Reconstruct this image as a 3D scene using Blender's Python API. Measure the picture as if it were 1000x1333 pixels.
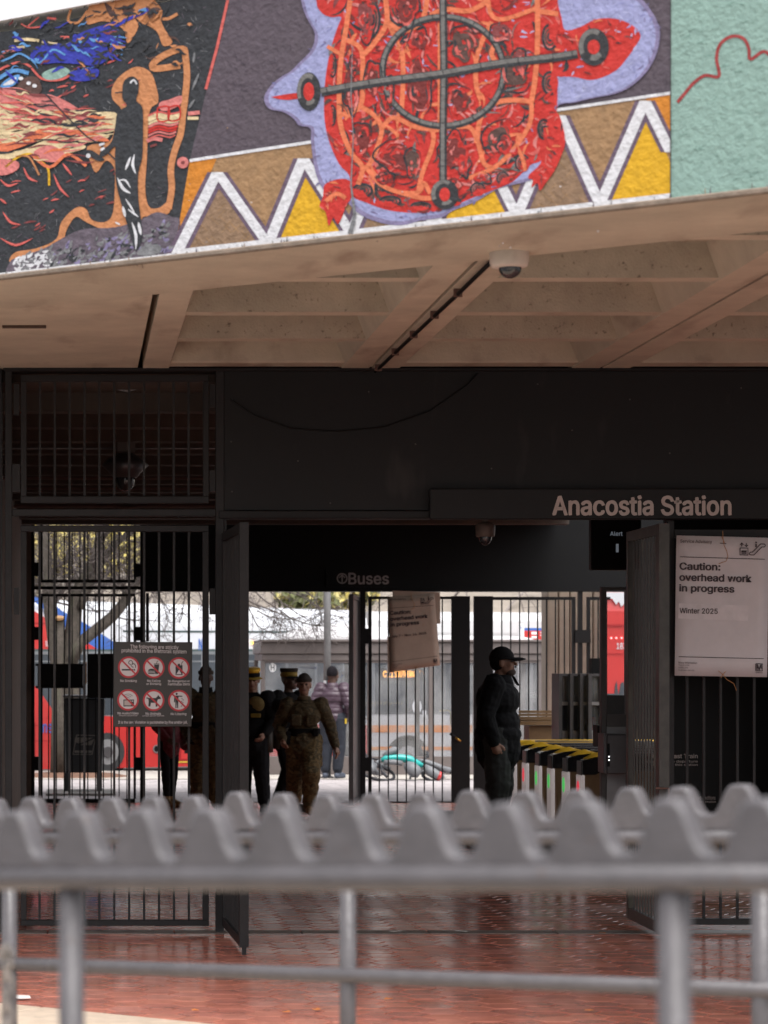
import bpy, bmesh, math, random
from mathutils import Vector, Matrix, noise
from mathutils.geometry import tessellate_polygon
R = math.radians
S = bpy.context.scene
COL = S.collection
for o in list(bpy.data.objects): bpy.data.objects.remove(o)

# ---------------------------------------------------------------- camera, sky, sun, exposure
F, XV, YH, H = 3541.0, 100.0, 865.0, 1.9        # focal length in photo pixels, principal point, eye height
cam_d = bpy.data.cameras.new('camera'); cam = bpy.data.objects.new('camera', cam_d); COL.objects.link(cam)
cam.location = (0, 0, H); cam.rotation_euler = (R(90), 0, 0)
cam_d.sensor_fit = 'HORIZONTAL'; cam_d.sensor_width = 24.0; cam_d.lens = 24.0*F/1000
cam_d.shift_x = (500-XV)/1000; cam_d.shift_y = (YH-666.5)/1000
cam_d.clip_start = .1; cam_d.clip_end = 2000
cam_d.dof.use_dof = True; cam_d.dof.focus_distance = 22.0; cam_d.dof.aperture_fstop = 3.6
S.camera = cam

SUN_EL, SUN_AZ = 62, 162
W = bpy.data.worlds.new('World'); S.world = W; W.use_nodes = True
nt = W.node_tree; nt.nodes.clear()
out = nt.nodes.new('ShaderNodeOutputWorld'); bg = nt.nodes.new('ShaderNodeBackground')
sky = nt.nodes.new('ShaderNodeTexSky'); sky.sky_type = 'NISHITA'; sky.sun_disc = False
sky.sun_elevation = R(SUN_EL); sky.sun_rotation = R(SUN_AZ); sky.dust_density = 4.0; sky.air_density = 1.0
hs = nt.nodes.new('ShaderNodeHueSaturation'); hs.inputs['Saturation'].default_value = .18
nt.links.new(sky.outputs[0], hs.inputs['Color']); nt.links.new(hs.outputs[0], bg.inputs[0]); nt.links.new(bg.outputs[0], out.inputs[0])
bg.inputs[1].default_value = .15
sd = bpy.data.lights.new('sun', 'SUN'); sun = bpy.data.objects.new('sun', sd); COL.objects.link(sun)
sd.energy = .8; sd.angle = R(40); sd.color = (1, .96, .92)
az = R(SUN_AZ); el = R(SUN_EL)
dv = Vector((math.sin(az)*math.cos(el), math.cos(az)*math.cos(el), math.sin(el)))
sun.rotation_euler = (-dv).to_track_quat('-Z', 'Y').to_euler()
S.view_settings.view_transform = 'Standard'; S.view_settings.look = 'None'
S.view_settings.gamma = 1; S.view_settings.use_curve_mapping = False
S.view_settings.exposure = 1.2
S.render.engine = 'CYCLES'
S.cycles.use_denoising = True
S.cycles.max_bounces = 10; S.cycles.diffuse_bounces = 6; S.cycles.glossy_bounces = 4
S.cycles.transparent_max_bounces = 16; S.cycles.caustics_reflective = False; S.cycles.caustics_refractive = False
S.cycles.sample_clamp_indirect = 6

# ---------------------------------------------------------------- helpers
def at(px, py, Y): return Vector(((px-XV)*Y/F, Y, H-(py-YH)*Y/F))
def wx(px, Y): return (px-XV)*Y/F
def wz(py, Y): return H-(py-YH)*Y/F
def gy(py): return H*F/(py-YH)

def mat(name, col, rough=.6, metal=0., var=.15, scale=6., bump=0., bscale=None, col2=None, c2amt=.5, spec=.5, emit=None, estr=0., coat=0., stain=None, rvar=0.):
    m = bpy.data.materials.new(name); m.use_nodes = True
    t = m.node_tree; b = t.nodes['Principled BSDF']
    b.inputs['Roughness'].default_value = rough; b.inputs['Metallic'].default_value = metal
    b.inputs['Specular IOR Level'].default_value = spec; b.inputs['Coat Weight'].default_value = coat
    geo = t.nodes.new('ShaderNodeNewGeometry')
    n = t.nodes.new('ShaderNodeTexNoise'); n.inputs['Scale'].default_value = scale; n.inputs['Detail'].default_value = 7; n.inputs['Roughness'].default_value = .65
    t.links.new(geo.outputs['Position'], n.inputs['Vector'])
    r = t.nodes.new('ShaderNodeValToRGB'); e = r.color_ramp.elements
    c2 = col2 or col
    e[0].position = .28; e[0].color = (*[c*(1-var) for c in col], 1)
    e[1].position = .72; e[1].color = (*[min(1, (a*(1-c2amt)+c*c2amt)*(1+var)) for a, c in zip(col, c2)], 1)
    t.links.new(n.outputs['Fac'], r.inputs['Fac'])
    src = r.outputs['Color']
    if stain:                                        # (colour, scale, threshold, stretch)
        n2 = t.nodes.new('ShaderNodeTexNoise'); n2.inputs['Scale'].default_value = stain[1]; n2.inputs['Detail'].default_value = 8
        mp = t.nodes.new('ShaderNodeMapping'); mp.inputs['Scale'].default_value = stain[3] if len(stain) > 3 else (1, 1, 1)
        t.links.new(geo.outputs['Position'], mp.inputs[0]); t.links.new(mp.outputs[0], n2.inputs['Vector'])
        r2 = t.nodes.new('ShaderNodeValToRGB'); r2.color_ramp.elements[0].position = stain[2]; r2.color_ramp.elements[1].position = min(1, stain[2]+.14)
        t.links.new(n2.outputs['Fac'], r2.inputs['Fac'])
        mx = t.nodes.new('ShaderNodeMix'); mx.data_type = 'RGBA'; mx.inputs['B'].default_value = (*stain[0], 1)
        t.links.new(r2.outputs['Color'], mx.inputs['Factor']); t.links.new(src, mx.inputs['A']); src = mx.outputs['Result']
    t.links.new(src, b.inputs['Base Color'])
    if rvar:
        mr = t.nodes.new('ShaderNodeMapRange'); mr.inputs['From Min'].default_value = .3; mr.inputs['From Max'].default_value = .7
        mr.inputs['To Min'].default_value = max(0.02, rough-rvar); mr.inputs['To Max'].default_value = rough+rvar
        n4 = t.nodes.new('ShaderNodeTexNoise'); n4.inputs['Scale'].default_value = .9; n4.inputs['Detail'].default_value = 5
        t.links.new(geo.outputs['Position'], n4.inputs['Vector']); t.links.new(n4.outputs['Fac'], mr.inputs['Value']); t.links.new(mr.outputs[0], b.inputs['Roughness'])
    if bump:
        n3 = t.nodes.new('ShaderNodeTexNoise'); n3.inputs['Scale'].default_value = bscale or scale*4; n3.inputs['Detail'].default_value = 5
        t.links.new(geo.outputs['Position'], n3.inputs['Vector'])
        bp = t.nodes.new('ShaderNodeBump'); bp.inputs['Strength'].default_value = bump; bp.inputs['Distance'].default_value = .02
        t.links.new(n3.outputs['Fac'], bp.inputs['Height']); t.links.new(bp.outputs[0], b.inputs['Normal'])
    if emit:
        b.inputs['Emission Color'].default_value = (*emit, 1); b.inputs['Emission Strength'].default_value = estr
    return m

def glassmat(name, tint=(1, 1, 1), refl=.12, rough=.03, haze=0.):
    m = bpy.data.materials.new(name); m.use_nodes = True; t = m.node_tree; t.nodes.clear()
    o = t.nodes.new('ShaderNodeOutputMaterial'); tr = t.nodes.new('ShaderNodeBsdfTransparent'); gl = t.nodes.new('ShaderNodeBsdfGlossy')
    tr.inputs[0].default_value = (*tint, 1); gl.inputs['Roughness'].default_value = rough
    fr = t.nodes.new('ShaderNodeFresnel'); fr.inputs[0].default_value = 1.5
    ad = t.nodes.new('ShaderNodeMath'); ad.operation = 'ADD'; ad.inputs[1].default_value = refl; ad.use_clamp = True
    mx = t.nodes.new('ShaderNodeMixShader'); t.links.new(fr.outputs[0], ad.inputs[0]); t.links.new(ad.outputs[0], mx.inputs[0])
    t.links.new(tr.outputs[0], mx.inputs[1]); t.links.new(gl.outputs[0], mx.inputs[2]); last = mx.outputs[0]
    if haze:                                          # dirt and scratches on the pane
        df = t.nodes.new('ShaderNodeBsdfDiffuse'); df.inputs[0].default_value = (.6, .6, .6, 1)
        g = t.nodes.new('ShaderNodeNewGeometry'); n = t.nodes.new('ShaderNodeTexNoise'); n.inputs['Scale'].default_value = 3; n.inputs['Detail'].default_value = 9
        t.links.new(g.outputs['Position'], n.inputs['Vector'])
        mu = t.nodes.new('ShaderNodeMapRange'); mu.inputs['From Min'].default_value = .35; mu.inputs['From Max'].default_value = .75; mu.inputs['To Min'].default_value = haze*.4; mu.inputs['To Max'].default_value = haze*1.7
        t.links.new(n.outputs['Fac'], mu.inputs['Value'])
        m2 = t.nodes.new('ShaderNodeMixShader'); t.links.new(mu.outputs[0], m2.inputs[0]); t.links.new(last, m2.inputs[1]); t.links.new(df.outputs[0], m2.inputs[2]); last = m2.outputs[0]
    t.links.new(last, o.inputs[0])
    return m

def wloc(o):
    v = Vector((0, 0, 0))
    while o: v += o.location; o = o.parent
    return v

def tag(o, label=None, cat=None, group=None, kind=None):
    if label: o['label'] = label
    if cat: o['category'] = cat
    if group: o['group'] = group
    if kind: o['kind'] = kind
    return o

def thing(name, loc, label, cat, group=None):
    o = bpy.data.objects.new(name, None); o.empty_display_size = .1; COL.objects.link(o); o.location = loc
    return tag(o, label, cat, group)

class MB:
    def __init__(s): s.v = []; s.f = []; s.m = []; s.mats = []
    def mi(s, m):
        if m not in s.mats: s.mats.append(m)
        return s.mats.index(m)
    def add(s, vs, fs, m):
        b = len(s.v); k = s.mi(m); s.v += [Vector(v) for v in vs]
        for f in fs: s.f.append([b+i for i in f]); s.m.append(k)
        return s
    def box(s, x0, x1, y0, y1, z0, z1, m):
        return s.add([(x, y, z) for z in (z0, z1) for y in (y0, y1) for x in (x0, x1)],
                     [(0, 2, 3, 1), (4, 5, 7, 6), (0, 1, 5, 4), (2, 6, 7, 3), (0, 4, 6, 2), (1, 3, 7, 5)], m)
    def obox(s, c, ax, ay, az_, m):                  # centre and three half-axis vectors
        c, ax, ay, az_ = map(Vector, (c, ax, ay, az_))
        return s.add([c+i*ax+j*ay+k*az_ for k in (-1, 1) for j in (-1, 1) for i in (-1, 1)],
                     [(0, 2, 3, 1), (4, 5, 7, 6), (0, 1, 5, 4), (2, 6, 7, 3), (0, 4, 6, 2), (1, 3, 7, 5)], m)
    def pbox(s, px0, px1, py0, py1, Y, d, m):        # photo rectangle standing at depth Y, d deep
        return s.box(wx(px0, Y), wx(px1, Y), Y, Y+d, wz(py1, Y), wz(py0, Y), m)
    def tube(s, pts, r, m, n=8, cap=True):
        pts = [Vector(p) for p in pts]; k = len(pts)
        rs = r if isinstance(r, (list, tuple)) else [r]*k
        b = len(s.v); q = s.mi(m); up = None
        for i, p in enumerate(pts):
            d = (pts[min(i+1, k-1)]-pts[max(i-1, 0)]).normalized()
            a = d.orthogonal().normalized() if up is None else (up-d*up.dot(d))
            if a.length < 1e-6: a = d.orthogonal()
            a.normalize(); up = a; c = d.cross(a)
            for j in range(n):
                t = 2*math.pi*j/n; s.v.append(p+(a*math.cos(t)+c*math.sin(t))*rs[i])
        for i in range(k-1):
            for j in range(n):
                s.f.append([b+i*n+j, b+i*n+(j+1) % n, b+(i+1)*n+(j+1) % n, b+(i+1)*n+j]); s.m.append(q)
        if cap:
            s.f.append([b+j for j in range(n)][::-1]); s.m.append(q)
            s.f.append([b+(k-1)*n+j for j in range(n)]); s.m.append(q)
        return s
    def ell(s, c, r, m, nu=14, nv=9, z0=-1., z1=1.):
        c = Vector(c); r = r if isinstance(r, (tuple, list)) else (r, r, r)
        vs = []; fs = []
        a0 = math.asin(z0); a1 = math.asin(z1)
        for i in range(nv+1):
            a = a0+(a1-a0)*i/nv
            for j in range(nu):
                t = 2*math.pi*j/nu
                vs.append(c+Vector((r[0]*math.cos(a)*math.cos(t), r[1]*math.cos(a)*math.sin(t), r[2]*math.sin(a))))
        for i in range(nv):
            for j in range(nu): fs.append((i*nu+j, i*nu+(j+1) % nu, (i+1)*nu+(j+1) % nu, (i+1)*nu+j))
        if z0 > -1: fs.append(tuple(range(nu))[::-1])
        if z1 < 1: fs.append(tuple(nv*nu+j for j in range(nu)))
        return s.add(vs, fs, m)
    def lathe(s, c, prof, m, n=20, sx=1., sy=1.):
        c = Vector(c); vs = []; fs = []
        for (r, z) in prof:
            for j in range(n):
                t = 2*math.pi*j/n; vs.append(c+Vector((r*sx*math.cos(t), r*sy*math.sin(t), z)))
        k = len(prof)
        for i in range(k-1):
            for j in range(n): fs.append((i*n+j, i*n+(j+1) % n, (i+1)*n+(j+1) % n, (i+1)*n+j))
        fs.append(tuple(range(n))[::-1]); fs.append(tuple((k-1)*n+j for j in range(n)))
        return s.add(vs, fs, m)
    def prism(s, pts, off, m):                       # planar 3-D polygon pushed along off
        pts = [Vector(p) for p in pts]; off = Vector(off); n = len(pts)
        tri = tessellate_polygon([pts])
        vs = pts+[p+off for p in pts]
        fs = [tuple(t) for t in tri]+[tuple(i+n for i in t)[::-1] for t in tri]
        fs += [(i, (i+1) % n, (i+1) % n+n, i+n) for i in range(n)]
        return s.add(vs, fs, m)
    def build(s, name, parent=None, smooth=False, bevel=0., seg=1):
        me = bpy.data.meshes.new(name); o0 = wloc(parent) if parent else Vector((0, 0, 0))
        me.from_pydata([v-o0 for v in s.v], [], s.f)
        for m in s.mats: me.materials.append(m)
        me.polygons.foreach_set('material_index', s.m)
        if smooth: me.polygons.foreach_set('use_smooth', [True]*len(s.f))
        me.update()
        bm = bmesh.new(); bm.from_mesh(me); bmesh.ops.recalc_face_normals(bm, faces=bm.faces); bm.to_mesh(me); bm.free()
        o = bpy.data.objects.new(name, me); COL.objects.link(o)
        if parent: o.parent = parent
        if bevel:
            b = o.modifiers.new('edge', 'BEVEL'); b.width = bevel; b.segments = seg; b.limit_method = 'ANGLE'; b.angle_limit = R(40)
        return o

def inst(me, name, parent, loc):                     # another object with the same mesh
    o = bpy.data.objects.new(name, me); COL.objects.link(o); o.parent = parent; o.location = loc
    return o

def copy_tree(o, parent=None):
    c = o.copy(); COL.objects.link(c)
    if parent: c.parent = parent
    for ch in [x for x in bpy.data.objects if x.parent == o]: copy_tree(ch, c)
    return c

FONT = None
BOLD = [(0, 0), (-1.4, .5), (1.4, -.5), (-.7, -1), (.7, 1)]
try:                                                 # the sans-serif face that ships inside Blender
    FONT = bpy.data.fonts.load(bpy.utils.system_resource('DATAFILES', path='fonts')+'/Inter.woff2')
except Exception: pass
_fcache = {}
def text_geo(body):
    key = body
    if key in _fcache: return _fcache[key]
    cu = bpy.data.curves.new('t', 'FONT'); cu.body = body; cu.size = 1; cu.font = FONT or cu.font; cu.resolution_u = 4
    ob = bpy.data.objects.new('t', cu); COL.objects.link(ob)
    dg = bpy.context.evaluated_depsgraph_get(); me = bpy.data.meshes.new_from_object(ob.evaluated_get(dg))
    vs = [v.co.copy() for v in me.vertices]; fs = [tuple(p.vertices) for p in me.polygons]
    bpy.data.objects.remove(ob); bpy.data.meshes.remove(me)
    _fcache[key] = (vs, fs); return vs, fs

class Plane:
    """A vertical plane; photo pixels land on it where the ray from the eye meets it."""
    def __init__(s, A, d):
        s.A = Vector((A[0], A[1])); s.d = Vector((d[0], d[1])).normalized(); s.n = Vector((s.d.y, -s.d.x))
        if s.n.dot(-s.A) < 0: s.n = -s.n
    def pt(s, px, py, off=0.):
        u = Vector(((px-XV)/F, 1.)); t = (s.A.dot(s.n)+off)/u.dot(s.n)
        return Vector((u.x*t, t, H-(py-YH)/F*t))

class Thin:
    def __init__(s, p, k): s.q = p; s.k = k; s.n = p.n; s.d = p.d
    def pt(s, x, y, off=0.): return s.q.pt(x, y, off*s.k)
class Paint:
    """Flat print on a plane: thin shapes, each a little proud of the one below."""
    def __init__(s, plane, k=1.):
        s.mb = MB(); s.p = plane if k == 1 else Thin(plane, k)
    def poly(s, pts, m, off):
        p3 = [s.p.pt(x, y, off) for x, y in pts]
        tri = tessellate_polygon([p3]); s.mb.add(p3, [tuple(t) for t in tri], m); return s
    def stroke(s, pts, w, m, off, taper=False):
        n = len(pts); ws = w if isinstance(w, (list, tuple)) else [w]*n
        L = []; Rr = []
        for i, (x, y) in enumerate(pts):
            a = pts[max(i-1, 0)]; b = pts[min(i+1, n-1)]; dx, dy = b[0]-a[0], b[1]-a[1]; l = math.hypot(dx, dy) or 1
            ww = ws[i]/2
            if taper: ww *= math.sin(math.pi*(i+.35)/(n-.3))
            L.append((x-dy/l*ww, y+dx/l*ww)); Rr.append((x+dy/l*ww, y-dx/l*ww))
        vs = [s.p.pt(*q, off) for q in L]+[s.p.pt(*q, off) for q in Rr]
        s.mb.add(vs, [(i, i+1, n+i+1, n+i) for i in range(n-1)], m); return s
    def ring(s, c, rx, ry, hx, hy, m, off, n=40, rot=0., a0=0., a1=360.):
        vs = []; cr, sr = math.cos(rot), math.sin(rot)
        full = abs(a1-a0) >= 360; k = n if full else n+1
        for (ax, ay) in ((rx, ry), (hx, hy)):
            for j in range(k):
                t = R(a0)+R(a1-a0)*j/n; x, y = ax*math.cos(t), ay*math.sin(t); vs.append(s.p.pt(c[0]+x*cr-y*sr, c[1]+x*sr+y*cr, off))
        fs = [(j, (j+1) % k, k+(j+1) % k, k+j) for j in range(k if full else k-1)]
        s.mb.add(vs, fs, m); return s
    def disc(s, c, rx, ry, m, off, n=28):
        return s.poly([(c[0]+rx*math.cos(2*math.pi*j/n), c[1]+ry*math.sin(2*math.pi*j/n)) for j in range(n)], m, off)
    def rect(s, x0, x1, y0, y1, m, off): return s.poly([(x0, y0), (x1, y0), (x1, y1), (x0, y1)], m, off)
    def text(s, body, x0, x1, y0, y1, m, off, weight=0., shear=0.):
        """lettering filling the photo box x0..x1, y0 (top)..y1 (bottom of the glyph boxes); shear = px down per px right"""
        vs, fs = text_geo(body)
        ax, bx = min(v.x for v in vs), max(v.x for v in vs); ay, by = min(v.y for v in vs), max(v.y for v in vs)
        for j, (ox, oy) in enumerate(BOLD if weight else BOLD[:1]):      # bold: a few copies a hair apart
            ox *= weight; oy *= weight
            p = [s.p.pt(x0+(v.x+ox-ax)/(bx-ax)*(x1-x0), y1+(v.y+oy-ay)/(by-ay)*(y0-y1)+shear*((v.x-ax)/(bx-ax)*(x1-x0)), off+j*.0003) for v in vs]
            s.mb.add(p, fs, m)
        return s
    def build(s, name, parent): return s.mb.build(name, parent)

def cr(pts, k=5, closed=False):                      # Catmull-Rom through 2-D points
    n = len(pts); o = []
    rng = range(n) if closed else range(n-1)
    for i in rng:
        g = (lambda j: pts[j % n]) if closed else (lambda j: pts[max(0, min(n-1, j))])
        p0, p1, p2, p3 = g(i-1), g(i), g(i+1), g(i+2)
        for a in range(k):
            t = a/k
            o.append(tuple(.5*((2*p1[c])+(-p0[c]+p2[c])*t+(2*p0[c]-5*p1[c]+4*p2[c]-p3[c])*t*t+(-p0[c]+3*p1[c]-3*p2[c]+p3[c])*t**3) for c in range(len(p1))))
    if not closed: o.append(tuple(pts[-1]))
    return o

def inpoly(x, y, P):
    c = False; j = len(P)-1
    for i in range(len(P)):
        if (P[i][1] > y) != (P[j][1] > y) and x < (P[j][0]-P[i][0])*(y-P[i][1])/(P[j][1]-P[i][1])+P[i][0]: c = not c
        j = i
    return c

def clip(poly, n, d):                                # keep points with n.p >= d (2-D)
    o = []
    for i in range(len(poly)):
        a, b = poly[i-1], poly[i]; fa = n[0]*a[0]+n[1]*a[1]-d; fb = n[0]*b[0]+n[1]*b[1]-d
        if (fa >= 0) != (fb >= 0):
            t = fa/(fa-fb); o.append((a[0]+(b[0]-a[0])*t, a[1]+(b[1]-a[1])*t))
        if fb >= 0: o.append(b)
    return o

# ---------------------------------------------------------------- materials
M = {}
M['metal'] = mat('dark_painted_metal', (.0150, .0134, .0140), .5, .0, .25, 9, .08, 60, spec=.28, stain=((.045, .039, .038), 14, .66, (1, 1, .35)))
M['metal_far'] = mat('black_painted_metal', (.007, .0065, .007), .55, 0, .2, 9, spec=.2)
M['header'] = mat('dark_bronze_panel', (.0068, .0060, .0066), .55, 0, .22, 2.2, .05, 80, spec=.3, stain=((.024, .022, .021), 5, .62, (1, 1, .3)))
M['black'] = mat('black_panel', (.0035, .0035, .004), .5, 0, .2, 4, spec=.2)
M['conc'] = mat('tan_concrete', (.52, .475, .385), .85, 0, .16, 2.2, .25, 55, stain=((.36, .30, .24), 3.2, .56, (1, .3, 1)))
M['conc2'] = mat('speckled_concrete', (.41, .37, .30), .9, 0, .2, 3, .35, 70, stain=((.13, .11, .085), 30, .62))
M['conc_col'] = mat('exposed_aggregate_concrete', (.50, .42, .34), .9, 0, .15, 4, .3, 70, stain=((.15, .12, .1), 30, .66))
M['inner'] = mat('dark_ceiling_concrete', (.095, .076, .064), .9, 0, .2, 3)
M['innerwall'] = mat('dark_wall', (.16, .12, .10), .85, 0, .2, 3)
M['brown'] = mat('reddish_brown_conduit', (.13, .07, .055), .6, 0, .2, 8)
M['rail'] = mat('grey_painted_rail', (.086, .079, .084), .38, 0, .2, 16, .15, 90, stain=((.075, .045, .032), 34, .66), rvar=.12)
M['white'] = mat('white_paint', (.80, .79, .80), .5, 0, .04, 5)
M['signbrown'] = mat('brown_sign_face', (.028, .023, .020), .45, 0, .1, 8)
M['signwhite'] = mat('sign_white', (.66, .62, .62), .5, 0, .03, 8)
M['signgrey'] = mat('sign_lettering_grey', (.50, .43, .40), .5, 0, .05, 8)
M['signred'] = mat('sign_red', (.50, .025, .035), .45, 0, .05, 8)
M['signblack'] = mat('sign_black', (.02, .018, .02), .5, 0, .05, 8)
M['paper'] = mat('poster_paper', (.62, .585, .60), .6, 0, .05, 7, .08, 30)
M['ink'] = mat('poster_ink', (.045, .03, .035), .6, 0, .05, 7)
M['paper_far'] = mat('old_poster_paper', (.40, .31, .245), .7, 0, .07, 7, .08, 30)
M['string'] = mat('orange_string', (.45, .22, .08), .8)
M['steel'] = mat('brushed_steel', (.33, .32, .33), .35, .8, .12, 6, rvar=.08)
M['steel_dark'] = mat('dark_steel', (.11, .105, .11), .4, .5, .15, 6)
M['glass'] = glassmat('clear_glass', (.92, .95, .95), .05, .02, .13)
M['glass_dark'] = mat('tinted_glass', (.03, .035, .042), .08, 0, .2, 2, spec=.8)
# ---------------------------------------------------------------- ground
N, FP = 19.3, 37.4                                   # depth of the entrance gates and of the far gates
rng = random.Random(4)
AX, AY = -.415, 14.7                                 # overpass edge: a point, and its direction
DIR = Vector((3.465, -2.7)).normalized(); NB = Vector((-DIR.y, DIR.x))   # NB points back, under the overpass
def edge(s, b): return (AX+DIR.x*s+NB.x*b, AY+DIR.y*s+NB.y*b)

M['asphalt'] = mat('asphalt', (.10, .10, .105), .8, 0, .2, 6, .3, 90)
M['grout'] = mat('dark_tile_grout', (.035, .026, .023), .85, 0, .2, 12)
for i, c in enumerate([(.55, .200, .140), (.50, .180, .130), (.58, .225, .158), (.45, .166, .125), (.53, .212, .16)]):
    M['tile%d' % i] = mat('wet_red_tile_%s' % 'abcde'[i], c, .19, 0, .28, 4.5, .018, 26, stain=((.33, .13, .098), 2.6, .58), rvar=.09, spec=.6)
for i, c in enumerate([(.43, .39, .39), (.47, .43, .43), (.385, .35, .35)]):
    M['pave%d' % i] = mat('pale_paver_%s' % 'abc'[i], c, .8, 0, .12, 4, .1, 30, spec=.12)
M['kerb'] = mat('beige_kerb_concrete', (.50, .40, .31), .85, 0, .13, 9, .3, 90, stain=((.33, .27, .21), 7, .62))
M['road'] = mat('pale_wet_road', (.26, .245, .23), .8, 0, .15, 3, .2, 60, spec=.15)

b = MB(); b.add([(-600, -300, -.2), (600, -300, -.2), (600, 900, -.2), (-600, 900, -.2)], [(0, 1, 2, 3)], M['asphalt'])
tag(b.build('ground'), kind='structure')

e0, e1 = edge(-6, .38), edge(12, .38)              # edge between beige kerb and red tiles
floor_root = tag(bpy.data.objects.new('station_floor', None), kind='structure'); COL.objects.link(floor_root)
bed = MB()
L0, L1 = edge(-9, .38), edge(16, .38)
bed.prism([(L0[0], L0[1], -.012), (L1[0], L1[1], -.012), (L1[0], FP+.1, -.012), (L0[0], FP+.1, -.012)], (0, 0, -.19), M['grout'])
tag(bed.build('grout_bed', floor_root), kind='structure')

def hexes(x0, x1, y0, y1, pitch, gap, ox=0.):
    q = (pitch-gap)/math.sqrt(3); colw = pitch*math.sqrt(3)/2; k = 0; x = x0+ox      # pitch across the flats, flats facing the viewer
    while x < x1:
        y = y0+(pitch/2 if k % 2 else 0)
        while y < y1:
            yield (x, y, [(x+q*math.cos(R(60*i)), y+q*math.sin(R(60*i))) for i in range(6)])
            y += pitch
        x += colw; k += 1
def slab(mb, poly, m, zt=0., t=.012, bev=.0025, tilt=(0, 0)):
    cx = sum(p[0] for p in poly)/len(poly); cy = sum(p[1] for p in poly)/len(poly); n = len(poly)
    vs = []
    for (k, z) in ((1., zt-t), (1., zt-bev*.6), (.955, zt)):
        for p in poly:
            x, y = cx+(p[0]-cx)*k, cy+(p[1]-cy)*k; vs.append((x, y, z+tilt[0]*(x-cx)+tilt[1]*(y-cy)))
    fs = [tuple(2*n+i for i in range(n))]
    for l in (0, 1):
        for i in range(n): fs.append((l*n+i, l*n+(i+1) % n, (l+1)*n+(i+1) % n, (l+1)*n+i))
    mb.add(vs, fs, m)
DR0, DR1 = N-.12, N+.12                              # the joint strip below the gates
cells = []
nd = (NB.x, NB.y); dd = NB.x*L0[0]+NB.y*L0[1]+.012
for x, y, P in hexes(-2.2, 9.2, 10.5, FP, .22, .009):
    P = clip(P, nd, dd)
    if len(P) < 3: continue
    if y < N: P = clip(P, (0, -1), -DR0)
    else: P = clip(P, (0, 1), DR1)
    P = clip(P, (0, -1), -(FP-.02))
    if len(P) < 3: continue
    cells.append((x, y, P))
def vis(c):
    px = XV+c[0]*F/c[1]; py = YH+H*F/c[1]
    return -15 < px < 1015 and py < 1345 and (py > 1150 or py < 1050)
cells.sort(key=lambda c: (not vis(c), c[1]))
def tmat(r): return M['tile%d' % r.choice([0, 0, 1, 2, 3, 4])]
for i, (x, y, P) in enumerate(cells[:300]):
    mb = MB(); slab(mb, P, tmat(rng), rng.uniform(-.0016, .0008), tilt=(rng.gauss(0, .0022), rng.gauss(0, .003)))
    mb.build('tile', floor_root)
mb = MB()
for (x, y, P) in cells[300:]:
    slab(mb, P, tmat(rng), rng.uniform(-.0016, .0008), tilt=(rng.gauss(0, .0022), rng.gauss(0, .003)))
tag(mb.build('tile_field', floor_root), kind='stuff')
mb = MB()
for k in range(12): mb.box(-2+k*.9, -2+k*.9+.885, DR0+.012, DR1-.012, -.03, .003, mat('worn_threshold_stone', (.16, .125, .11), .4, 0, .25, 8, .2, 40) if k == 0 else mb.mats[0])
tag(mb.build('threshold_strip', floor_root), kind='structure')

# beige kerb in front of the tiles, with joints
mb = MB()
for k in range(-5, 9):
    a, c = edge(k*1.5+.006, .375), edge(k*1.5+1.494, .375); a2, c2 = edge(k*1.5+.006, -2.4), edge(k*1.5+1.494, -2.4)
    mb.prism([(*a, .012), (*c, .012), (*c2, .012), (*a2, .012)], (0, 0, -.2), M['kerb'])
tag(mb.build('kerb', None, bevel=.01), kind='structure')

# plaza beyond the far gates, road, far kerb
mb = MB(); mb.box(-14, 30, FP+.1, 45.2, -.19, -.012, M['grout'])
plaza = tag(mb.build('plaza_pavement'), kind='structure')
mb = MB()
for x, y, P in hexes(-3.4, 12.5, FP+.25, 44.9, .22, .007):
    slab(mb, P, M['pave%d' % rng.randrange(3)], rng.uniform(-.002, .001), tilt=(rng.gauss(0, .003), rng.gauss(0, .003)))
tag(mb.build('paver_field', plaza), kind='stuff')
mb = MB(); mb.box(-14, 30, 45.21, 48.6, -.19, 0.0, mat('pale_sidewalk_concrete', (.47, .435, .395), .85, 0, .1, 3, .1, 50, spec=.12, stain=((.36, .32, .29), 2.4, .58)))
tag(mb.build('bus_bay_pavement'), kind='structure')
mb = MB(); mb.box(-40, 60, 48.7, 62, -.195, -.14, M['road'])
tag(mb.build('road'), kind='structure')
# ramp the railings stand on
mb = MB()
r0 = lambda s, b: (.3+DIR.x*s+NB.x*b, 4.4+DIR.y*s+NB.y*b)
mb.prism([(*r0(-5, -1.6), .40), (*r0(5, -1.6), .52), (*r0(5, 3.1), .52), (*r0(-5, 3.1), .40)], (0, 0, -.58), M['kerb'])
tag(mb.build('ramp'), kind='structure')

# hill behind the bus bays
M['hill'] = mat('leaf_littered_hill', (.25, .215, .18), .95, 0, .3, 1.2, .4, 14)
vs = []; fs = []; nx, ny = 70, 26
for j in range(ny+1):
    for i in range(nx+1):
        x = -70+160*i/nx; y = 64+90*j/ny; t = (y-64)/26
        vs.append((x, y, -.2+13*(1-math.exp(-max(0, t)*.9))*1.1+noise.noise((x*.1, y*.1, 0))*.8*min(1, t)))
for j in range(ny):
    for i in range(nx): fs.append((j*(nx+1)+i, j*(nx+1)+i+1, (j+1)*(nx+1)+i+1, (j+1)*(nx+1)+i))
mb = MB(); mb.add(vs, fs, M['hill'])
tag(mb.build('hill', smooth=True), kind='structure')

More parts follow.
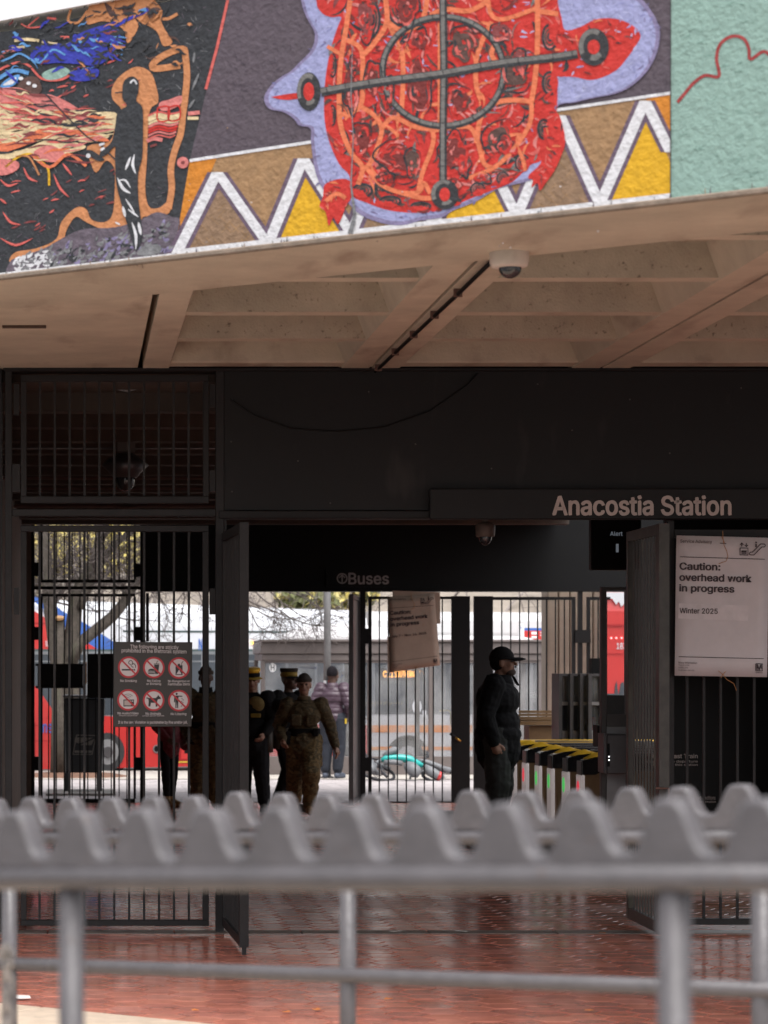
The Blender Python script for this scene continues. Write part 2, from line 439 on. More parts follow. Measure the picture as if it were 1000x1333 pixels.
# ---------------------------------------------------------------- overpass: soffit, ribs, edge beam
ZS = 4.0
soffit = tag(bpy.data.objects.new('ceiling', None), kind='structure'); COL.objects.link(soffit)
def shard(pts2, z0, z1, m, name, bev=0.):
    mb = MB(); mb.prism([(x, y, z0) for x, y in pts2], (0, 0, z1-z0), m); return tag(mb.build(name, soffit, bevel=bev), kind='structure')
bk = 1.0
p_l, p_r = edge(-9, bk), edge(14, bk)
# coffer backs
shard([(.40, 19.4), (.40, edge((.40-AX-NB.x*.9)/DIR.x, .9)[1]), edge(10, .9), (p_r[0], 19.4)], ZS+.205, ZS+.40, M['conc2'], 'coffer_back')
xl = .437
yl = lambda x, bb: edge((x-AX-NB.x*bb)/DIR.x, bb)[1]
shard([(-7, 19.4), (-7, yl(-7, bk-.01)), (xl-.006, yl(xl-.006, bk-.01)), (xl-.006, 19.4)], ZS+.004, ZS+.36, M['conc'], 'ceiling_slab')
for k in range(5):
    xc = .447+1.635*k
    for sgn in ((1,) if k == 0 else (-1, 1)):
        xa, xb_ = xc+sgn*(.022 if k == 0 else .011), xc+sgn*.205
        y0a, y0b = yl(xa, bk-.02), yl(xb_, bk-.02)
        # tapered half rib: bottom narrower than its root
        mb = MB(); xr = xc+sgn*.29; y0r = yl(xr, bk-.02)
        vs = [(xa, y0a, ZS+.001), (xb_, y0b, ZS+.001), (xr, y0r, ZS+.215), (xa, y0a, ZS+.215), (xa, 19.4, ZS+.001), (xb_, 19.4, ZS+.001), (xr, 19.4, ZS+.215), (xa, 19.4, ZS+.215)]
        mb.add(vs, [(0, 1, 2, 3), (4, 7, 6, 5), (0, 4, 5, 1), (1, 5, 6, 2), (2, 6, 7, 3), (3, 7, 4, 0)], M['conc'])
        tag(mb.build('rib', soffit), kind='structure')
for Yc in (13.45, 14.93, 16.38, 17.7):
    for k in range(4):
        x0, x1 = .447+1.635*k+.20, .447+1.635*(k+1)-.20
        if k < 4:
            xs = max(x0, AX+(Yc-AY-bk*NB.y)/DIR.y*DIR.x+bk*NB.x-.3)
            if xs > x1-.05: continue
            mb = MB()
            vs = []
            for x in (xs, x1):
                vs += [(x, Yc-.075, ZS+.012), (x, Yc+.075, ZS+.012), (x, Yc+.10, ZS+.215), (x, Yc-.10, ZS+.215)]
            mb.add(vs, [(0, 3, 2, 1), (4, 5, 6, 7), (0, 1, 5, 4), (1, 2, 6, 5), (2, 3, 7, 6)], M['conc']); mb.add(vs, [(3, 0, 4, 7)], M['conc2'])
            tag(mb.build('cross_rib', soffit), kind='structure')
q = [edge(-9, -.02), edge(14, -.02), p_r, p_l]
shard(q, ZS-.018, ZS+.0, M['conc'], 'edge_beam')
q = [edge(-9, -.05), edge(14, -.05), edge(14, -.022), edge(-9, -.022)]
shard(q, ZS-.03, ZS+.001, mat('dark_edge_concrete', (.20, .155, .12), .9, 0, .3, 12, .3, 60), 'drip_edge', .008)  # darker concrete strip along the lower edge
# deck keeps the sky off the passage; right side cut to admit skylight
mb = MB(); mb.prism([(*edge(-16, .35), ZS+.44), (*edge(13.2, .35), ZS+.44), (10, 23.6, ZS+.44), (6.6, 23.6, ZS+.44), (6.6, 39.5, ZS+.44), (-12, 39.5, ZS+.44)], (0, 0, .4), M['conc2'])
tag(mb.build('overpass_deck', soffit), kind='structure')
shard([(xl+.2, 19.02), (9.6, 19.02), (9.6, 19.29), (xl+.2, 19.29)], ZS+.012, ZS+.36, M['conc'], 'cross_rib', .01)
# dark drip stain mark under the slab: a rusted slot
mb = MB(); mb.box(wx(3, 16.9), wx(60, 16.9), 16.86, 16.95, ZS-.006, ZS+.02, mat('rusty_slot', (.07, .045, .03), .9, 0, .4, 20))
tag(mb.build('drain_slot', soffit), kind='structure')

# ---------------------------------------------------------------- station shell
sh = MB(); sh.box(-1.3, 2.2, N+.2, 38.4, 3.92, 4.38, M['inner']); sh.box(2.21, 6.6, N+.2, 38.4, 3.92, 4.38, M['inner']); sh.box(6.61, 9.5, N+.2, 23.6, 3.92, 4.38, M['conc']); tag(sh.build('interior_ceiling'), kind='structure')  # right side left unroofed to let skylight onto the fare gates
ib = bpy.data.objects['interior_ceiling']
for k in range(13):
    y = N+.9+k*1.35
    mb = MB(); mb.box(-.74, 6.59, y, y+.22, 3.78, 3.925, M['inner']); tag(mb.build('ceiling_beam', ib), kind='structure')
def wall(name, x0, x1, y0, y1, z0, z1, m): mb = MB(); mb.box(x0, x1, y0, y1, z0, z1, m); return tag(mb.build(name), kind='structure')
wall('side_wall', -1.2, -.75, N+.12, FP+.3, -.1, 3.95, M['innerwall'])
wall('kiosk_side_wall', 8.6, 9.0, N+.12, 22.5, -.1, 3.95, M['innerwall'])  # stops short to let daylight in from the right
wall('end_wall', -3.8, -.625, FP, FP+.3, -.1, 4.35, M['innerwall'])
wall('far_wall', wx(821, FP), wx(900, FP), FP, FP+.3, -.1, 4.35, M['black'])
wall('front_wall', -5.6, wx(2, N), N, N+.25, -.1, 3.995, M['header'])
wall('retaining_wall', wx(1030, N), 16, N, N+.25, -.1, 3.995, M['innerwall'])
wall('raised_floor', 4.1, 8.4, 24, 33.4, -.05, .10, mat('dark_rubber_floor', (.05, .045, .043), .5, 0, .2, 8))
# concrete column and wall outside, seen past the far fence
mb = MB()
col = thing('concrete_column', (wx(735, 38.4), 38.4, 0), 'tan exposed aggregate concrete pier seen through the far bars beside the guard', 'column')
xs = [712, 727, 742, 757, 772, 788]
for a, c in zip(xs, xs[1:]):
    mb = MB(); mb.box(wx(a, 38.4)+.008, wx(c, 38.4)-.008, 38.4, 38.9, -.02, 4.3, M['conc_col']); mb.build('panel', col, bevel=.012)
mb = MB(); mb.box(wx(713, 38.4), wx(787, 38.4), 38.45, 38.85, -.02, 4.29, M['innerwall']); mb.build('core', col)

# ---------------------------------------------------------------- entrance header, sign, posts
M['dust'] = mat('pale_dust_speck', (.10, .095, .09), .8)
hd = thing('header_panel', (wx(650, N), N, 2.9), 'broad dark bronze panel over the open entrance gates', 'header')
mb = MB(); mb.pbox(292, 1040, 483.5, 664, N, .14, M['header']); mb.build('panel', hd)
mb = MB(); mb.pbox(285, 1040, 664.6, 675, N-.03, .2, M['header']); mb.build('bottom_rail', hd, bevel=.006)
mb = MB(); mb.pbox(4, 1040, 478, 483, N-.02, .2, M['header']); mb.build('top_rail', hd, bevel=.006)
mb = MB()
for px, py in [(302, 520), (302, 640), (430, 655), (560, 655), (700, 500), (820, 520), (965, 505), (301, 575), (541, 578), (388, 600), (872, 590), (745, 560), (640, 610), (480, 510)]:
    p = at(px, py, N-.002); mb.ell(p, .006, M['dust'], 8, 5)
mb.build('rivets', hd)
mb = MB(); mb.tube([at(x, y, N-.012) for x, y in [(300, 520), (330, 540), (380, 558), (440, 562), (500, 556), (560, 535), (610, 500), (622, 486)]], .006, M['black'], 6)
tag(mb.build('loose_cable'), 'thin black cable sagging across the dark header panel', 'cable')

sg = thing('station_name_sign', (wx(780, N), N-.1, 2.94), 'long dark sign band reading Anacostia Station in pale lettering', 'sign')
mb = MB(); mb.pbox(560, 1040, 636, 676, N-.11, .085, M['header']); mb.build('sign_band', sg, bevel=.006)
pt = Paint(Plane((0, N-.11), (1, 0))); pt.text('Anacostia Station', 720, 951.5, 645.5, 670.5, M['signgrey'], .002, .018); pt.build('lettering', sg)

def bars(root, pxs, y0, y1, Y, w, d, m, name='bar'):
    first = None
    for px in pxs:
        if first is None:
            mb = MB(); mb.box(wx(px, Y)-w/2, wx(px, Y)+w/2, Y, Y+d, wz(y1, Y), wz(y0, Y), m); o = mb.build(name, root); first = (o, px)
        else: inst(first[0].data, name, root, (wx(px, Y)-wx(first[1], Y), 0, 0))

BW = 25/1000.
# left pillar frame post
fp = thing('frame_post', (wx(11, N), N, 0), 'tall thin dark post left of the closed gate', 'post', None)
mb = MB(); mb.box(wx(6.5, N), wx(15.5, N), N, N+.07, 0, wz(483, N), M['metal']); mb.build('shaft', fp, bevel=.003)
mb = MB(); mb.pbox(18, 25, 765, 800, N+.0, .05, M['metal']); mb.build('hinge', fp)
mb = MB(); mb.pbox(18, 25, 500, 540, N+.0, .05, M['metal']); mb.build('hinge', fp)
mb = MB(); mb.pbox(16, 26, 604, 640, N+.0, .05, M['metal']); mb.build('hinge', fp)
fp = thing('frame_post', (wx(287, N), N, 0), 'tall dark post between the closed gate and the open leaf', 'post')
mb = MB(); mb.box(wx(281, N), wx(291.6, N), N-.01, N+.08, 0, wz(483, N), M['metal']); mb.build('shaft', fp, bevel=.003)
mb = MB(); mb.pbox(273, 280.5, 766, 800, N, .05, M['metal']); mb.build('hinge', fp)
mb = MB(); mb.pbox(273, 280.5, 500, 530, N, .05, M['metal']); mb.build('hinge', fp)
mb = MB(); mb.pbox(273, 280.5, 612, 640, N, .05, M['metal']); mb.build('hinge', fp)
mb = MB(); mb.pbox(16, 281, 662.5, 672, N, .09, M['metal']); tag(mb.build('transom_rail', None, bevel=.004), 'flat dark rail between the left gate and the grille above', 'rail')

# transom grille
gr = thing('transom_grille', (wx(150, N), N, wz(655, N)), 'dark barred grille above the closed left gate with a hooded lamp behind', 'grille')
mb = MB(); mb.pbox(27, 272, 488, 496.5, N, .06, M['metal']); mb.build('top_rail', gr, bevel=.003)
mb = MB(); mb.pbox(27, 272, 646, 655, N, .06, M['metal']); mb.build('bottom_rail', gr, bevel=.003)
mb = MB(); mb.pbox(27, 34.5, 496.6, 645.9, N, .06, M['metal']); mb.build('stile', gr, bevel=.003)
mb = MB(); mb.pbox(264.5, 272, 496.6, 645.9, N, .06, M['metal']); mb.build('stile', gr, bevel=.003)
bars(gr, [52+19.35*k for k in range(11)], 496.4, 646.1, N+.02, .017, .017, M['metal'])

# left gate
lg = thing('closed_gate', (wx(150, N), N, 0), 'closed dark barred gate carrying the prohibition sign', 'gate')
mb = MB(); mb.pbox(27, 272, 684, 692, N, .06, M['metal']); mb.build('top_rail', lg, bevel=.003)
mb = MB(); mb.pbox(27, 272, 1198, 1205.5, N, .06, M['metal']); mb.build('bottom_rail', lg, bevel=.003)
mb = MB(); mb.pbox(27, 34.5, 692.1, 1197.9, N, .06, M['metal']); mb.build('stile', lg, bevel=.003)
mb = MB(); mb.pbox(264, 272, 692.1, 1197.9, N, .06, M['metal']); mb.build('stile', lg, bevel=.003)
bars(lg, [51.5+19.45*k for k in range(11)], 691.5, 1198.5, N+.02, .017, .017, M['metal'])

# open leaf at the left of the passage, nearly edge-on
ol = thing('open_gate_leaf', (wx(292, N), N, 0), 'open dark gate leaf swung toward the viewer at the left of the entrance', 'gate')
nf, nn = N-.02, 17.78
def leafpt(t, z): a = Vector((wx(293.5, nf), nf, z)); c = Vector((wx(318, nn), nn, z)); return a.lerp(c, t)
def leafbox(root, t0, t1, z0, z1, name, th=.05, m=None):
    a, c = leafpt(t0, 0), leafpt(t1, 0); d = (c-a); n = Vector((-d.y, d.x, 0)).normalized()*th/2
    mb = MB(); mb.obox(((a+c)/2)+Vector((0, 0, (z0+z1)/2)), d/2, n, (0, 0, (z1-z0)/2), m or M['metal']); return mb.build(name, root)
zt, zb = 2.83, .05
leafbox(ol, 0, .045, zb, zt, 'stile'); leafbox(ol, .955, 1, zb, zt, 'stile', .06)
leafbox(ol, .046, .954, zt-.06, zt, 'top_rail'); leafbox(ol, .046, .954, zb, zb+.06, 'bottom_rail')
for k in range(11): leafbox(ol, .11+.078*k, .11+.078*k+.014, zb+.061, zt-.061, 'bar', .02)
leafbox(ol, .99, .9985, 0.0, zb+.03, 'drop_bolt', .03)
mb = MB(); mb.tube([leafpt(1, 1.02)+Vector((-.07, -.03, 0)), leafpt(1, 1.02)+Vector((.05, -.03, 0)), leafpt(1, 1.02)+Vector((.05, -.03, -.09))], .006, M['steel']); mb.build('latch', ol, smooth=True)
mb = MB(); mb.pbox(292.2, 295, 676, 1203, N-.012, .06, M['metal']); mb.build('hinge_stile', ol)

# open leaf at the right
highlitm = mat('highlit_gate_metal', (.042, .038, .034), .38, .35, .3, 9, .08, 60, stain=((.09, .08, .06), 9, .6, (1, 1, .3)))  # lighter gate metal, the stile's bright highlight put into its colour
orr = thing('open_gate_leaf', (wx(845, N), N, 0), 'open dark gate leaf of close vertical bars beside the service advisory poster', 'gate')
ra, rb = at(820, 865, 19.95), at(865, 865, 18.7)
def rp(t): return ra.lerp(rb, t)
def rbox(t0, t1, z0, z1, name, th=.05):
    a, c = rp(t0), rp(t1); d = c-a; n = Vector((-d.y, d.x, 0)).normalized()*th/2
    mb = MB(); ctr = (a+c)/2; ctr.z = (z0+z1)/2; mb.obox(ctr, d/2, n, (0, 0, (z1-z0)/2), highlitm); return mb.build(name, orr)
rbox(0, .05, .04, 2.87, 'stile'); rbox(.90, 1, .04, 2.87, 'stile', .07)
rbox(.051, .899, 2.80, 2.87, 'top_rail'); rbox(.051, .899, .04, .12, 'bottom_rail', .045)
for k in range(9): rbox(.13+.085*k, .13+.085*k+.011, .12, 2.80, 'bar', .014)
c0 = rp(1); mb = MB(); mb.tube([c0+Vector((-.07, -.05, -.85)), c0+Vector((.02, -.05, -.85)), c0+Vector((.02, -.05, -.92))], .007, M['brown']); mb.build('latch', orr)

# barred panel at the right with frame
bp_ = thing('barred_panel', (wx(940, N), N, 0), 'fixed dark barred panel behind the large white service advisory poster', 'fence panel')
mb = MB(); mb.pbox(869, 878, 677, 1205, N, .06, M['metal']); mb.build('stile', bp_, bevel=.003)
mb = MB(); mb.pbox(1012, 1022, 677, 1205, N, .06, M['metal']); mb.build('stile', bp_, bevel=.003)
mb = MB(); mb.pbox(878.1, 1011.9, 689, 700, N, .06, M['metal']); mb.build('top_rail', bp_, bevel=.003)
mb = MB(); mb.pbox(878.1, 1011.9, 1196, 1204, N, .06, M['metal']); mb.build('bottom_rail', bp_, bevel=.003)
bars(bp_, [895+21.8*k for k in range(6)], 699.9, 1196.1, N+.02, .018, .018, M['metal'])

# ---------------------------------------------------------------- far gates
mf = M['metal_far']
fh = thing('far_header', (wx(500, FP), FP, 2.9), 'black header over the far exit carrying the Buses direction sign', 'header')
mb = MB(); mb.box(wx(188.5, FP), wx(821, FP), FP, FP+.25, wz(768.5, FP), 3.93, M['black']); mb.build('panel', fh)
mb = MB(); mb.pbox(189, 820, 764, 770, FP-.03, .3, M['black']); mb.build('bottom_rail', fh)
bs = thing('buses_sign', (wx(470, FP), FP-.06, wz(765, FP)), 'dim Buses lettering with an arrow in a circle on the black far header', 'sign')
mb = MB(); mb.pbox(425, 520, 740, 764, FP-.05, .02, M['black']); mb.build('sign_face', bs)
pt = Paint(Plane((0, FP-.05), (1, 0)))
dim = mat('dim_grey_lettering', (.26, .25, .25), .6)
pt.text('Buses', 454, 506, 746, 760.5, dim, .002, .012)
pt.ring((445.5, 753), 7, 7, 5.4, 5.4, dim, .002); pt.stroke([(445.5, 758), (445.5, 748.5)], 1.6, dim, .003)
pt.stroke([(441.7, 752.2), (445.5, 748.2), (449.3, 752.2)], 1.5, dim, .004); pt.build('lettering', bs)

fl = thing('far_left_gate', (wx(115, FP), FP, 0), 'black barred gate with a grille above it across the passage by the tree', 'gate')
mb = MB(); mb.pbox(40.5, 45, 674, 1046, FP, .1, mf); mb.build('post', fl)
mb = MB(); mb.pbox(182.5, 188.4, 674, 1046, FP, .1, mf); mb.build('post', fl)
for a, c, nm in ((674, 679, 'top_rail'), (754.5, 758.5, 'grille_rail'), (763.2, 767.4, 'transom'), (773, 776.5, 'gate_rail'), (1040, 1046, 'bottom_rail')):
    mb = MB(); mb.pbox(53 if nm in ('gate_rail', 'bottom_rail', 'grille_rail') else 45.1, 176 if nm in ('gate_rail', 'bottom_rail', 'grille_rail') else 182.4, a, c, FP+.01, .06, mf); mb.build(nm, fl)
for (a, c) in ((679.1, 754.4), (776.6, 1039.9)):
    for px in (54, 175.5):
        mb = MB(); mb.pbox(px-1.6, px+1.6, a, c, FP+.01, .06, mf); mb.build('stile', fl)
    bars(fl, [63.3+10.2*k for k in range(11)], a, c, FP+.03, .016, .016, mf)
for (x0, x1, y0, y1, nm) in ((45.1, 52, 732, 750, 'hinge'), (45.1, 52, 816, 833, 'hinge'), (176.2, 182.4, 734, 751, 'hinge'), (176.2, 182.4, 816, 834, 'hinge'), (45.1, 53, 985, 1003, 'hinge'), (176, 184, 986, 1003, 'hinge')):
    mb = MB(); mb.pbox(x0, x1, y0, y1, FP+.0, .07, mf); mb.build(nm, fl)
mb = MB(); mb.pbox(49, 108, 865, 895, FP-.10, .09, mf); mb.pbox(46, 112, 864, 867, FP-.11, .11, mf); mb.pbox(46, 112, 893, 896, FP-.11, .11, mf); mb.build('lock_housing', fl, bevel=.008)
mb = MB(); mb.pbox(115, 153, 851, 909, FP-.04, .03, mf); mb.build('lock_plate', fl, bevel=.006)
mb = MB(); mb.pbox(108.5, 113, 862, 890, FP-.06, .04, M['string']); mb.build('door_pull', fl)
mb = MB(); mb.pbox(190, 194, 772, 835, FP-.02, .05, mf); tag(mb.build('gate_stop_post'), 'short black post hanging beside the far left gate', 'post')

rg = thing('far_right_gate', (wx(535, FP), FP, 0), 'black barred gate with the old advisory poster and the teal bicycle behind', 'gate')
mb = MB(); mb.pbox(480, 484, 776, 1048, FP, .06, mf); mb.build('stile', rg)
mb = MB(); mb.pbox(484.1, 588, 776.5, 780, FP, .06, mf); mb.build('top_rail', rg)
mb = MB(); mb.pbox(484.1, 588, 1043.5, 1048, FP, .06, mf); mb.build('bottom_rail', rg)
bars(rg, [494+11.72*k for k in range(8)], 779.9, 1043.6, FP+.02, .017, .017, mf)
mb = MB(); mb.pbox(588, 612, 776, 1050, FP-.005, .05, mf); mb.build('stile_panel', rg)
p0, p1 = at(586, 955, FP-.07), at(600, 965, FP-.07)
mb = MB(); mb.tube([p0, p0.lerp(p1, .5)], .018, mf, 8); mb.tube([p0.lerp(p1, .5), p1], .014, mat('brass', (.6, .36, .08), .3, .9), 8); mb.build('handle', rg, smooth=True)
mb = MB(); mb.pbox(469, 476, 770, 1050, FP-.02, .12, mf); tag(mb.build('gate_post'), 'slim black post beside the edge-on leaf at the far gate', 'post')
for (a, c) in ((818, 838), (986, 1004)):
    mb = MB(); mb.pbox(476, 480, a, c, FP-.01, .07, mf); mb.build('hinge', rg)
el_ = thing('edge_on_leaf', (wx(460, FP), FP, 0), 'open far gate leaf seen edge-on with a dull red tint', 'gate')
mb = MB(); a, c = at(466, 865, FP), at(457, 865, 36.0)
for nm, t0, t1, z0, z1 in (('stile', 0, .06, .03, 2.83), ('stile', .94, 1, .03, 2.83), ('top_rail', .061, .939, 2.77, 2.83), ('bottom_rail', .061, .939, .03, .09), ('panel', .061, .939, .091, 2.769)):
    mb = MB(); q0, q1 = a.lerp(c, t0), a.lerp(c, t1); d = q1-q0; n = Vector((-d.y, d.x, 0)).normalized()*(.012 if nm == 'panel' else .03); ctr = (q0+q1)/2; ctr.z = (z0+z1)/2
    mb.obox(ctr, d/2, n, (0, 0, (z1-z0)/2), M['steel_dark']); mb.build(nm, el_)
dk = MB(); dk.pbox(617, 642, 776, 1056, FP-.005, .05, mf); tag(dk.build('solid_gate_panel'), 'solid black gate panel directly behind the guard', 'gate')
ff = thing('far_fence', (wx(695, FP), FP, 0), 'black bars with tan pier behind, above the wooden bench at far right', 'fence')
mb = MB(); mb.pbox(642.2, 745, 777, 781, FP, .06, mf); mb.build('top_rail', ff)
mb = MB(); mb.pbox(642.2, 745, 1043, 1048, FP, .06, mf); mb.build('bottom_rail', ff)
bars(ff, [653.5+11.65*k for k in range(8)], 780.9, 1043.1, FP+.02, .017, .017, mf)
mb = MB(); mb.pbox(745.1, 749.5, 777, 1048, FP, .06, mf); mb.build('stile', ff)
mb = MB(); mb.pbox(753.5, 758.5, 769.5, 1050, FP-.01, .1, mf); mb.build('post', ff)
mb = MB(); mb.pbox(764.5, 768.5, 777, 1048, FP, .06, mf); mb.build('stile', ff)
mb = MB(); mb.pbox(768.6, 795, 777, 781, FP, .06, mf); mb.build('top_rail', ff)
bars(ff, [779, 790], 780.9, 1043.1, FP+.02, .017, .017, mf)
mb = MB(); mb.pbox(749, 769, 820, 837, FP-.03, .06, mf); mb.build('hinge', ff)
# ---------------------------------------------------------------- mural on the overpass parapet
def pm(name, c, var=.13): return mat(name, tuple(v*.76 for v in c), .75, 0, var, 18, .5, 34)
MS_ = .3
P_ = dict(black=pm('paint_black', (.030, .032, .038), .35), purple=pm('paint_dark_purple', (.105, .080, .10), .16), lav=pm('paint_lavender', (.36, .37, .62)),
          lav2=pm('paint_pale_violet', (.26, .22, .38)), red=pm('paint_red', (.62, .030, .022)), dred=pm('paint_dark_red', (.20, .025, .022)), pink=pm('paint_pink', (.72, .22, .20)),
          orange=pm('paint_salmon', (.80, .20, .085)), brown=pm('paint_umber', (.11, .055, .045)), tan=pm('paint_tan', (.38, .22, .105), .2), tan2=pm('paint_fawn', (.30, .185, .11), .2),
          yellow=pm('paint_yellow', (.76, .42, .010)), gold=pm('paint_orange_gold', (.68, .24, .02)), white=pm('paint_white', (.78, .77, .80), .05), zig=pm('paint_mauve', (.15, .10, .15)),
          grey=pm('paint_grey', (.19, .18, .17)), char=pm('paint_charcoal', (.032, .032, .036)), teal=pm('paint_teal', (.29, .44, .385), .09), blue=pm('paint_blue', (.035, .045, .42)),
          sky=pm('paint_light_blue', (.12, .33, .68)), cream=pm('paint_cream', (.80, .62, .36)), coral=pm('paint_coral', (.70, .13, .11)), ochre=pm('paint_copper', (.62, .25, .10)), mar=pm('paint_maroon', (.24, .05, .05)),
          stone=pm('paint_stone_grey', (.22, .22, .23), .3), rock=pm('paint_violet_grey', (.14, .11, .14), .3))
mural = thing('mural_wall', (AX, AY, ZS), 'overpass parapet wall painted with a red turtle, zigzag border and night fishing scene', 'mural')
mb = MB(); ZT = 5.37
mb.prism([(*edge(-9, 0), ZS+.002), (*edge(14, 0), ZS+.002), (*edge(14, .3), ZS+.002), (*edge(-9, .3), ZS+.002)], (0, 0, ZT-ZS-.056), P_['black']); mb.build('wall', mural)
mb = MB(); mb.prism([(*edge(-9, -.03), ZT), (*edge(14, -.03), ZT), (*edge(14, .33), ZT), (*edge(-9, .33), ZT)], (0, 0, .05), M['white']); mb.build('coping', mural)
MP = Plane((AX, AY), (DIR.x, DIR.y))
def row(px, z, ): # photo y of height z on the wall at px
    t = MP.pt(px, YH).y; return YH-(z-H)*F/t
TOP = lambda px: row(px, ZT-.004)
BOT = lambda px: row(px, ZS+.004)
L = [.003*k for k in range(1, 14)]
r = random.Random(11)

# -- panels
p = Paint(MP, .3)
left_edge = [(-300, BOT(-300)), (226, BOT(226)), (247, 209), (297, 0), (300+34, TOP(334))]
p.poly([(226, BOT(226)), (873, BOT(873)), (873, TOP(873)), (334, TOP(334)), (297, 0), (247, 209)], P_['purple'], L[0])
p.poly([(873.2, BOT(873)), (1600, BOT(1600)), (1600, TOP(1600)), (873.2, TOP(873))], P_['teal'], L[0])
p.build('backdrop', mural)
# teal panel texture strokes and red cloud line
p = Paint(MP, .3); t2 = pm('paint_light_teal', (.35, .51, .45)); t3 = pm('paint_deep_teal', (.235, .385, .33))
for i in range(420):
    x = r.uniform(880, 1180); y = r.uniform(-60, BOT(x)-6); l = r.uniform(4, 15); a = r.gauss(-.25, .35)
    p.stroke([(x, y), (x+l*.5*math.cos(a), y+l*.5*math.sin(a)+r.uniform(-1, 1)), (x+l*math.cos(a), y+l*math.sin(a))], r.uniform(1.2, 2.8), r.choice([t2, t3, P_['teal']]), L[1]+(i % 20)*.0001, True)
cl = cr([(882, 133), (892, 121), (903, 108), (918, 98), (936, 99), (933, 76), (938, 57), (953, 47), (968, 50), (975, 63), (977, 77), (993, 67), (1003, 72), (1016, 85), (1040, 80)])
p.stroke(cl, 4.2, pm('paint_brick_red', (.36, .045, .045)), L[3]); p.build('cloud_line', mural)
# purple brush texture
p = Paint(MP, .3); pu = [pm('paint_plum', (.135, .105, .13)), pm('paint_ink_violet', (.075, .055, .075))]
for i in range(700):
    x = r.uniform(262, 868); y = r.uniform(-40, 205)
    a = math.atan2(y-60, x-350)+1.57+r.gauss(0, .3); l = r.uniform(4, 12)
    if x < 297-(y/209)*50+6: continue
    p.stroke([(x, y), (x+l*math.cos(a), y+l*math.sin(a))], r.uniform(.7, 1.5), r.choice(pu), L[1]+(i % 20)*.00008)
p.build('brushwork', mural)
# -- zigzag border
p = Paint(MP, .3)
border_top = [(247, 209), (330, 196), (410, 184), (560, 165), (725, 143), (873, 121)]
band = border_top+[(873, BOT(873)), (226, BOT(226))]
p.poly(band, P_['tan'], L[2])
pk = [(283, 224), (395, 206), (506, 188), (617, 170), (729, 150), (840, 131), (952, 112)]
vl = [(228, 334), (349, 318), (457, 304), (565, 291), (673, 281), (781, 266), (889, 252)]
p.poly([(247, 210), (283, 204), (228, 334), (226, 333)], P_['gold'], L[3])
p.poly([(840, 127), (873, 122), (873, 190)], P_['gold'], L[3])
fills = ['tan2', 'yellow', 'tan2', 'yellow', 'tan2', 'yellow']
for i in range(6):
    a, q, c = vl[i], pk[i], vl[i+1]
    tri = [(a[0], a[1]), q, (c[0], c[1])]
    if c[0] > 873:
        tri = clip(tri, (-1, 0), -872.8)
    p.poly(tri, P_[fills[i]], L[3])
zz = []
for i in range(6): zz += [vl[i], pk[i]]
zz.append((873, 198))
for w, m, o in ((23, 'zig', L[4]), (13, 'white', L[5])):
    for k in range(len(zz)-1):
        a, c = zz[k], zz[k+1]; up = c[1] < a[1]
        h = w*.56
        q = [(a[0]-h, a[1]), (a[0]+h, a[1]), (c[0]+h, c[1]), (c[0]-h, c[1])]
        if not up: pass
        q = clip(clip(q, (-1, 0), -872.9), (0, -1), -BOT(min(max((a[0]+c[0])/2, 226), 873))-6)
        if len(q) >= 3: p.poly(q, P_[m], o+(.0004 if up else 0))
p.stroke(border_top, 4, P_['white'], L[6])
p.stroke([(226, BOT(226)-4), (400, BOT(400)-4), (600, BOT(600)-4), (873, BOT(873)-4)], 6.5, P_['white'], L[6])
p.stroke([(-60, BOT(-60)-1.5), (100, BOT(100)-1.5), (226, BOT(226)-1.5)], 3, P_['white'], L[6])
for i in range(260):                                  # hatching in the fawn triangles
    k = r.choice([0, 2, 4]); a, q, c = vl[k], pk[k], vl[k+1]
    x = r.uniform(a[0], c[0]); y = r.uniform(q[1]+30, a[1]); 
    if not inpoly(x, y, [(a[0]+18, a[1]-3), (q[0], q[1]+34), (c[0]-18, c[1]-3)]): continue
    s = r.choice([-1, 1]); p.stroke([(x-5, y-5*s), (x+5, y+5*s)], .8, P_['tan'], L[4]+(i % 20)*.00005-.001)
p.build('zigzag_border', mural)

# -- turtle
hal = [pm('paint_ice_violet', (.46, .47, .72)), pm('paint_periwinkle', (.29, .30, .56)), pm('paint_dusty_violet', (.20, .17, .32)), pm('paint_iris', (.22, .22, .45))]
p = Paint(MP, .3)
halo = cr([(386, -60), (392, 0), (400, 24), (410, 44), (405, 65), (389, 82), (378, 93), (366, 100), (352, 112), (344, 127), (350, 141), (370, 146), (384, 156), (389, 163), (404, 167), (405, 186), (411, 225), (424, 250),
           (450, 262), (470, 280), (500, 291), (525, 293), (548, 287), (575, 283), (590, 274), (620, 262), (650, 245), (690, 235), (706, 220), (722, 190), (724, 141), (750, 133), (775, 127), (800, 122), (822, 112), (843, 92), (856, 66), (859, 38), (848, 14), (832, -4), (800, -18), (770, -12), (740, -30), (735, -70)], 4, True)
p.poly(halo, P_['lav2'], L[7])
cx_, cy_ = 600, 100
p.poly([(cx_+(x-cx_)*.978, cy_+(y-cy_)*.972) for x, y in halo], P_['lav'], L[7]+.001)
for i in range(900):
    x, y = r.uniform(345, 860), r.uniform(-40, 295)
    if not inpoly(x, y, halo): continue
    a = r.uniform(0, 6.28); l = r.uniform(4, 10); d = [(cx_+(x-cx_)*1.06, cy_+(y-cy_)*1.09)]
    rim_ = not inpoly(*d[0], halo)
    p.stroke([(x, y), (x+l*.5*math.cos(a), y+l*.5*math.sin(a)+r.uniform(-1, 1)), (x+l*math.cos(a), y+l*math.sin(a))], r.uniform(1.2, 3), hal[r.randrange(2) if not rim_ else r.choice([2, 3, 2])], L[7]+.0014+(i % 40)*.00006, True)
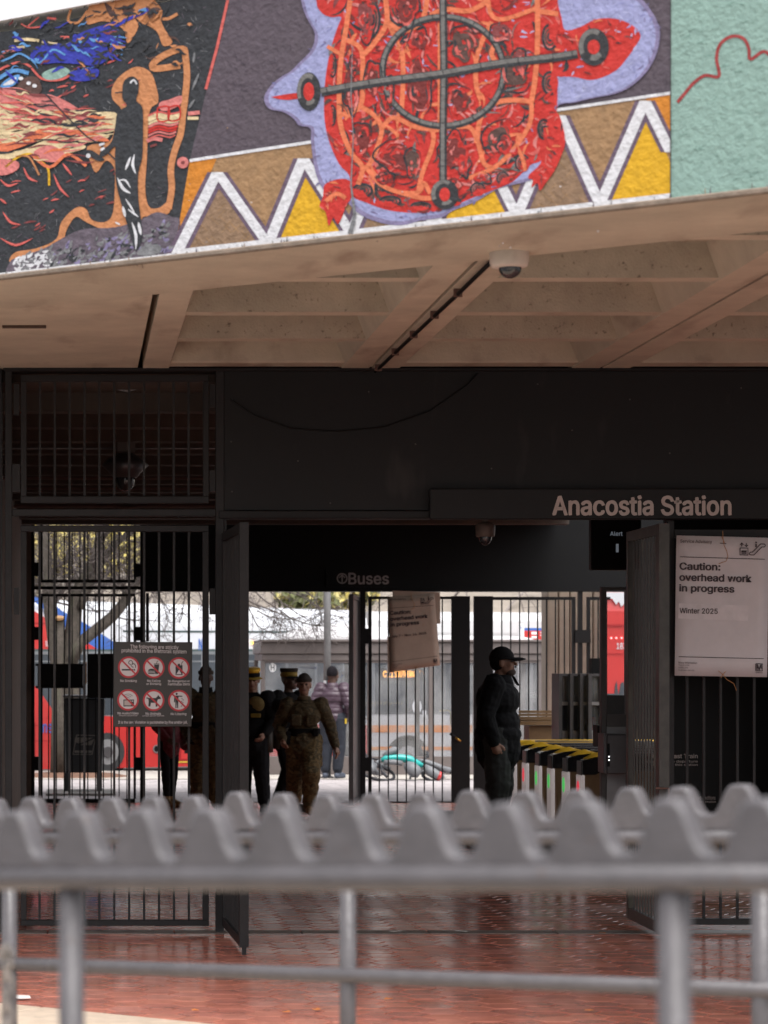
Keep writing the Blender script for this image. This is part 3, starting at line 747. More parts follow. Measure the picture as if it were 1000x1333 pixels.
body = cr([(415, -60), (412, 0), (418, 15), (430, 22), (444, 22), (440, 34), (432, 58), (425, 92), (422, 126), (423, 160), (430, 188), (442, 214), (455, 229), (458, 254), (478, 264), (508, 274), (550, 277), (582, 271), (614, 258), (640, 248), (668, 236),
           (690, 215), (705, 208), (716, 180), (724, 150), (726, 120), (725, 101), (730, 100), (748, 100), (768, 104), (786, 100), (804, 90), (816, 76), (826, 62), (834, 46), (822, 32), (800, 24), (776, 25), (755, 35), (736, 39), (731, 22), (726, 0), (720, -60)], 4, True)
p.poly(body, P_['red'], L[8])
foot_l = cr([(421, 250), (423, 240), (436, 234), (450, 233), (459, 240), (457, 258), (450, 268), (447, 278), (440, 292), (434, 283), (428, 294), (424, 276), (416, 268), (420, 258)], 3, True)
foot_r = cr([(690, 226), (704, 212), (703, 190), (700, 160), (712, 145), (726, 147), (733, 165), (736, 185), (731, 202), (722, 222), (712, 236), (703, 248), (700, 238), (692, 244), (694, 234), (688, 232)], 3, True)
p.poly(foot_l, P_['red'], L[9]); p.poly(foot_r, P_['red'], L[9])
tail = [(353, 126), (375, 122), (402, 119), (402, 127), (375, 130), (362, 129)]; p.poly(tail, P_['red'], L[9])
foot_t = cr([(412, -20), (414, 8), (424, 20), (440, 21), (450, 8), (450, -20)], 3, True); p.poly(foot_t, P_['red'], L[9])
cnt = 0
tries = 0
while cnt < 900 and tries < 12000:
    tries += 1
    x = r.uniform(420, 735); y = r.uniform(-55, 275)
    if not inpoly(x, y, body): continue
    fx, fy = noise.noise((x*.018, y*.018, 1)), noise.noise((x*.018, y*.018, 7)); a = math.atan2(fy, fx)+r.gauss(0, .35)
    pts = []; l = r.uniform(10, 34); k = 6; cur = r.uniform(-.35, .35); ok = True
    for i in range(k+1):
        pts.append((x, y)); x += l/k*math.cos(a); y += l/k*math.sin(a); a += cur
        if not inpoly(x, y, body): ok = False; break
    if not ok: continue
    near = noise.noise((pts[0][0]*.02+5, pts[0][1]*.02, 3))
    m = r.choice(['dred', 'black', 'brown', 'black', 'brown', 'red', 'mar', 'grey', 'pink']) if near > -.08 else r.choice(['pink', 'red', 'orange', 'dred', 'coral', 'red'])
    p.stroke(cr(pts, 2), r.uniform(1.6, 5.4), P_[m], L[9]+.0008+(cnt % 60)*.00006, True); cnt += 1
# nested rings inside the plates of the shell
for n_, (cx, cy, rx, ry) in enumerate([(457, 120, 10, 32), (486, 108, 13, 28), (471, 182, 14, 24), (520, 205, 28, 30), (538, 215, 12, 22), (592, 200, 22, 30), (604, 215, 10, 16), (650, 182, 26, 26), (660, 190, 14, 14), (668, 92, 24, 34), (676, 80, 12, 18), (600, 130, 22, 22), (546, 112, 18, 38), (602, 62, 22, 28), (530, 8, 18, 24), (476, 22, 16, 30), (655, 42, 18, 14), (546, 52, 16, 18), (462, 85, 8, 14), (628, 232, 12, 8), (590, 240, 18, 10), (505, 120, 9, 24), (500, 232, 16, 10)]):
    ph = r.uniform(0, 6); sh_ = lambda a, k_: (lambda w_: (cx+rx*k_*w_*math.cos(a+ph), cy+ry*k_*w_*math.sin(a+ph)))(1+.5*noise.noise((math.cos(a)*1.2+n_*3, math.sin(a)*1.2, 4)))
    p.poly([sh_(R(a), .62 if n_ % 2 else .8) for a in range(0, 360, 15)], P_[r.choice(['mar', 'dred', 'dred', 'brown'])], L[9]+.0046+n_*.00003)
    for j in range(13):
        a0 = r.uniform(0, 6.28); k0 = r.uniform(.15, .82); da = r.uniform(.5, 1.5); pts = [sh_(a0+da*q_i/5, k0+.05*math.sin(q_i*1.3+j)) for q_i in range(6)]
        p.stroke(cr(pts, 2), r.uniform(1.6, 4.6), P_[r.choice(['red', 'black', 'red', 'coral', 'red', 'red', 'brown', 'coral', 'pink'])], L[9]+.0056+n_*.00007+j*.00012, True)
    o_a = r.uniform(0, 6); p.stroke(cr([sh_(o_a+R(a), .95) for a in range(0, r.choice([150, 220, 270]), 18)], 2), 2.6, P_['black'], L[9]+.0075, True)
# shell plates
for (cx, cy, rx, ry, w) in [(447, 185, 8, 16, 2), (433, 85, 6, 16, 2), (433, 150, 5, 14, 2), (472, 248, 14, 10, 3), (508, 262, 15, 8, 3), (548, 268, 14, 6, 3), (622, 246, 10, 9, 2), (655, 232, 9, 9, 2), (680, 212, 10, 12, 2), (708, 168, 9, 14, 3), (716, 48, 11, 18, 3), (716, 108, 11, 16, 3), (592, 262, 9, 6, 3), (520, 8, 16, 26, 3), (484, 25, 12, 24, 3)]:
    an = math.degrees(math.atan2(cy-125, cx-577)); q = L[10]+.0001*w
    p.ring((cx, cy), rx, ry, 0.01, 0.01, P_['red'], q, 18)
    for f_, c_, ww in ((1., 'black', w+.6), (.66, 'brown', w), (.36, 'black', w)): p.ring((cx, cy), rx*f_, ry*f_, max(.3, rx*f_-ww), max(.3, ry*f_-ww), P_[c_], q+.0008, 16, 0, an+70, an+290)
    p.ring((cx, cy), rx*.8, ry*.8, rx*.8-1.6, ry*.8-1.6, P_['pink'], q+.0007, 14, 0, an+100, an+250)
for k in range(150):                                  # strokes on the head and the hind feet
    pg = [foot_l, foot_r, [(738, 40), (770, 26), (806, 24), (830, 47), (812, 80), (782, 101), (740, 99)]][k % 3]
    xs_, ys_ = [v[0] for v in pg], [v[1] for v in pg]; x, y = r.uniform(min(xs_), max(xs_)), r.uniform(min(ys_), max(ys_)); a = r.gauss(.6, .8); l = r.uniform(5, 14)
    x2, y2 = x+l*math.cos(a), y+l*math.sin(a)
    if inpoly(x, y, pg) and inpoly(x2, y2, pg): p.stroke(cr([(x, y), ((x+x2)/2+r.uniform(-2, 2), (y+y2)/2+r.uniform(-2, 2)), (x2, y2)], 3), r.uniform(1.5, 3.2), P_[r.choice(['dred', 'coral', 'mar', 'black', 'orange', 'coral'])], L[10]+.0003+(k % 30)*.00006, True)
net = [[(456, 0), (450, 40), (445, 70), (442, 105), (442, 150), (447, 175), (458, 200), (472, 218), (466, 240)], [(452, 52), (470, 64), (472, 100), (469, 138), (443, 150)], [(469, 138), (487, 150), (497, 168), (490, 195), (480, 215), (472, 219)],
       [(497, -30), (504, 25), (488, 55), (472, 72)], [(504, 25), (515, 50)], [(524, 66), (525, 100), (523, 142)], [(497, 168), (512, 153), (540, 165), (562, 170), (563, 190), (550, 225), (545, 248)], [(478, 220), (496, 240), (520, 250), (545, 250), (552, 238), (560, 252)],
       [(562, 170), (590, 166), (612, 166), (622, 185), (630, 212), (640, 218)], [(620, 186), (627, 150), (645, 134), (668, 130), (692, 132)], [(692, 132), (697, 100), (700, 50), (699, -30)], [(692, 132), (690, 160), (672, 190), (645, 217), (610, 232)], [(635, -20), (638, 15), (655, 25), (700, 10)],
       [(560, 20), (580, 12), (610, 14), (634, 2)], [(640, 28), (627, 55), (620, 80), (620, 110), (626, 130)], [(504, 28), (525, 40), (548, 28), (556, 0), (556, -30)], [(700, 14), (727, 18)], [(650, 50), (640, 70), (655, 90)], [(600, 240), (560, 258), (520, 250)], [(672, 190), (680, 205), (684, 222)], [(426, 60), (443, 70)], [(573, 30), (573, 160)], [(424, 262), (438, 252), (450, 258)]]
for i, c in enumerate(net): p.stroke(cr(c, 5), r.uniform(5, 7), P_['orange'], L[10]+.0012+i*.00006)
p.build('turtle', mural)
# -- medicine wheel rope
p = Paint(MP, .3); k = 0
def rope(pts, w, o, closed=False):
    pts = cr(pts, 6, closed)+([pts[0]] if closed else [])
    p.stroke(pts, w, P_['char'], o); p.stroke([(x-w*.06, y-w*.16) for x, y in pts], w*.5, P_['grey'], o+.0006)
    for i in range(2, len(pts)-1, 4):
        a, c = pts[i], pts[i+1]; d = math.hypot(c[0]-a[0], c[1]-a[1]) or 1; nx_, ny_ = -(c[1]-a[1])/d, (c[0]-a[0])/d
        p.stroke([(a[0]-nx_*w*.4, a[1]-ny_*w*.4), (a[0]+nx_*w*.4, a[1]+ny_*w*.4)], 1.1, P_['char'], o+.0012)
rope([(577+79*math.cos(R(t)), 93+71*math.sin(R(t))) for t in range(0, 360, 20)], 9, L[11], True)
rope([(577, -40), (577, 20), (578, 90), (577, 160), (577, 236)], 10, L[11]+.002)
rope([(418, 120), (450, 114), (500, 106), (577, 96), (650, 83), (720, 75), (752, 70)], 11.5, L[12])
for (c, rx, ry, hx, hy) in (((402, 119), 15.5, 25, 7, 12), ((773, 61), 20, 24.5, 8, 9.5), ((579, 253), 18, 19.5, 7, 9)):
    p.poly([(c[0]+hx*math.cos(R(a)), c[1]+hy*math.sin(R(a))) for a in range(0, 360, 20)], P_['red'], L[11]+.0025)
    p.ring(c, rx, ry, hx, hy, P_['char'], L[12]+.0005); p.ring((c[0]-1, c[1]-1), rx*.92, ry*.92, rx*.62, ry*.66, P_['grey'], L[12]+.001, 24, 0, 150, 300)
    p.ring(c, rx*.7, ry*.72, hx*1.05, hy*1.05, P_['grey'], L[12]+.001, 12, 0, 40, 110)
p.build('medicine_wheel', mural)

# -- night fishing scene on the left
p = Paint(MP, .3); s = lambda u: u/2.941
q_ = lambda pts: [(u/2.941, v/2.941) for u, v in pts]
def blob(pts, m, o, k=4): p.poly(cr(q_(pts), k, True), P_[m], o)
def ln(pts, w, m, o, tp=False): p.stroke(cr(q_(pts), 4), w, P_[m], o, tp)
for i in range(900):                                  # dark brush texture
    x = r.uniform(-30, 275); y = r.uniform(8, 345)
    if x > 240+(209-y)*.24-8: continue
    a = noise.noise((x*.03, y*.03, 2))*4; l = r.uniform(3, 9)
    p.stroke([(x, y), (x+l*math.cos(a), y+l*math.sin(a))], r.uniform(.6, 1.5), r.choice([P_['stone'], P_['black'], P_['rock'], P_['black']]), L[1]+(i % 30)*.00006, True)
# copper glow round the figure, ground line and tree shapes
blob([(35, 1000), (60, 965), (140, 950), (215, 915), (235, 850), (290, 795), (330, 800), (350, 840), (400, 850), (432, 815), (440, 700), (436, 640), (405, 615), (370, 660), (350, 630), (335, 560), (420, 540), (442, 470), (465, 420), (432, 380), (430, 335), (460, 290), (520, 255), (575, 275), (598, 330), (606, 390), (575, 420), (566, 520), (562, 620), (556, 720), (570, 790), (610, 795), (645, 770), (648, 815), (590, 830), (548, 830), (540, 860), (470, 880), (400, 880), (330, 850), (290, 830), (255, 880), (235, 935), (150, 975), (70, 1000)], 'ochre', L[2])
p.stroke(cr(q_([(690, 250), (592, 262), (588, 240), (640, 205), (700, 182), (712, 215), (716, 290), (708, 380), (700, 440), (692, 510), (668, 580), (652, 650), (658, 720), (645, 800)]), 4), [6, 9, 8, 9, 11]+[8]*60, P_['ochre'], L[2]+.0006) if False else ln([(690, 250), (592, 262), (590, 238), (640, 205), (700, 186), (710, 215), (716, 290), (708, 380), (700, 440), (692, 510), (668, 580), (654, 650), (658, 720), (645, 800)], 8.5, 'ochre', L[2]+.0006)
blob([(350, 0), (330, 90), (400, 80), (470, 110), (490, 165), (530, 100), (510, 60), (560, 95), (620, 60), (600, 10), (520, -40), (400, -40)], 'ochre', L[2])
blob([(545, 80), (600, 55), (630, 110), (660, 160), (625, 175), (600, 120)], 'ochre', L[2])
ln([(290, -20), (270, 40), (262, 80), (300, 85), (335, 40)], 3.2, 'ochre', L[2]); ln([(600, 66), (640, 72), (680, 52)], 4, 'ochre', L[2])
for q in ([(400, 10), (430, 30), (450, 70), (420, 60)], [(470, 20), (520, 40), (480, 60)], [(560, 20), (590, 50), (570, 70)]): blob(q, 'brown', L[3])
# water and cloud bands
blob([(-60, 335), (60, 345), (180, 365), (240, 385), (330, 430), (370, 450), (300, 470), (180, 460), (60, 420), (-60, 400)], 'pink', L[4])
blob([(-60, 395), (40, 400), (110, 435), (60, 470), (-60, 470)], 'cream', L[5]); blob([(-60, 440), (100, 450), (260, 440), (440, 430), (440, 500), (300, 510), (120, 490), (-60, 520)], 'cream', L[4]+.0007)
blob([(60, 420), (180, 430), (250, 455), (200, 480), (80, 455)], 'coral', L[5]); blob([(180, 360), (260, 390), (340, 450), (300, 460), (220, 410)], 'pink', L[5])
blob([(-60, 500), (60, 505), (180, 475), (320, 500), (420, 520), (340, 545), (200, 530), (80, 560), (-60, 580)], 'cream', L[4]+.0014)
blob([(-60, 560), (60, 540), (160, 490), (240, 490), (160, 530), (60, 570), (-60, 600)], 'orange', L[5]); blob([(200, 500), (330, 500), (420, 540), (300, 530)], 'orange', L[5])
blob([(-60, 590), (80, 575), (200, 530), (330, 560), (240, 590), (120, 590), (-60, 630)], 'cream', L[5]+.0006); blob([(130, 580), (190, 555), (250, 590), (210, 620), (150, 610)], 'pink', L[6])
ln([(20, 640), (70, 600), (120, 590), (160, 620), (185, 650), (188, 710)], 3, 'yellow', L[6]); ln([(120, 590), (190, 640), (260, 590), (330, 635)], 4, 'orange', L[6]+.0004); ln([(60, 600), (110, 600), (150, 670)], 2.5, 'ochre', L[6])
blob([(-40, 610), (60, 615), (70, 645), (20, 670), (-40, 660)], 'pink', L[6])
for a in ([(90, 640), (110, 680), (145, 695)], [(205, 665), (230, 720), (265, 755)], [(0, 685), (30, 710), (70, 700)], [(0, 760), (25, 780)], [(10, 810), (40, 850), (80, 860)], [(0, 910), (60, 938), (125, 912)], [(240, 625), (275, 670)]): ln(a, 3.2, 'coral', L[5], True)
for i in range(46):
    x, y = r.choice([(r.uniform(230, 440), r.uniform(640, 800)), (r.uniform(380, 520), r.uniform(190, 420)), (r.uniform(20, 230), r.uniform(660, 900)), (r.uniform(180, 330), r.uniform(300, 420))]); l = r.uniform(18, 50)
    ln([(x, y), (x+l*.5, y-6), (x+l, y-12+r.uniform(-8, 8))], r.uniform(1.4, 3), r.choice(['mar', 'mar', 'coral']), L[1]+.0025+i*.00002, True)
for i in range(150):
    x = r.uniform(-50, 420); c_ = 340+.26*max(0, x); y = r.uniform(c_-10, min(620, c_+240)) if x < 260 else r.uniform(430, 540)
    l = r.uniform(40, 130); sl = r.uniform(-.25, .18)+(.25 if y < 430 else -.05)
    if x+l > 445: continue
    ln([(x, y), (x+l*.33, y+l*.33*sl+r.uniform(-9, 9)), (x+l*.66, y+l*.66*sl+r.uniform(-9, 9)), (x+l, y+l*sl)], r.uniform(1.2, 4), r.choice(['cream', 'pink', 'coral', 'orange', 'mar', 'pink', 'cream', 'mar', 'black']), L[6]+.001+(i % 50)*.00006, True)
# blue cloud
blob([(120, 200), (150, 175), (250, 170), (300, 130), (380, 100), (440, 95), (435, 150), (410, 170), (415, 220), (370, 250), (300, 245), (220, 240), (160, 245), (120, 230)], 'blue', L[5])
blob([(270, 275), (370, 262), (372, 295), (330, 310), (275, 305)], 'blue', L[5]); blob([(400, 95), (480, 70), (540, 45), (560, 30), (565, 45), (500, 75), (430, 110)], 'blue', L[5]+.0005)
ln([(-20, 245), (40, 220), (80, 205), (150, 240), (200, 190), (250, 210)], 2.6, 'sky', L[6]); ln([(-20, 275), (60, 240), (110, 250), (160, 300), (230, 305), (270, 285)], 3, 'coral', L[6]); ln([(-20, 310), (50, 270), (110, 280)], 5, 'sky', L[6]); ln([(530, 45), (560, 35)], 5, 'sky', L[6])
blob([(160, 285), (190, 265), (240, 255), (268, 275), (230, 300), (180, 305)], 'teal', L[6]+.0006); blob([(0, 330), (30, 300), (75, 285), (60, 320), (30, 335)], 'sky', L[6]); blob([(10, 325), (60, 295), (50, 320)], 'white', L[7])
blob([(60, 345), (90, 300), (140, 295), (160, 340), (140, 360), (80, 355)], 'brown', L[5])
for (x, y) in ((80, 300), (110, 318), (132, 328)): p.disc((x/2.941, y/2.941), 3, 2.4, P_['white'], L[7])
ln([(55, 155), (100, 150), (150, 155)], 4, 'cream', L[4]); ln([(160, 160), (220, 168)], 3, 'cream', L[4]); ln([(45, 185), (95, 178)], 3.5, 'cream', L[4]); ln([(10, 200), (60, 190)], 4, 'pink', L[4])
ln([(230, 143), (265, 143)], 4, 'coral', L[4]); ln([(180, 68), (215, 72)], 3, 'coral', L[4]); ln([(80, 90), (110, 105), (155, 102)], 2, 'coral', L[4]); ln([(100, 105), (148, 65)], 2, 'coral', L[4])
# bits of red right of the figure
blob([(612, 392), (650, 380), (694, 366), (690, 400), (640, 424), (612, 418)], 'pink', L[4])
for (y, c, w) in ((440, 'cream', 3), (450, 'cream', 4), (463, 'cream', 3), (474, 'pink', 3), (431, 'coral', 2.4), (486, 'red', 3), (497, 'red', 2.6), (508, 'pink', 2.2), (520, 'coral', 2)): ln([(568, y+12), (605, y-3), (650, y+5), (694-(y-430)*.25, y-4)], w, c, L[5]+.00006*(y-430))
for (x, y) in ((604, 412), (646, 410)): ln([(x, y), (x+40, y-4), (x+40, y+46), (x, y+48), (x, y)], 2, 'red', L[6])
ln([(562, 540), (590, 530), (622, 536)], 5, 'pink', L[5]); ln([(575, 560), (600, 552)], 3, 'mar', L[5])
ln([(720, 435), (765, 430)], 5, 'pink', L[5]); ln([(718, 452), (760, 452)], 4, 'cream', L[5]); p.disc((s(700), s(622)), 7.5, 7.5, P_['pink'], L[7]); p.disc((s(700), s(622)), 2.5, 2.5, P_['mar'], L[7]+.0006)
for a in ([(745, 200), (740, 240)], [(762, 280), (735, 345)], [(745, 380), (722, 415)]): ln(a, 3.4, 'stone', L[3], True)
p.stroke([(296.5, 0), (283, 60), (268, 116)], 3.6, P_['coral'], L[3])
for i in range(260):                                  # thin wandering strokes over the copper and blue shapes
    x = r.uniform(-20, 720); y = r.uniform(10, 340) if i % 2 else r.uniform(90, 300); l = r.uniform(18, 70); a = r.gauss(-.5 if y < 120 else .1, .5)
    if i % 2 and x < 300: x += 300
    if not i % 2: x = min(x, 420)
    if (x > 640 and y > 250) or (360 < x < 640 and 225 < y < 430): continue
    ln([(x, y), (x+l*.33*math.cos(a), y+l*.33*math.sin(a)+r.uniform(-9, 9)), (x+l*.66*math.cos(a), y+l*.66*math.sin(a)+r.uniform(-9, 9)), (x+l*math.cos(a), y+l*math.sin(a))], r.uniform(1.2, 4.4), r.choice(['black', 'black', 'brown', 'black', 'ochre', 'char'] if i % 2 else ['black', 'black', 'blue', 'blue', 'sky', 'black', 'mar']), L[7]+.0008+(i % 50)*.00006, True)
# figure with rod
blob([(468, 350), (475, 310), (505, 292), (530, 310), (530, 350), (522, 385), (545, 410), (548, 480), (545, 600), (530, 660), (530, 760), (545, 900), (520, 960), (500, 900), (470, 800), (445, 700), (440, 600), (440, 560), (410, 590), (385, 600), (385, 580), (425, 545), (440, 490), (450, 430), (485, 405), (470, 380)], 'black', L[8])
ln([(440, 355), (470, 352)], 1.6, 'black', L[8]); ln([(175, 360), (260, 450), (330, 520), (380, 550), (410, 580), (440, 610)], 1.8, 'black', L[8]+.001)
ln([(130, 535), (200, 535), (250, 545), (300, 540)], 1.6, 'black', L[7])
ln([(498, 318), (512, 306), (524, 322)], 2.4, 'white', L[9])
for a in ([(515, 590), (508, 630), (520, 665)], [(450, 680), (470, 720), (500, 740)], [(480, 760), (500, 790), (515, 815)], [(470, 790), (480, 830)], [(505, 850), (520, 900), (520, 955)], [(440, 850), (460, 860)], [(500, 600), (480, 650)], [(455, 690), (480, 690), (500, 720)], [(490, 800), (530, 830)], [(530, 850), (540, 900)]): ln(a, r.uniform(2.2, 4.6), 'white', L[9], True)
ln([(380, 555), (400, 548)], 3, 'white', L[9]); ln([(385, 575), (400, 565)], 3, 'white', L[9]); p.disc((s(338), s(596)), 3, 3, P_['white'], L[8]); blob([(330, 580), (350, 575), (400, 610), (370, 615)], 'black', L[7])
# stones at the foot
blob([(40, 1000), (70, 985), (170, 950), (260, 900), (330, 875), (440, 870), (540, 840), (600, 812), (660, 830), (690, 850), (660, 985), (400, 1015), (150, 1045), (30, 1050)], 'rock', L[3])
for i in range(330):
    t = r.random(); x = 45+t*600; lo, hi = 985-t*130, 1045-t*75
    y = r.uniform(min(lo, 1000), hi); m = r.choice(['white', 'white', 'stone'] if x < 190 else ['stone', 'rock', 'lav2', 'black', 'stone'])
    a = r.uniform(-1.2, .4); l = r.uniform(12, 34)
    ln([(x, y), (x+l*.5*math.cos(a), y+l*.5*math.sin(a)+4), (x+l*math.cos(a), y+l*math.sin(a))], r.uniform(2, 5), m, L[4]+(i % 40)*.00006, True)
blob([(525, 975), (545, 945), (600, 935), (620, 955), (590, 975)], 'stone', L[5])
p.build('night_fishing_scene', mural)
p = Paint(MP, .3)                                     # dirt runs along the lower edge and the joint between panels
for i in range(60):
    x = r.uniform(-40, 1060); y1 = BOT(x)-1; l = r.uniform(2, 12)*r.random(); p.stroke([(x, y1), (x+r.uniform(-.6, .6), y1-l*.5), (x+r.uniform(-1, 1), y1-l)], [r.uniform(1, 2.6), 1.2, .5], P_[r.choice(['stone', 'tan2', 'rock', 'grey'])], L[12]+.002+(i % 30)*.00008)
for i in range(40):
    x = r.uniform(230, 870); y = r.uniform(150, 330); p.disc((x, y), r.uniform(.5, 1.4), r.uniform(.4, 1), P_[r.choice(['stone', 'white', 'tan2'])], L[12]+.002+i*.00006, 7)
p.stroke([(873.2, TOP(873)), (873.2, BOT(873))], 1.3, P_['char'], L[12]+.002); p.build('dirt_marks', mural)
# crack with pale filler in the wall
p = Paint(MP, .3); p.stroke([(459, 60), (457, 120), (460, 180), (457, 240), (462, 280), (456, BOT(456)-2)], [1, 1.4, 1, 2, 4, 7], P_['stone'], L[12]+.003); p.build('crack_filler', mural)
# ---------------------------------------------------------------- foreground railings with wave-cut plates
MS = .78
def railing(Y0, peaks, valleys, lip, th, name, label, parts):
    Yf = lambda px: Y0/(1+MS*(px-XV)/F)
    P = lambda px, py: at(px, py, Yf(px))
    al = math.atan(MS); along = Vector((math.cos(al), -math.sin(al), 0)); back = Vector((math.sin(al), math.cos(al), 0))
    root = thing(name, (P(500, 865).x, P(500, 865).y, .46), label, 'railing', None)
    # profile
    pts = []
    ks = sorted([(x, y, 1) for x, y in peaks]+[(x, y, 0) for x, y in valleys])
    for (a, c) in zip(ks, ks[1:]):
        for k in range(9):
            t = k/9; u = t if a[2] else 1-t; h = .5-.5*math.cos(math.pi*u**1.12); h = h*h*(3-2*h); sgn = h if a[2] else 1-h
            pts.append((a[0]+(c[0]-a[0])*t, a[1]+(c[1]-a[1])*sgn))
    pts.append(ks[-1][:2])
    top = [P(*q) for q in pts]; bot = [P(x, lip(x)) for x, y in pts]
    mb = MB(); n = len(top); vs = []; rr = .009
    for i in range(n):
        d = (top[min(i+1, n-1)]-top[max(i-1, 0)]).normalized(); up = Vector((0, 0, 1))-d*d.z; up = (up-back*up.dot(back)).normalized()
        t = top[i]
        vs += [bot[i], t-up*rr, t-up*rr*.3+back*rr*.3, t+back*rr, t+back*(th-rr), t-up*rr*.3+back*(th-rr*.3), t-up*rr+back*th, bot[i]+back*th]
    fs = []
    for i in range(n-1):
        a, c = 8*i, 8*i+8
        fs += [(a+j, c+j, c+j+1, a+j+1) for j in range(7)]+[(a+7, c+7, c, a)]
    fs += [tuple(range(8)), tuple(range(8*n-8, 8*n))[::-1]]
    mb.add(vs, fs, M['rail']); o = mb.build('wave_plate', root, smooth=True)
    nm = [back*-1]*0
    for f in o.data.polygons:
        if abs(f.normal.dot(back)) > .97 or abs(f.normal.z) < -2: f.use_smooth = False
    for kind, a in parts:
        if kind == 'rail':
            (x0, y0), (x1, y1), r = a; q0, q1 = P(x0, y0)+back*.012, P(x1, y1)+back*.012
            mb = MB(); mb.tube([q0, q0.lerp(q1, .5), q1], r, M['rail'], 16); mb.build('rail', root, smooth=True)
        if kind == 'post':
            x, ytop, r = a; q = P(x, ytop)+back*th*.5
            mb = MB(); mb.tube([q, Vector((q.x, q.y, .44))], r, M['rail'], 16); mb.lathe((q.x, q.y, .44), [(r*2.2, 0), (r*2.2, .012), (r*1.3, .02)], M['rail']); mb.build('post', root, smooth=True)
        if kind == 'joint':
            x, y, r = a; q = P(x, y)+back*th*.5; mb = MB(); mb.ell(q, (r, r, r), M['rail']); mb.build('joint', root, smooth=True)
    return P
fp_ = [(-68, 1060), (14, 1057), (93.5, 1055), (175, 1053), (262, 1052), (352, 1052), (447, 1048), (542.5, 1047), (648, 1045), (750, 1043), (864, 1041), (980, 1040), (1102, 1039)]
fv_ = [(-26, 1118), (54, 1117), (136, 1117), (220, 1117), (309, 1116), (401, 1116), (497, 1115), (598, 1114), (703, 1113), (811, 1112), (926, 1111), (1046, 1110)]
def extend(L, s0, g0, s1, g1, k):                    # the same waves go on past the frame
    L = sorted(L); a, b = L[0], L[-1]
    for i in range(k): a = (a[0]-s0*g0**i, a[1]); L.insert(0, a); b = (b[0]+s1*g1**i, b[1]); L.append(b)
    return L
jr_ = random.Random(2)
fp_ = [(x+jr_.uniform(-2, 2), y+jr_.uniform(-1.5, 2)) for x, y in fp_]; fv_ = [(x+jr_.uniform(-2.5, 2.5), y+jr_.uniform(-2, 2)) for x, y in fv_]
fp_ = extend(fp_, 78, .97, 126, 1.06, 5); fv_ = extend(fv_, 78, .97, 126, 1.06, 5)
railing(4.9, fp_, fv_, lambda x: 1129, .055, 'wave_railing', 'blurred grey painted railing with wave-cut plate nearest the viewer',
        [('rail', ((-420, 1144), (1790, 1142), .0225)), ('post', (81, 1150, .0235)), ('post', (868, 1150, .0265)), ('post', (1560, 1150, .0265))])
bpk = [(-13, 1040), (36, 1038), (85, 1038), (139, 1038), (194, 1037), (246, 1036), (303, 1031), (362, 1033), (420, 1034), (481, 1033), (544, 1032), (607, 1029), (679, 1030), (747, 1028), (816, 1025), (881, 1024), (959, 1021), (1038, 1020)]
bvl = [(10, 1073), (62, 1072), (113, 1071), (167, 1071), (220, 1074), (275, 1073), (333, 1072), (391, 1071), (450, 1070), (513, 1072), (575, 1072), (644, 1068), (713, 1067), (782, 1063), (849, 1060), (920, 1060), (1000, 1058)]
bpk = extend(bpk, 48, .98, 80, 1.03, 7); bvl = extend(bvl, 50, .98, 80, 1.03, 7)
railing(8.1, bpk, bvl, lambda x: 1080, .055, 'wave_railing', 'second grey wave-cut railing farther from the viewer behind the nearest one',
        [('rail', ((-340, 1091), (1640, 1089), .019)), ('rail', ((-340, 1243), (1640, 1312), .021)), ('post', (5, 1095, .024)), ('post', (446, 1095, .0235)), ('post', (986, 1095, .027)), ('post', (1500, 1095, .025)), ('joint', (446, 1271, .028))])

# chain hanging at the lower left
ch = thing('padlock_chain', at(8, 1300, 5.1), 'mottled steel chain with a rusty knot hanging at the lower left railing', 'chain')
cm = mat('mottled_chain', (.20, .195, .19), .5, .4, .6, 60, .3, 90, col2=(.40, .33, .28), c2amt=.5)
for k in range(9):
    c = at(9, 1262+k*20, 5.1); mb = MB(); ring = []
    for j in range(13):
        t = 2*math.pi*j/12; x, z = .0095*math.cos(t), .019*math.sin(t)
        ring.append(c+(Vector((x, 0, z)) if k % 2 else Vector((x*.35, x, z))))
    mb.tube(ring, .0042, cm, 7, False); mb.build('link', ch, smooth=True)
mb = MB()
for k in range(7): mb.ell(at(6+random.Random(k).uniform(-7, 9), 1243+random.Random(k+9).uniform(-12, 12), 5.1), (.008, .01, .009), cm, 8, 6)
mb.build('knot', ch, smooth=True)

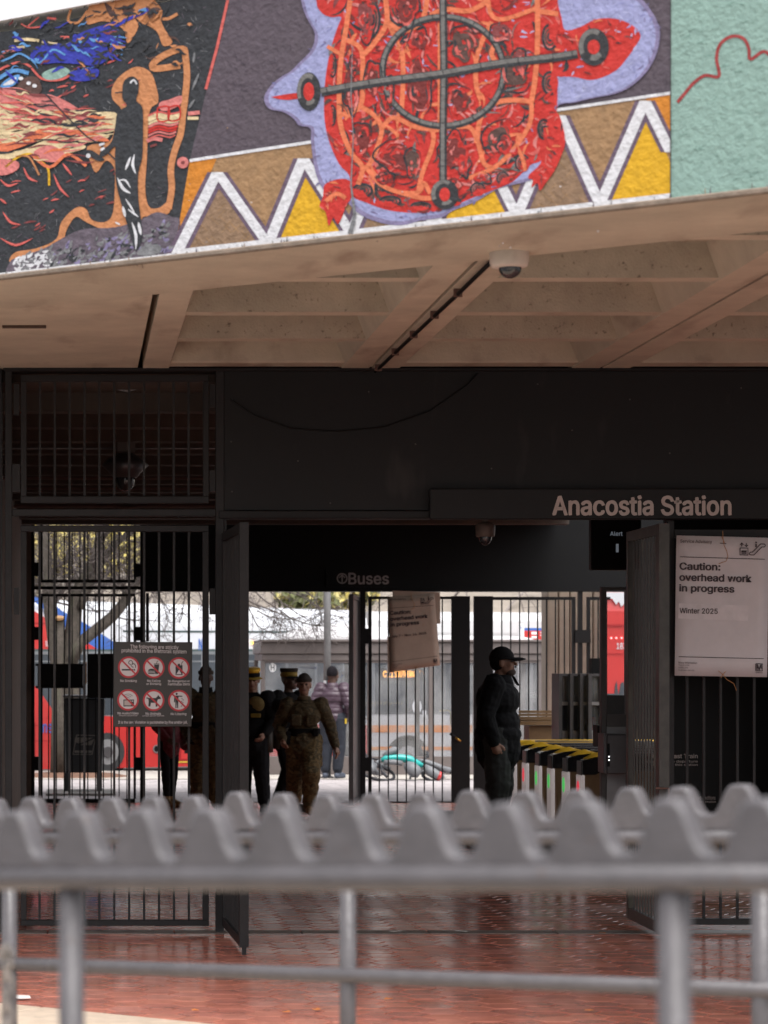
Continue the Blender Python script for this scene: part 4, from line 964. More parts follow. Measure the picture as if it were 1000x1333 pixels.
# ---------------------------------------------------------------- signs and posters near
Y = N-.075
ps = thing('prohibition_sign', at(199, 946, Y), 'brown sign of six red prohibition circles fixed to the closed left gate', 'sign')
SP = Plane((0, Y), (1, 0))
mb = MB(); c = [SP.pt(x, y) for x, y in [(148.5, 835.5), (250.5, 836), (249.5, 946), (147.5, 946.5)]]; mb.prism(c, (0, .012, 0), M['signbrown']); mb.build('panel', ps, bevel=.003)
p = Paint(SP); sc = 8.696; X = lambda u: 140+u/sc; V = lambda v: 830+v/sc
p.text('The following are strictly', X(258), X(803), V(78), V(133), M['signwhite'], .002, .004, .02)
p.text('prohibited in the Metrorail system', X(160), X(893), V(122), V(178), M['signwhite'], .002, .004, .02)
for t, a, b_, c_, d in (('No Smoking', 145, 330, 474, 510), ('No Eating', 450, 598, 476, 508), ('or Drinking', 440, 606, 510, 543), ('No Dangerous or', 685, 932, 480, 512), ('Flammable Items', 685, 932, 512, 542),
                        ('No Audio/Video', 115, 350, 842, 874), ('without earphones', 128, 338, 876, 893), ('No Animals', 432, 605, 845, 876), ('except service animals', 396, 642, 878, 896), ('No Littering', 717, 892, 850, 885), ('It is the law. Violation is punishable by fine and/or jail.', 122, 906, 942, 982)):
    p.text(t, X(a), X(b_), V(c_), V(d), M['signwhite'], .002, .006 if d-c_ > 25 else 0)
p.build('lettering', ps)
ic = M['signblack']; ctr = [(240, 336), (524, 340), (808, 344), (232, 706), (522, 710), (808, 714)]
for i, (u, v) in enumerate(ctr):
    p = Paint(SP); c = (X(u), V(v)); r_ = 122/sc; g = lambda du, dv: (X(u+du), V(v+dv))
    p.disc(c, r_*.86, r_*.86, M['signwhite'], .002)
    Q = lambda pts, m=ic, o=.003: p.poly([g(*a) for a in pts], m, o)
    if i == 0:
        Q([(-78, 20), (50, 20), (50, 38), (-78, 38)]); Q([(55, 20), (72, 20), (72, 38), (55, 38)]); p.stroke(cr([g(5, -70), g(30, -75), g(45, -50), g(35, -30), g(60, -40), g(78, -15), g(74, 5)], 4), 1.0, ic, .003); p.stroke(cr([g(5, -70), g(0, -45), g(20, -30), g(40, -5), g(55, 0)], 4), .9, ic, .003)
    if i == 1:
        Q([(-65, 38), (-60, 22), (-35, 12), (-10, 12), (8, 22), (12, 38)]); Q([(-68, 44), (14, 44), (14, 54), (-68, 54)]); Q([(-66, 60), (12, 60), (8, 72), (-60, 72)]); Q([(2, -35), (62, -35), (50, 72), (16, 72)]); Q([(0, -46), (64, -46), (64, -39), (0, -39)]); p.stroke([g(32, -46), g(38, -72), g(52, -76)], .8, ic, .003)
    if i == 2:
        Q([(-38, -30), (42, -30), (42, 80), (-38, 80)]); Q([(-12, -48), (14, -48), (14, -28), (-12, -28)]); p.stroke([g(30, -30), g(34, -60), g(50, -75)], .9, ic, .003); Q([(-28, 70), (2, 20), (30, 70)], M['signwhite'], .0036)
    if i == 3:
        Q([(-52, -5), (68, -5), (68, 74), (-52, 74)]); Q([(-42, 6), (36, 6), (36, 62), (-42, 62)], M['grey_'] if 'grey_' in M else M['signgrey'], .0036); p.disc(g(52, 14), .9, .9, M['signwhite'], .0036)
        for k, rr in enumerate((20, 40, 60)): p.ring(g(0, -5), (rr+5)/sc, (rr+5)/sc, rr/sc, rr/sc, ic, .003, 10, 0, 215, 325)
    if i == 4:
        Q([(-82, -32), (-58, -30), (-54, -26), (22, -26), (42, -42), (52, -62), (60, -48), (84, -25), (78, -14), (50, -12), (40, 10), (44, 70), (24, 74), (20, 30), (-30, 28), (-38, 70), (-60, 70), (-56, 10), (-62, -16), (-82, -20)])
    if i == 5:
        p.disc(g(-25, -76), 1.4, 1.4, ic, .003); Q([(-52, -58), (40, -56), (40, -44), (-4, -44), (-6, 0), (-8, 84), (-20, 84), (-24, 10), (-28, 84), (-40, 84), (-40, -20), (-44, 20), (-56, 20)]); 
        for a in ((36, -22), (48, -8), (32, 8), (46, 22), (38, 50), (28, 62)): p.disc(g(*a), .7, .7, ic, .003, 8)
    p.ring(c, r_, r_, r_*.83, r_*.83, M['signred'], .0046, 40); p.stroke([(c[0]-r_*.66, c[1]-r_*.66), (c[0]+r_*.66, c[1]+r_*.66)], 2.1, M['signred'], .0044)
    p.build('pictogram', ps)

def poster(Y, corners, dateline, label, paper, far=False, patch=True):
    """corners: TL, TR, BR, BL in photo pixels"""
    root = thing('service_poster', at(corners[3][0], corners[3][1], Y), label, 'poster')
    PP = Plane((0, Y), (1, 0)); tl, tr, br, bl = corners
    def G(u, v): # unit square to photo
        return (tl[0]*(1-u)*(1-v)+tr[0]*u*(1-v)+br[0]*u*v+bl[0]*(1-u)*v, tl[1]*(1-u)*(1-v)+tr[1]*u*(1-v)+br[1]*u*v+bl[1]*(1-u)*v)
    nU, nV = 8, 10; vs = []
    rr = random.Random(int(Y*10))
    for j in range(nV+1):
        for i in range(nU+1):
            w = PP.pt(*G(i/nU, j/nV)); vs.append(w+Vector((0, .004*math.sin(i*1.1+j*.5), 0)))
    n0 = len(vs); vs += [v+Vector((0, .006, 0)) for v in vs]; fs = []
    for j in range(nV):
        for i in range(nU):
            a = j*(nU+1)+i; fs.append((a, a+1, a+nU+2, a+nU+1)); fs.append((a+n0, a+nU+1+n0, a+nU+2+n0, a+1+n0))
    for i in range(nU): fs += [(i, i+n0, i+1+n0, i+1), (nV*(nU+1)+i, nV*(nU+1)+i+1, nV*(nU+1)+i+1+n0, nV*(nU+1)+i+n0)]
    for j in range(nV): fs += [(j*(nU+1), (j+1)*(nU+1), (j+1)*(nU+1)+n0, j*(nU+1)+n0), (j*(nU+1)+nU, j*(nU+1)+nU+n0, (j+1)*(nU+1)+nU+n0, (j+1)*(nU+1)+nU)]
    mb = MB(); mb.add(vs, fs, paper); o = mb.build('sheet', root, smooth=True)
    p = Paint(PP); ink = M['ink']; o1 = .007
    def T(t, u0, u1, v0, v1, wt=.0):
        a = G(u0, v0); c = G(u1, v0); e = G(u0, v1)
        sh = (c[1]-a[1])/(c[0]-a[0]); sk = (e[0]-a[0])
        vsx, fsx = text_geo(t); ax, bx = min(v.x for v in vsx), max(v.x for v in vsx); ay, by = min(v.y for v in vsx), max(v.y for v in vsx)
        for j, (ox, oy) in enumerate(BOLD if wt else BOLD[:1]): p.mb.add([PP.pt(*G(u0+(v.x+ox*wt-ax)/(bx-ax)*(u1-u0), v1+(v.y+oy*wt-ay)/(by-ay)*(v0-v1)), o1+j*.0003) for v in vsx], fsx, ink)
    def LN(pts, w): p.stroke([G(*a) for a in pts], w, ink, o1)
    k = (tr[0]-tl[0])/120.
    T('Service Advisory', .04, .385, .027, .056, .004); LN([(.04, .152), (.96, .155)], .9*k)
    T('Caution:', .04, .475, .192, .243, .022); T('overhead work', .04, .815, .272, .322, .022); T('in progress', .04, .63, .348, .412, .022)
    T(dateline, .045, .455 if patch else .77, .516, .554, .012)
    LN([(.04, .865), (.96, .868)], .9*k)
    T('More information', .04, .24, .899, .914, .004); T('Transit center', .04, .16, .918, .93); T('wmata.com', .04, .14, .934, .948); T('Customer service', .04, .21, .953, .966)
    # lift and escalator symbols
    for u in (.708, .758): LN([(u, .068), (u, .043)], 1.3*k); LN([(u-.018, .056), (u, .041), (u+.018, .056)] if u < .72 else [(u-.018, .055), (u, .069), (u+.018, .055)], 1.2*k)
    LN([(.69, .078), (.776, .078), (.776, .128), (.69, .128), (.69, .0775)], 1.3*k); p.poly([G(*a) for a in [(.705, .095), (.762, .095), (.762, .112), (.705, .112)]], ink, o1); LN([(.705, .118), (.762, .118)], 1*k)
    LN([(.80, .126), (.84, .126), (.925, .068), (.958, .066), (.965, .055), (.955, .046), (.912, .046), (.825, .106), (.80, .107), (.79, .116), (.80, .127)], 1.3*k); p.disc(G(.863, .036), 1.3*k, 1.3*k, ink, o1, 10); LN([(.863, .045), (.863, .07)], 2.2*k)
    # framed M
    LN([(.875, .905), (.948, .905), (.948, .955), (.875, .955), (.875, .9045)], 1.2*k); T('M', .886, .937, .911, .950, .03); T('metro', .877, .947, .96, .973, .004)
    p.build('print', root)
    if patch:
        p = Paint(PP); p.poly([G(*a) for a in [(.035, .483), (.79, .49), (.785, .60), (.03, .592)]], mat('pasted_paper_strip', (.66, .62, .635), .6), .0035); p.build('pasted_strip', root)
    # strings
    mb = MB(); st = M['string']
    q = lambda u, v, o=.012: PP.pt(*G(u, v), o)
    mb.tube([q(.5, -.04), q(.505, .02), q(.515, .06), q(.545, .10), q(.56, .14), q(.54, .175), q(.46, .195)], .0022, st, 5); mb.tube([q(.47, .047), q(.54, .05)], .0025, M['ink'], 5); mb.tube([q(.49, .0), q(.52, .045)], .0025, st, 5)
    mb.tube([q(.5, 1.01), q(.52, .985), q(.55, .965)], .0022, st, 5); mb.tube([q(.47, .96), q(.52, .985)], .0022, st, 5); mb.tube([q(.52, .985), q(.56, 1.02), q(.64, 1.05), (q(.67, 1.1))], .0022, st, 5)
    mb.build('string', root)
    return root
poster(N-.10, [(881, 697), (1001, 700), (999, 881.5), (878.5, 879.5)], 'Winter 2025', 'large white service advisory poster dated Winter 2025 tied to the right bars', M['paper'])
poster(FP-.10, [(504.5, 777), (566, 773.5), (573, 866), (509, 875)], 'July 7 - Nov. 16, 2025', 'small crooked brownish advisory poster on the far gate bars', M['paper_far'], True, False)
mb = MB(); PP = Plane((0, FP-.085), (1, 0)); mb.prism([PP.pt(x, y) for x, y in [(511, 769), (573, 771), (573.5, 812), (512, 812)]], (0, .008, 0), M['paper_far']); mb.prism([PP.pt(x, y, .003) for x, y in [(504, 829), (511, 829), (514, 875), (505, 876)]], (0, .006, 0), M['paper_far'])
tag(mb.build('backing_board'), 'bent brown cardboard backing behind the crooked far poster', 'board')

# last train board behind the right panel
lt = thing('timetable_board', (wx(940, N+1.2), N+1.2, 0), 'black last train timetable board behind the right-hand bars', 'board')
Yb = N+1.0
mb = MB(); mb.pbox(866, 1060, 640, 1090, Yb, .06, M['black']); mb.build('panel', lt)
p = Paint(Plane((0, Yb), (1, 0))); tw = mat('board_lettering', (.42, .38, .36), .6)
p.text('Today Last Train', 848, 908.3, 981.5, 988.5, tw, .003, .012); p.text('Approximate departure', 842, 908.3, 989.5, 993.5, tw, .003, .006); p.text('times from this station', 848, 908.3, 994, 997, tw, .003, .006)
p.text('weather and crowd conditions', 880, 931.5, 1036, 1041, tw, .003); p.text('may change this information', 880, 932, 1042, 1046, tw, .003); p.build('lettering', lt)

# alert screen beyond the header
al = thing('alert_screen', (wx(800, 23), 23, 2.9), 'small black display showing Alert in white under the header', 'display')
mb = MB(); mb.pbox(770, 836, 660, 742, 23, .12, M['black']); mb.build('housing', al, bevel=.01)
p = Paint(Plane((0, 23), (1, 0))); em = mat('lit_display_text', (.3, .33, .36), .5, emit=(.5, .6, .7), estr=.07)
p.text('Alert', 794.5, 810.5, 692, 697.5, em, .003, .01); p.rect(802, 805.5, 708, 719, em, .003); p.build('screen_text', al)

# ---------------------------------------------------------------- cameras and fixtures
Yc = 13.75; c = at(663, 318, Yc)
dc = thing('dome_camera', (c.x, Yc, ZS), 'white round dome camera under the concrete soffit at a rib end', 'camera')
zt = ZS-.005
mb = MB(); mb.lathe((c.x, Yc, 0), [(.092, zt), (.099, zt-.008), (.099, zt-.06), (.092, zt-.085), (.075, zt-.09)], mat('off_white_plastic', (.62, .57, .52), .45), 28); mb.build('housing', dc, smooth=True, bevel=.004)
mb = MB(); mb.ell((c.x+.005, Yc, zt-.088), (.058, .058, .055), M['glass_dark'], 18, 10, -1, .2); mb.build('dome', dc, smooth=True)
mb = MB(); q0, q1 = at(646, 330, 13.72), None
pts = [Vector((wx(644, 13.9), 13.9, ZS-.025)), Vector((2.13, 15.2, ZS-.03)), Vector((2.118, 17, ZS-.03)), Vector((2.11, 19.22, ZS-.03))]
mb.tube(pts, .012, M['black'], 8); 
cd = mb.build('conduit', None, smooth=True); tag(cd, 'dark conduit running along the soffit rib to the white camera', 'conduit')
for k in range(5):
    q = pts[1].lerp(pts[3], k/4.2); mb = MB(); mb.box(q.x-.024, q.x+.024, q.y-.012, q.y+.012, ZS-.046, ZS-.001, M['brown']); mb.build('clip', cd)
Yd = 20.4; c = at(632, 690, Yd)
dc = thing('dome_camera', (c.x, Yd, wz(676, Yd)), 'small grey dome camera hanging below the entrance header', 'camera')
z0 = wz(672, Yd); gp = mat('grey_beige_plastic', (.16, .13, .115), .5)
mb = MB(); mb.tube([(c.x, Yd, z0+.12), (c.x, Yd, z0-.05)], .022, gp, 10); mb.build('stem', dc, smooth=True)
mb = MB(); mb.lathe((c.x, Yd, 0), [(.02, z0-.04), (.06, z0-.055), (.075, z0-.075), (.072, z0-.145), (.066, z0-.155)], gp, 22); mb.build('housing', dc, smooth=True)
mb = MB(); mb.ell((c.x, Yd, z0-.152), (.05, .05, .068), M['glass_dark'], 18, 10, -1, .1); mb.build('dome', dc, smooth=True)
mb = MB(); mb.box(c.x-.2, c.x+.2, Yd-.05, Yd+.05, z0+.10, 3.93, M['black']); tag(mb.build('drop_box'), 'black bracket box behind the header holding the small camera', 'bracket')

# hooded lamp behind the transom grille
Yl = 23.0; c = at(163, 600, Yl)
hl = thing('hooded_lamp', (c.x, Yl, 3.9), 'dark hooded ceiling fixture with glass globe behind the left grille', 'ceiling fixture')
gpl = mat('dull_grey_box', (.15, .14, .135), .7)
mb = MB(); mb.pbox(150, 181, 545, 562, Yl-.05, .16, gpl); mb.pbox(152, 176, 562.5, 588, Yl-.04, .12, gpl); mb.build('junction_box', hl, bevel=.006)
mb = MB(); mb.tube([at(160, 548, Yl), at(166, 520, Yl-.1), at(172, 500, Yl-.2)], .03, M['brown'], 8); mb.build('arm', hl, smooth=True)
zz_ = lambda y: wz(y, Yl)
mb = MB(); mb.lathe((c.x, Yl, 0), [(.07, zz_(590)), (.15, zz_(598)), (.20, zz_(606)), (.13, zz_(616)), (.10, zz_(622))], M['steel_dark'], 22); mb.build('hood', hl, smooth=True)
mb = MB(); mb.ell((c.x, Yl, zz_(624)), (.085, .085, .10), M['glass_dark'], 16, 10, -1, .3); mb.build('globe', hl, smooth=True)
for py, m, rr in ((505, M['steel_dark'], .016), (583.5, M['steel_dark'], .012), (622.5, M['brown'], .014), (636, M['brown'], .012), (659, M['brown'], .022)):
    Yp = max(20.0, min(33.0, 1.86*F/(865-py))); mb = MB(); zc = wz(py, Yp)
    mb.tube([(-.74, Yp, zc), (wx(150, Yp), Yp, zc), (wx(165, Yp), Yp, zc-.02), (wx(180, Yp), Yp, zc), (4.6, Yp, zc)], rr, m, 6); tag(mb.build('ceiling_conduit'), {505: 'uppermost conduit behind the grille, just under its top rail', 583.5: 'thin pale conduit behind the middle of the grille', 622.5: 'brown conduit passing just behind the hooded lamp', 636: 'thin brown conduit below the hooded lamp globe', 659: 'thick brown conduit just under the bottom rail of the grille'}[py], 'conduit', 'conduits under the passage ceiling')

# ---------------------------------------------------------------- fare gates
gx = 4.75
fbrown = mat('bronze_gate_side', (.20, .12, .06), .45, .3, .15, 6); fblack = mat('gloss_black_cap', (.014, .014, .016), .14, 0, .1, 5, spec=.7)
fyel = mat('yellow_gate_top', (.85, .50, .035), .35, 0, .1, 5); fwhite = mat('pale_gate_face_glow', (.80, .74, .73), .4, 0, .05, 5, emit=(1, .86, .84), estr=.07); fgrey = mat('grey_gate_cap', (.10, .095, .095), .35, .2, .1, 5)  # pale faces given a faint added glow to brighten them
def gate_colour(n, c): return mat(n, c, .4, emit=c, estr=.5)
ggreen = gate_colour('green_arrow_light', (.05, .40, .08)); gred = gate_colour('red_stop_light', (.55, .03, .05))
def fare_gate(px, col, label):
    Y = gx*F/(px-XV); z1 = 1.0; zf = .10
    root = thing('fare_gate', (gx, Y, zf), label, 'fare gate', 'fare gates in a row behind the guard')
    d = .115
    prof = [(gx, zf), (gx+1.7, zf), (gx+1.7, z1-.12), (gx+.012, z1-.12)]
    mb = MB(); mb.prism([(x, Y-d*.94, z) for x, z in [(gx+.06, zf), (gx+1.7, zf), (gx+1.7, z1-.10), (gx+.03, z1-.10)]], (0, 2*d*.94, 0), fbrown); mb.build('body', root, bevel=.008)
    mb = MB(); mb.prism([(x, Y-d, z) for x, z in [(gx+.004, z1-.14), (gx, z1-.02), (gx+.03, z1), (gx+.20, z1+.035), (gx+1.66, z1+.06), (gx+1.7, z1+.03), (gx+1.7, z1-.105), (gx+.2, z1-.105), (gx+.14, z1-.14)]], (0, 2*d, 0), fblack); mb.build('cap', root, bevel=.01)
    mb = MB(); mb.box(gx-.004, gx+.008, Y-d-.002, Y+d+.002, z1-.145, z1-.012, fgrey); mb.build('nose_cap', root, bevel=.004)
    mb = MB(); mb.add([(gx+.05, Y-d*.9, z1+.010), (gx+.12, Y-d*.95, z1+.026), (gx+.26, Y-d*.95, z1+.04), (gx+.32, Y, z1+.042), (gx+.26, Y+d*.95, z1+.042), (gx+.12, Y+d*.95, z1+.028), (gx+.03, Y, z1+.012), (gx+.19, Y, z1+.075), (gx+.12, Y, z1+.06)],
                      [(0, 1, 8, 6), (6, 8, 5), (1, 2, 7, 8), (8, 7, 4, 5), (2, 3, 7), (3, 4, 7)], fyel); mb.build('yellow_pad', root)
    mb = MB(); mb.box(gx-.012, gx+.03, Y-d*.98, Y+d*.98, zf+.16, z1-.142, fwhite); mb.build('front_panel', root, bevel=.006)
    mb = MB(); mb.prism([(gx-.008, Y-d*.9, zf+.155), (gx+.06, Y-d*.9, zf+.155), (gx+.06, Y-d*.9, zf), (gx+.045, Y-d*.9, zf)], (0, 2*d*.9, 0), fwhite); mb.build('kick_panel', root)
    mb = MB(); n = 14
    vs = [(gx-.0145, Y+.07*math.cos(2*math.pi*j/n), z1-.27+.075*math.sin(2*math.pi*j/n)) for j in range(n)]; mb.add(vs, [tuple(range(n))], col)
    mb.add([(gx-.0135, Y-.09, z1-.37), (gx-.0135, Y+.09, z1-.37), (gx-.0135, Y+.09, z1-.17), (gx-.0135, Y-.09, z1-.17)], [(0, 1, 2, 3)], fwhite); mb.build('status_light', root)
    mb = MB(); mb.box(gx+.25, gx+1.5, Y-.03, Y+.03, z1+.058, z1+.072, M['steel']); mb.build('top_strip', root)
    for sg_ in (-1, 1):
        mb = MB(); mb.box(gx+.75, gx+.80, Y+sg_*(d+.002)-.001, Y+sg_*(d+.34), zf+.25, z1-.2, M['glass']) if sg_ > 0 else mb.box(gx+.75, gx+.80, Y-d-.34, Y-d-.001, zf+.25, z1-.2, M['glass'])
        mb.build('paddle', root)
for px, c, w in ((667.5, ggreen, 'fare gate half hidden by the guard, green light, farthest of the row'), (683, gred, 'fare gate with a dark red light, second from the guard'), (699.7, ggreen, 'fare gate with green light, third from the guard'),
                 (716, ggreen, 'fare gate with green light, right of the middle of the row'), (735.5, ggreen, 'fare gate with green light, second nearest of the row'), (754.4, gred, 'nearest fare gate of the row, with a bright red light')):
    fare_gate(px, c, w)
yb = thing('yellow_barrier', (6.2, 31.6, .1), 'long yellow topped barrier behind the row of fare gates', 'barrier')
mb = MB(); mb.box(4.9, 8.1, 31.2, 31.5, .1, .99, fbrown); mb.build('body', yb); mb = MB(); mb.box(4.88, 8.12, 31.17, 31.53, .991, 1.03, fyel); mb.build('top', yb, bevel=.01)

# wooden bench top and low counter at the far fence
wood = mat('dark_slatted_wood', (.20, .115, .05), .5, 0, .25, 3, .2, 30)
bn = thing('slatted_counter', (wx(702, 34), 34, .1), 'brown wooden slatted counter below the far bars beside the guard', 'counter')
for k in range(3): mb = MB(); mb.box(wx(676, 34), wx(732, 34), 34+k*.16, 34.14+k*.16, wz(944, 34)+.01*k, wz(939, 34)+.02*k, wood); mb.build('slat', bn)
for k in range(3): mb = MB(); mb.box(wx(676, 34), wx(732, 34), 34.02, 34.05, wz(939.4-k*4, 34)+.03, wz(936.2-k*4, 34)+.03, wood); mb.build('slat', bn)
mb = MB(); mb.box(wx(690, 34), wx(730, 34), 34.06, 34.46, .1, wz(945, 34), fbrown); mb.build('body', bn)

# glass fronted vending cabinets
cabin = mat('cabinet_back', (.07, .075, .085), .5, 0, .4, 5)  # blue-grey glass reflections put into the back panel's colour
def cabinet(pa, pb, Y, label, red):
    root = thing('fare_machine', (wx((pa+pb)/2, Y), Y, .1), label, 'ticket machine', 'glass-fronted machines beyond the fare gates')
    zt, zm = wz(877, Y), wz(916, Y); fr = M['steel_dark']
    for x in (pa, pb): mb = MB(); mb.box(wx(x, Y)-.02, wx(x, Y)+.02, Y, Y+.5, .1, zt, fr); mb.build('frame_post', root)
    mb = MB(); mb.box(wx(pa, Y)+.021, wx(pb, Y)-.021, Y+.0, Y+.5, zt-.03, zt, fr); mb.build('top', root)
    mb = MB(); mb.box(wx(pa, Y)+.021, wx(pb, Y)-.021, Y+.01, Y+.5, zm-.02, zm+.02, M['steel']); mb.build('shelf', root)
    mb = MB(); mb.box(wx(pa, Y)+.021, wx(pb, Y)-.021, Y+.03, Y+.04, zm+.021, zt-.031, M['glass']); mb.build('upper_pane', root)
    mb = MB(); mb.box(wx(pa, Y)+.021, wx(pb, Y)-.021, Y+.03, Y+.06, wz(951, Y), zm-.021, M['glass_dark'] if not red else M['glass']); mb.build('lower_pane', root)
    mb = MB(); mb.box(wx(pa, Y)+.021, wx(pb, Y)-.021, Y+.02, Y+.5, .1, wz(951, Y)-.001, M['steel']); mb.build('base', root, bevel=.004)
    if not red: mb = MB(); mb.box(wx(pa, Y)+.03, wx(pb, Y)-.03, Y+.3, Y+.31, .1, zt-.05, cabin); mb.build('back', root)
    else:
        mb = MB(); mb.box(wx(pa, Y)+.03, wx(pb, Y)-.03, Y+.2, Y+.22, wz(951, Y), wz(934, Y), mat('red_reflection', (.6, .03, .035), .3)); mb.build('red_reflection', root)  # red glass reflection put in as a coloured panel
        mb = MB(); mb.box(wx(pa, Y)+.03, wx(pb, Y)-.03, Y+.3, Y+.31, .1, zt-.05, cabin); mb.build('back', root)
cabinet(730, 742.5, 32.5, 'dark glass machine cabinet, first right of the wooden counter', False)
cabinet(744.5, 756, 32.4, 'dark glass machine cabinet right of the first one', False)
cabinet(757.5, 767, 32.3, 'glass machine cabinet with a low painted red reflection', True)
cabinet(768.5, 783, 32.2, 'glass machine cabinet with a tall painted red reflection beside the kiosk', True)
mb = MB(); mb.pbox(770.5, 784, 857, 877, 32.3, .2, M['black']); tag(mb.build('monitor'), 'small black box on top of the glass machine by the kiosk', 'box')

# station kiosk corner with a pane
ki = thing('station_kiosk', (wx(802, 22), 22, 0), 'grey metal kiosk corner with a tall glass pane showing red behind', 'kiosk'); YK = 22.0
ks = mat('kiosk_metal', (.085, .08, .08), .45, .3, .15, 7)
for a, c in ((783, 790), (815, 822.5)): mb = MB(); mb.pbox(a, c, 764, 1078, YK, .08, ks); mb.build('frame_post', ki, bevel=.004)
mb = MB(); mb.pbox(790.1, 814.9, 764, 768, YK, .08, ks); mb.build('top_rail', ki)
mb = MB(); mb.pbox(790.1, 814.9, 930, 946, YK, .08, ks); mb.build('sill', ki)
mb = MB(); mb.pbox(790.1, 814.9, 768.1, 929.9, YK+.03, .012, glassmat('kiosk_glass', (.95, .95, .95), .02, .02, .03)); mb.build('pane', ki)
mb = MB(); mb.pbox(790.1, 814.9, 946.1, 1096, YK+.02, .05, M['steel']); mb.build('lower_panel', ki)
mb = MB(); mb.pbox(790.1, 814.9, 905, 930, YK+.045, .02, M['steel_dark']); mb.build('inner_shade', ki)
bx_ = thing('intercom_box', (wx(802, YK-.3), YK-.3, wz(1012, YK)), 'dark metal intercom box with a slot fixed to the kiosk corner', 'intercom')
mb = MB(); mb.pbox(790, 818, 956, 1008, YK-.30, .29, M['steel_dark']); mb.build('case', bx_, bevel=.01); mb = MB(); mb.pbox(786, 790, 955, 1006, YK-.26, .24, M['steel_dark']); mb.build('side_flange', bx_)
mb = MB(); mb.pbox(790.5, 794, 968, 998, YK-.303, .01, M['black']); mb.build('slot', bx_)
mb = MB()
for y in (985, 989.5): mb.ell(at(793, y, YK-.306), .006, mat('lit_white_dot', (.8, .8, .8), emit=(1, 1, 1), estr=1.0), 8, 6)
mb.build('indicator', bx_)
mb = MB(); mb.pbox(778, 787, 944, 972, YK+.1, .2, M['black']); tag(mb.build('speaker_box'), 'small black box on the left side of the kiosk corner', 'box')

# litter on the tiles
lr = random.Random(8); lm = mat('orange_leaf', (.60, .20, .04), .6, 0, .2, 40); lw = mat('white_scrap', (.7, .68, .66), .6)
def litter(px, py, m, s_, name, label, cat, group=None):
    Y = gy(py); c = at(px, py, Y); mb = MB(); n = 7; a0 = lr.uniform(0, 6)
    top = [(c.x+s_*(1.5 if j % 2 == 0 else 1)*math.cos(a0+j*.9)*1.1, c.y+s_*1.2*math.sin(a0+j*.9), .012+lr.uniform(0, s_*.35)) for j in range(n)]
    vs = top+[(x, y, z-.002) for x, y, z in top]; mb.add(vs, [tuple(range(n)), tuple(range(n, 2*n))[::-1]]+[(j, (j+1) % n, (j+1) % n+n, j+n) for j in range(n)], m)
    tag(mb.build(name), label, cat, group)
for px, py, lab in ((413, 1317, 'orange fallen leaf on the red tiles right of the leaf pair'), (374, 1320, 'orange fallen leaf on red tiles left of another leaf'), (505, 1303, 'orange fallen leaf on red tiles near the slim middle post'), (766, 1318, 'orange fallen leaf on red tiles left of the thick right post'), (255, 1318, 'small fallen leaf on red tiles beside the pale kerb'), (785, 1217, 'small yellow leaf by the threshold before the right gate leaf')):
    litter(px, py, lm, .017, 'fallen_leaf', lab, 'leaf', 'leaves fallen on the red tiles')
litter(24, 1302, lw, .045, 'paper_scrap', 'white paper scrap lying on the red tiles beside the kerb', 'scrap')
for px, py in ((516, 1215), (600, 1215)): litter(px, py, lw, .03, 'paper_scrap', 'white scrap on the worn threshold strip %s' % ('nearer the slim middle post' if px < 550 else 'farther right'), 'scrap')
# ---------------------------------------------------------------- buses
bred = mat('bus_red_paint', (.50, .035, .033), .3, 0, .05, 3, coat=.4); bwhite = mat('bus_white_paint', (.60, .615, .65), .3, 0, .04, 3, coat=.4)
bblue = mat('bus_blue_paint', (.04, .12, .42), .3, 0, .05, 3, coat=.4); bgreen = mat('bus_dark_trim', (.05, .075, .075), .4); bwin = mat('bus_window_glass', (.06, .07, .082), .1, 0, .3, 1.2, spec=.8)
bframe = mat('bus_window_frame', (.16, .17, .18), .4); tyre = mat('tyre_rubber', (.03, .03, .032), .8, 0, .2, 20); rimm = mat('wheel_rim', (.33, .33, .34), .4, .5, .15, 10)
amber = mat('amber_lamp', (.9, .35, .05), .4, emit=(1, .4, .06), estr=2.0); led = mat('led_letters', (.9, .35, .05), .4, emit=(1, .42, .05), estr=2.2)
def bus_body(root, A, d, L0, L1, zr0, zr1, zb, wdt, m):
    d = Vector((d[0], d[1], 0)).normalized(); nb = Vector((-d.y, d.x, 0)); A = Vector((A[0], A[1], 0))
    prof = lambda zr: [(0, zb), (0, zr-.42), (.05, zr-.18), (.17, zr-.04), (.4, zr), (wdt-.4, zr), (wdt-.17, zr-.04), (wdt, zr-.3), (wdt, zb)]
    P0 = [A+d*L0+nb*a+Vector((0, 0, z)) for a, z in prof(zr0)]; P1 = [A+d*L1+nb*a+Vector((0, 0, z)) for a, z in prof(zr1)]
    n = len(P0); mb = MB(); mb.add(P0+P1, [tuple(range(n))[::-1], tuple(range(n, 2*n))]+[(i, (i+1) % n, (i+1) % n+n, i+n) for i in range(n)], m); return mb.build('body', root)
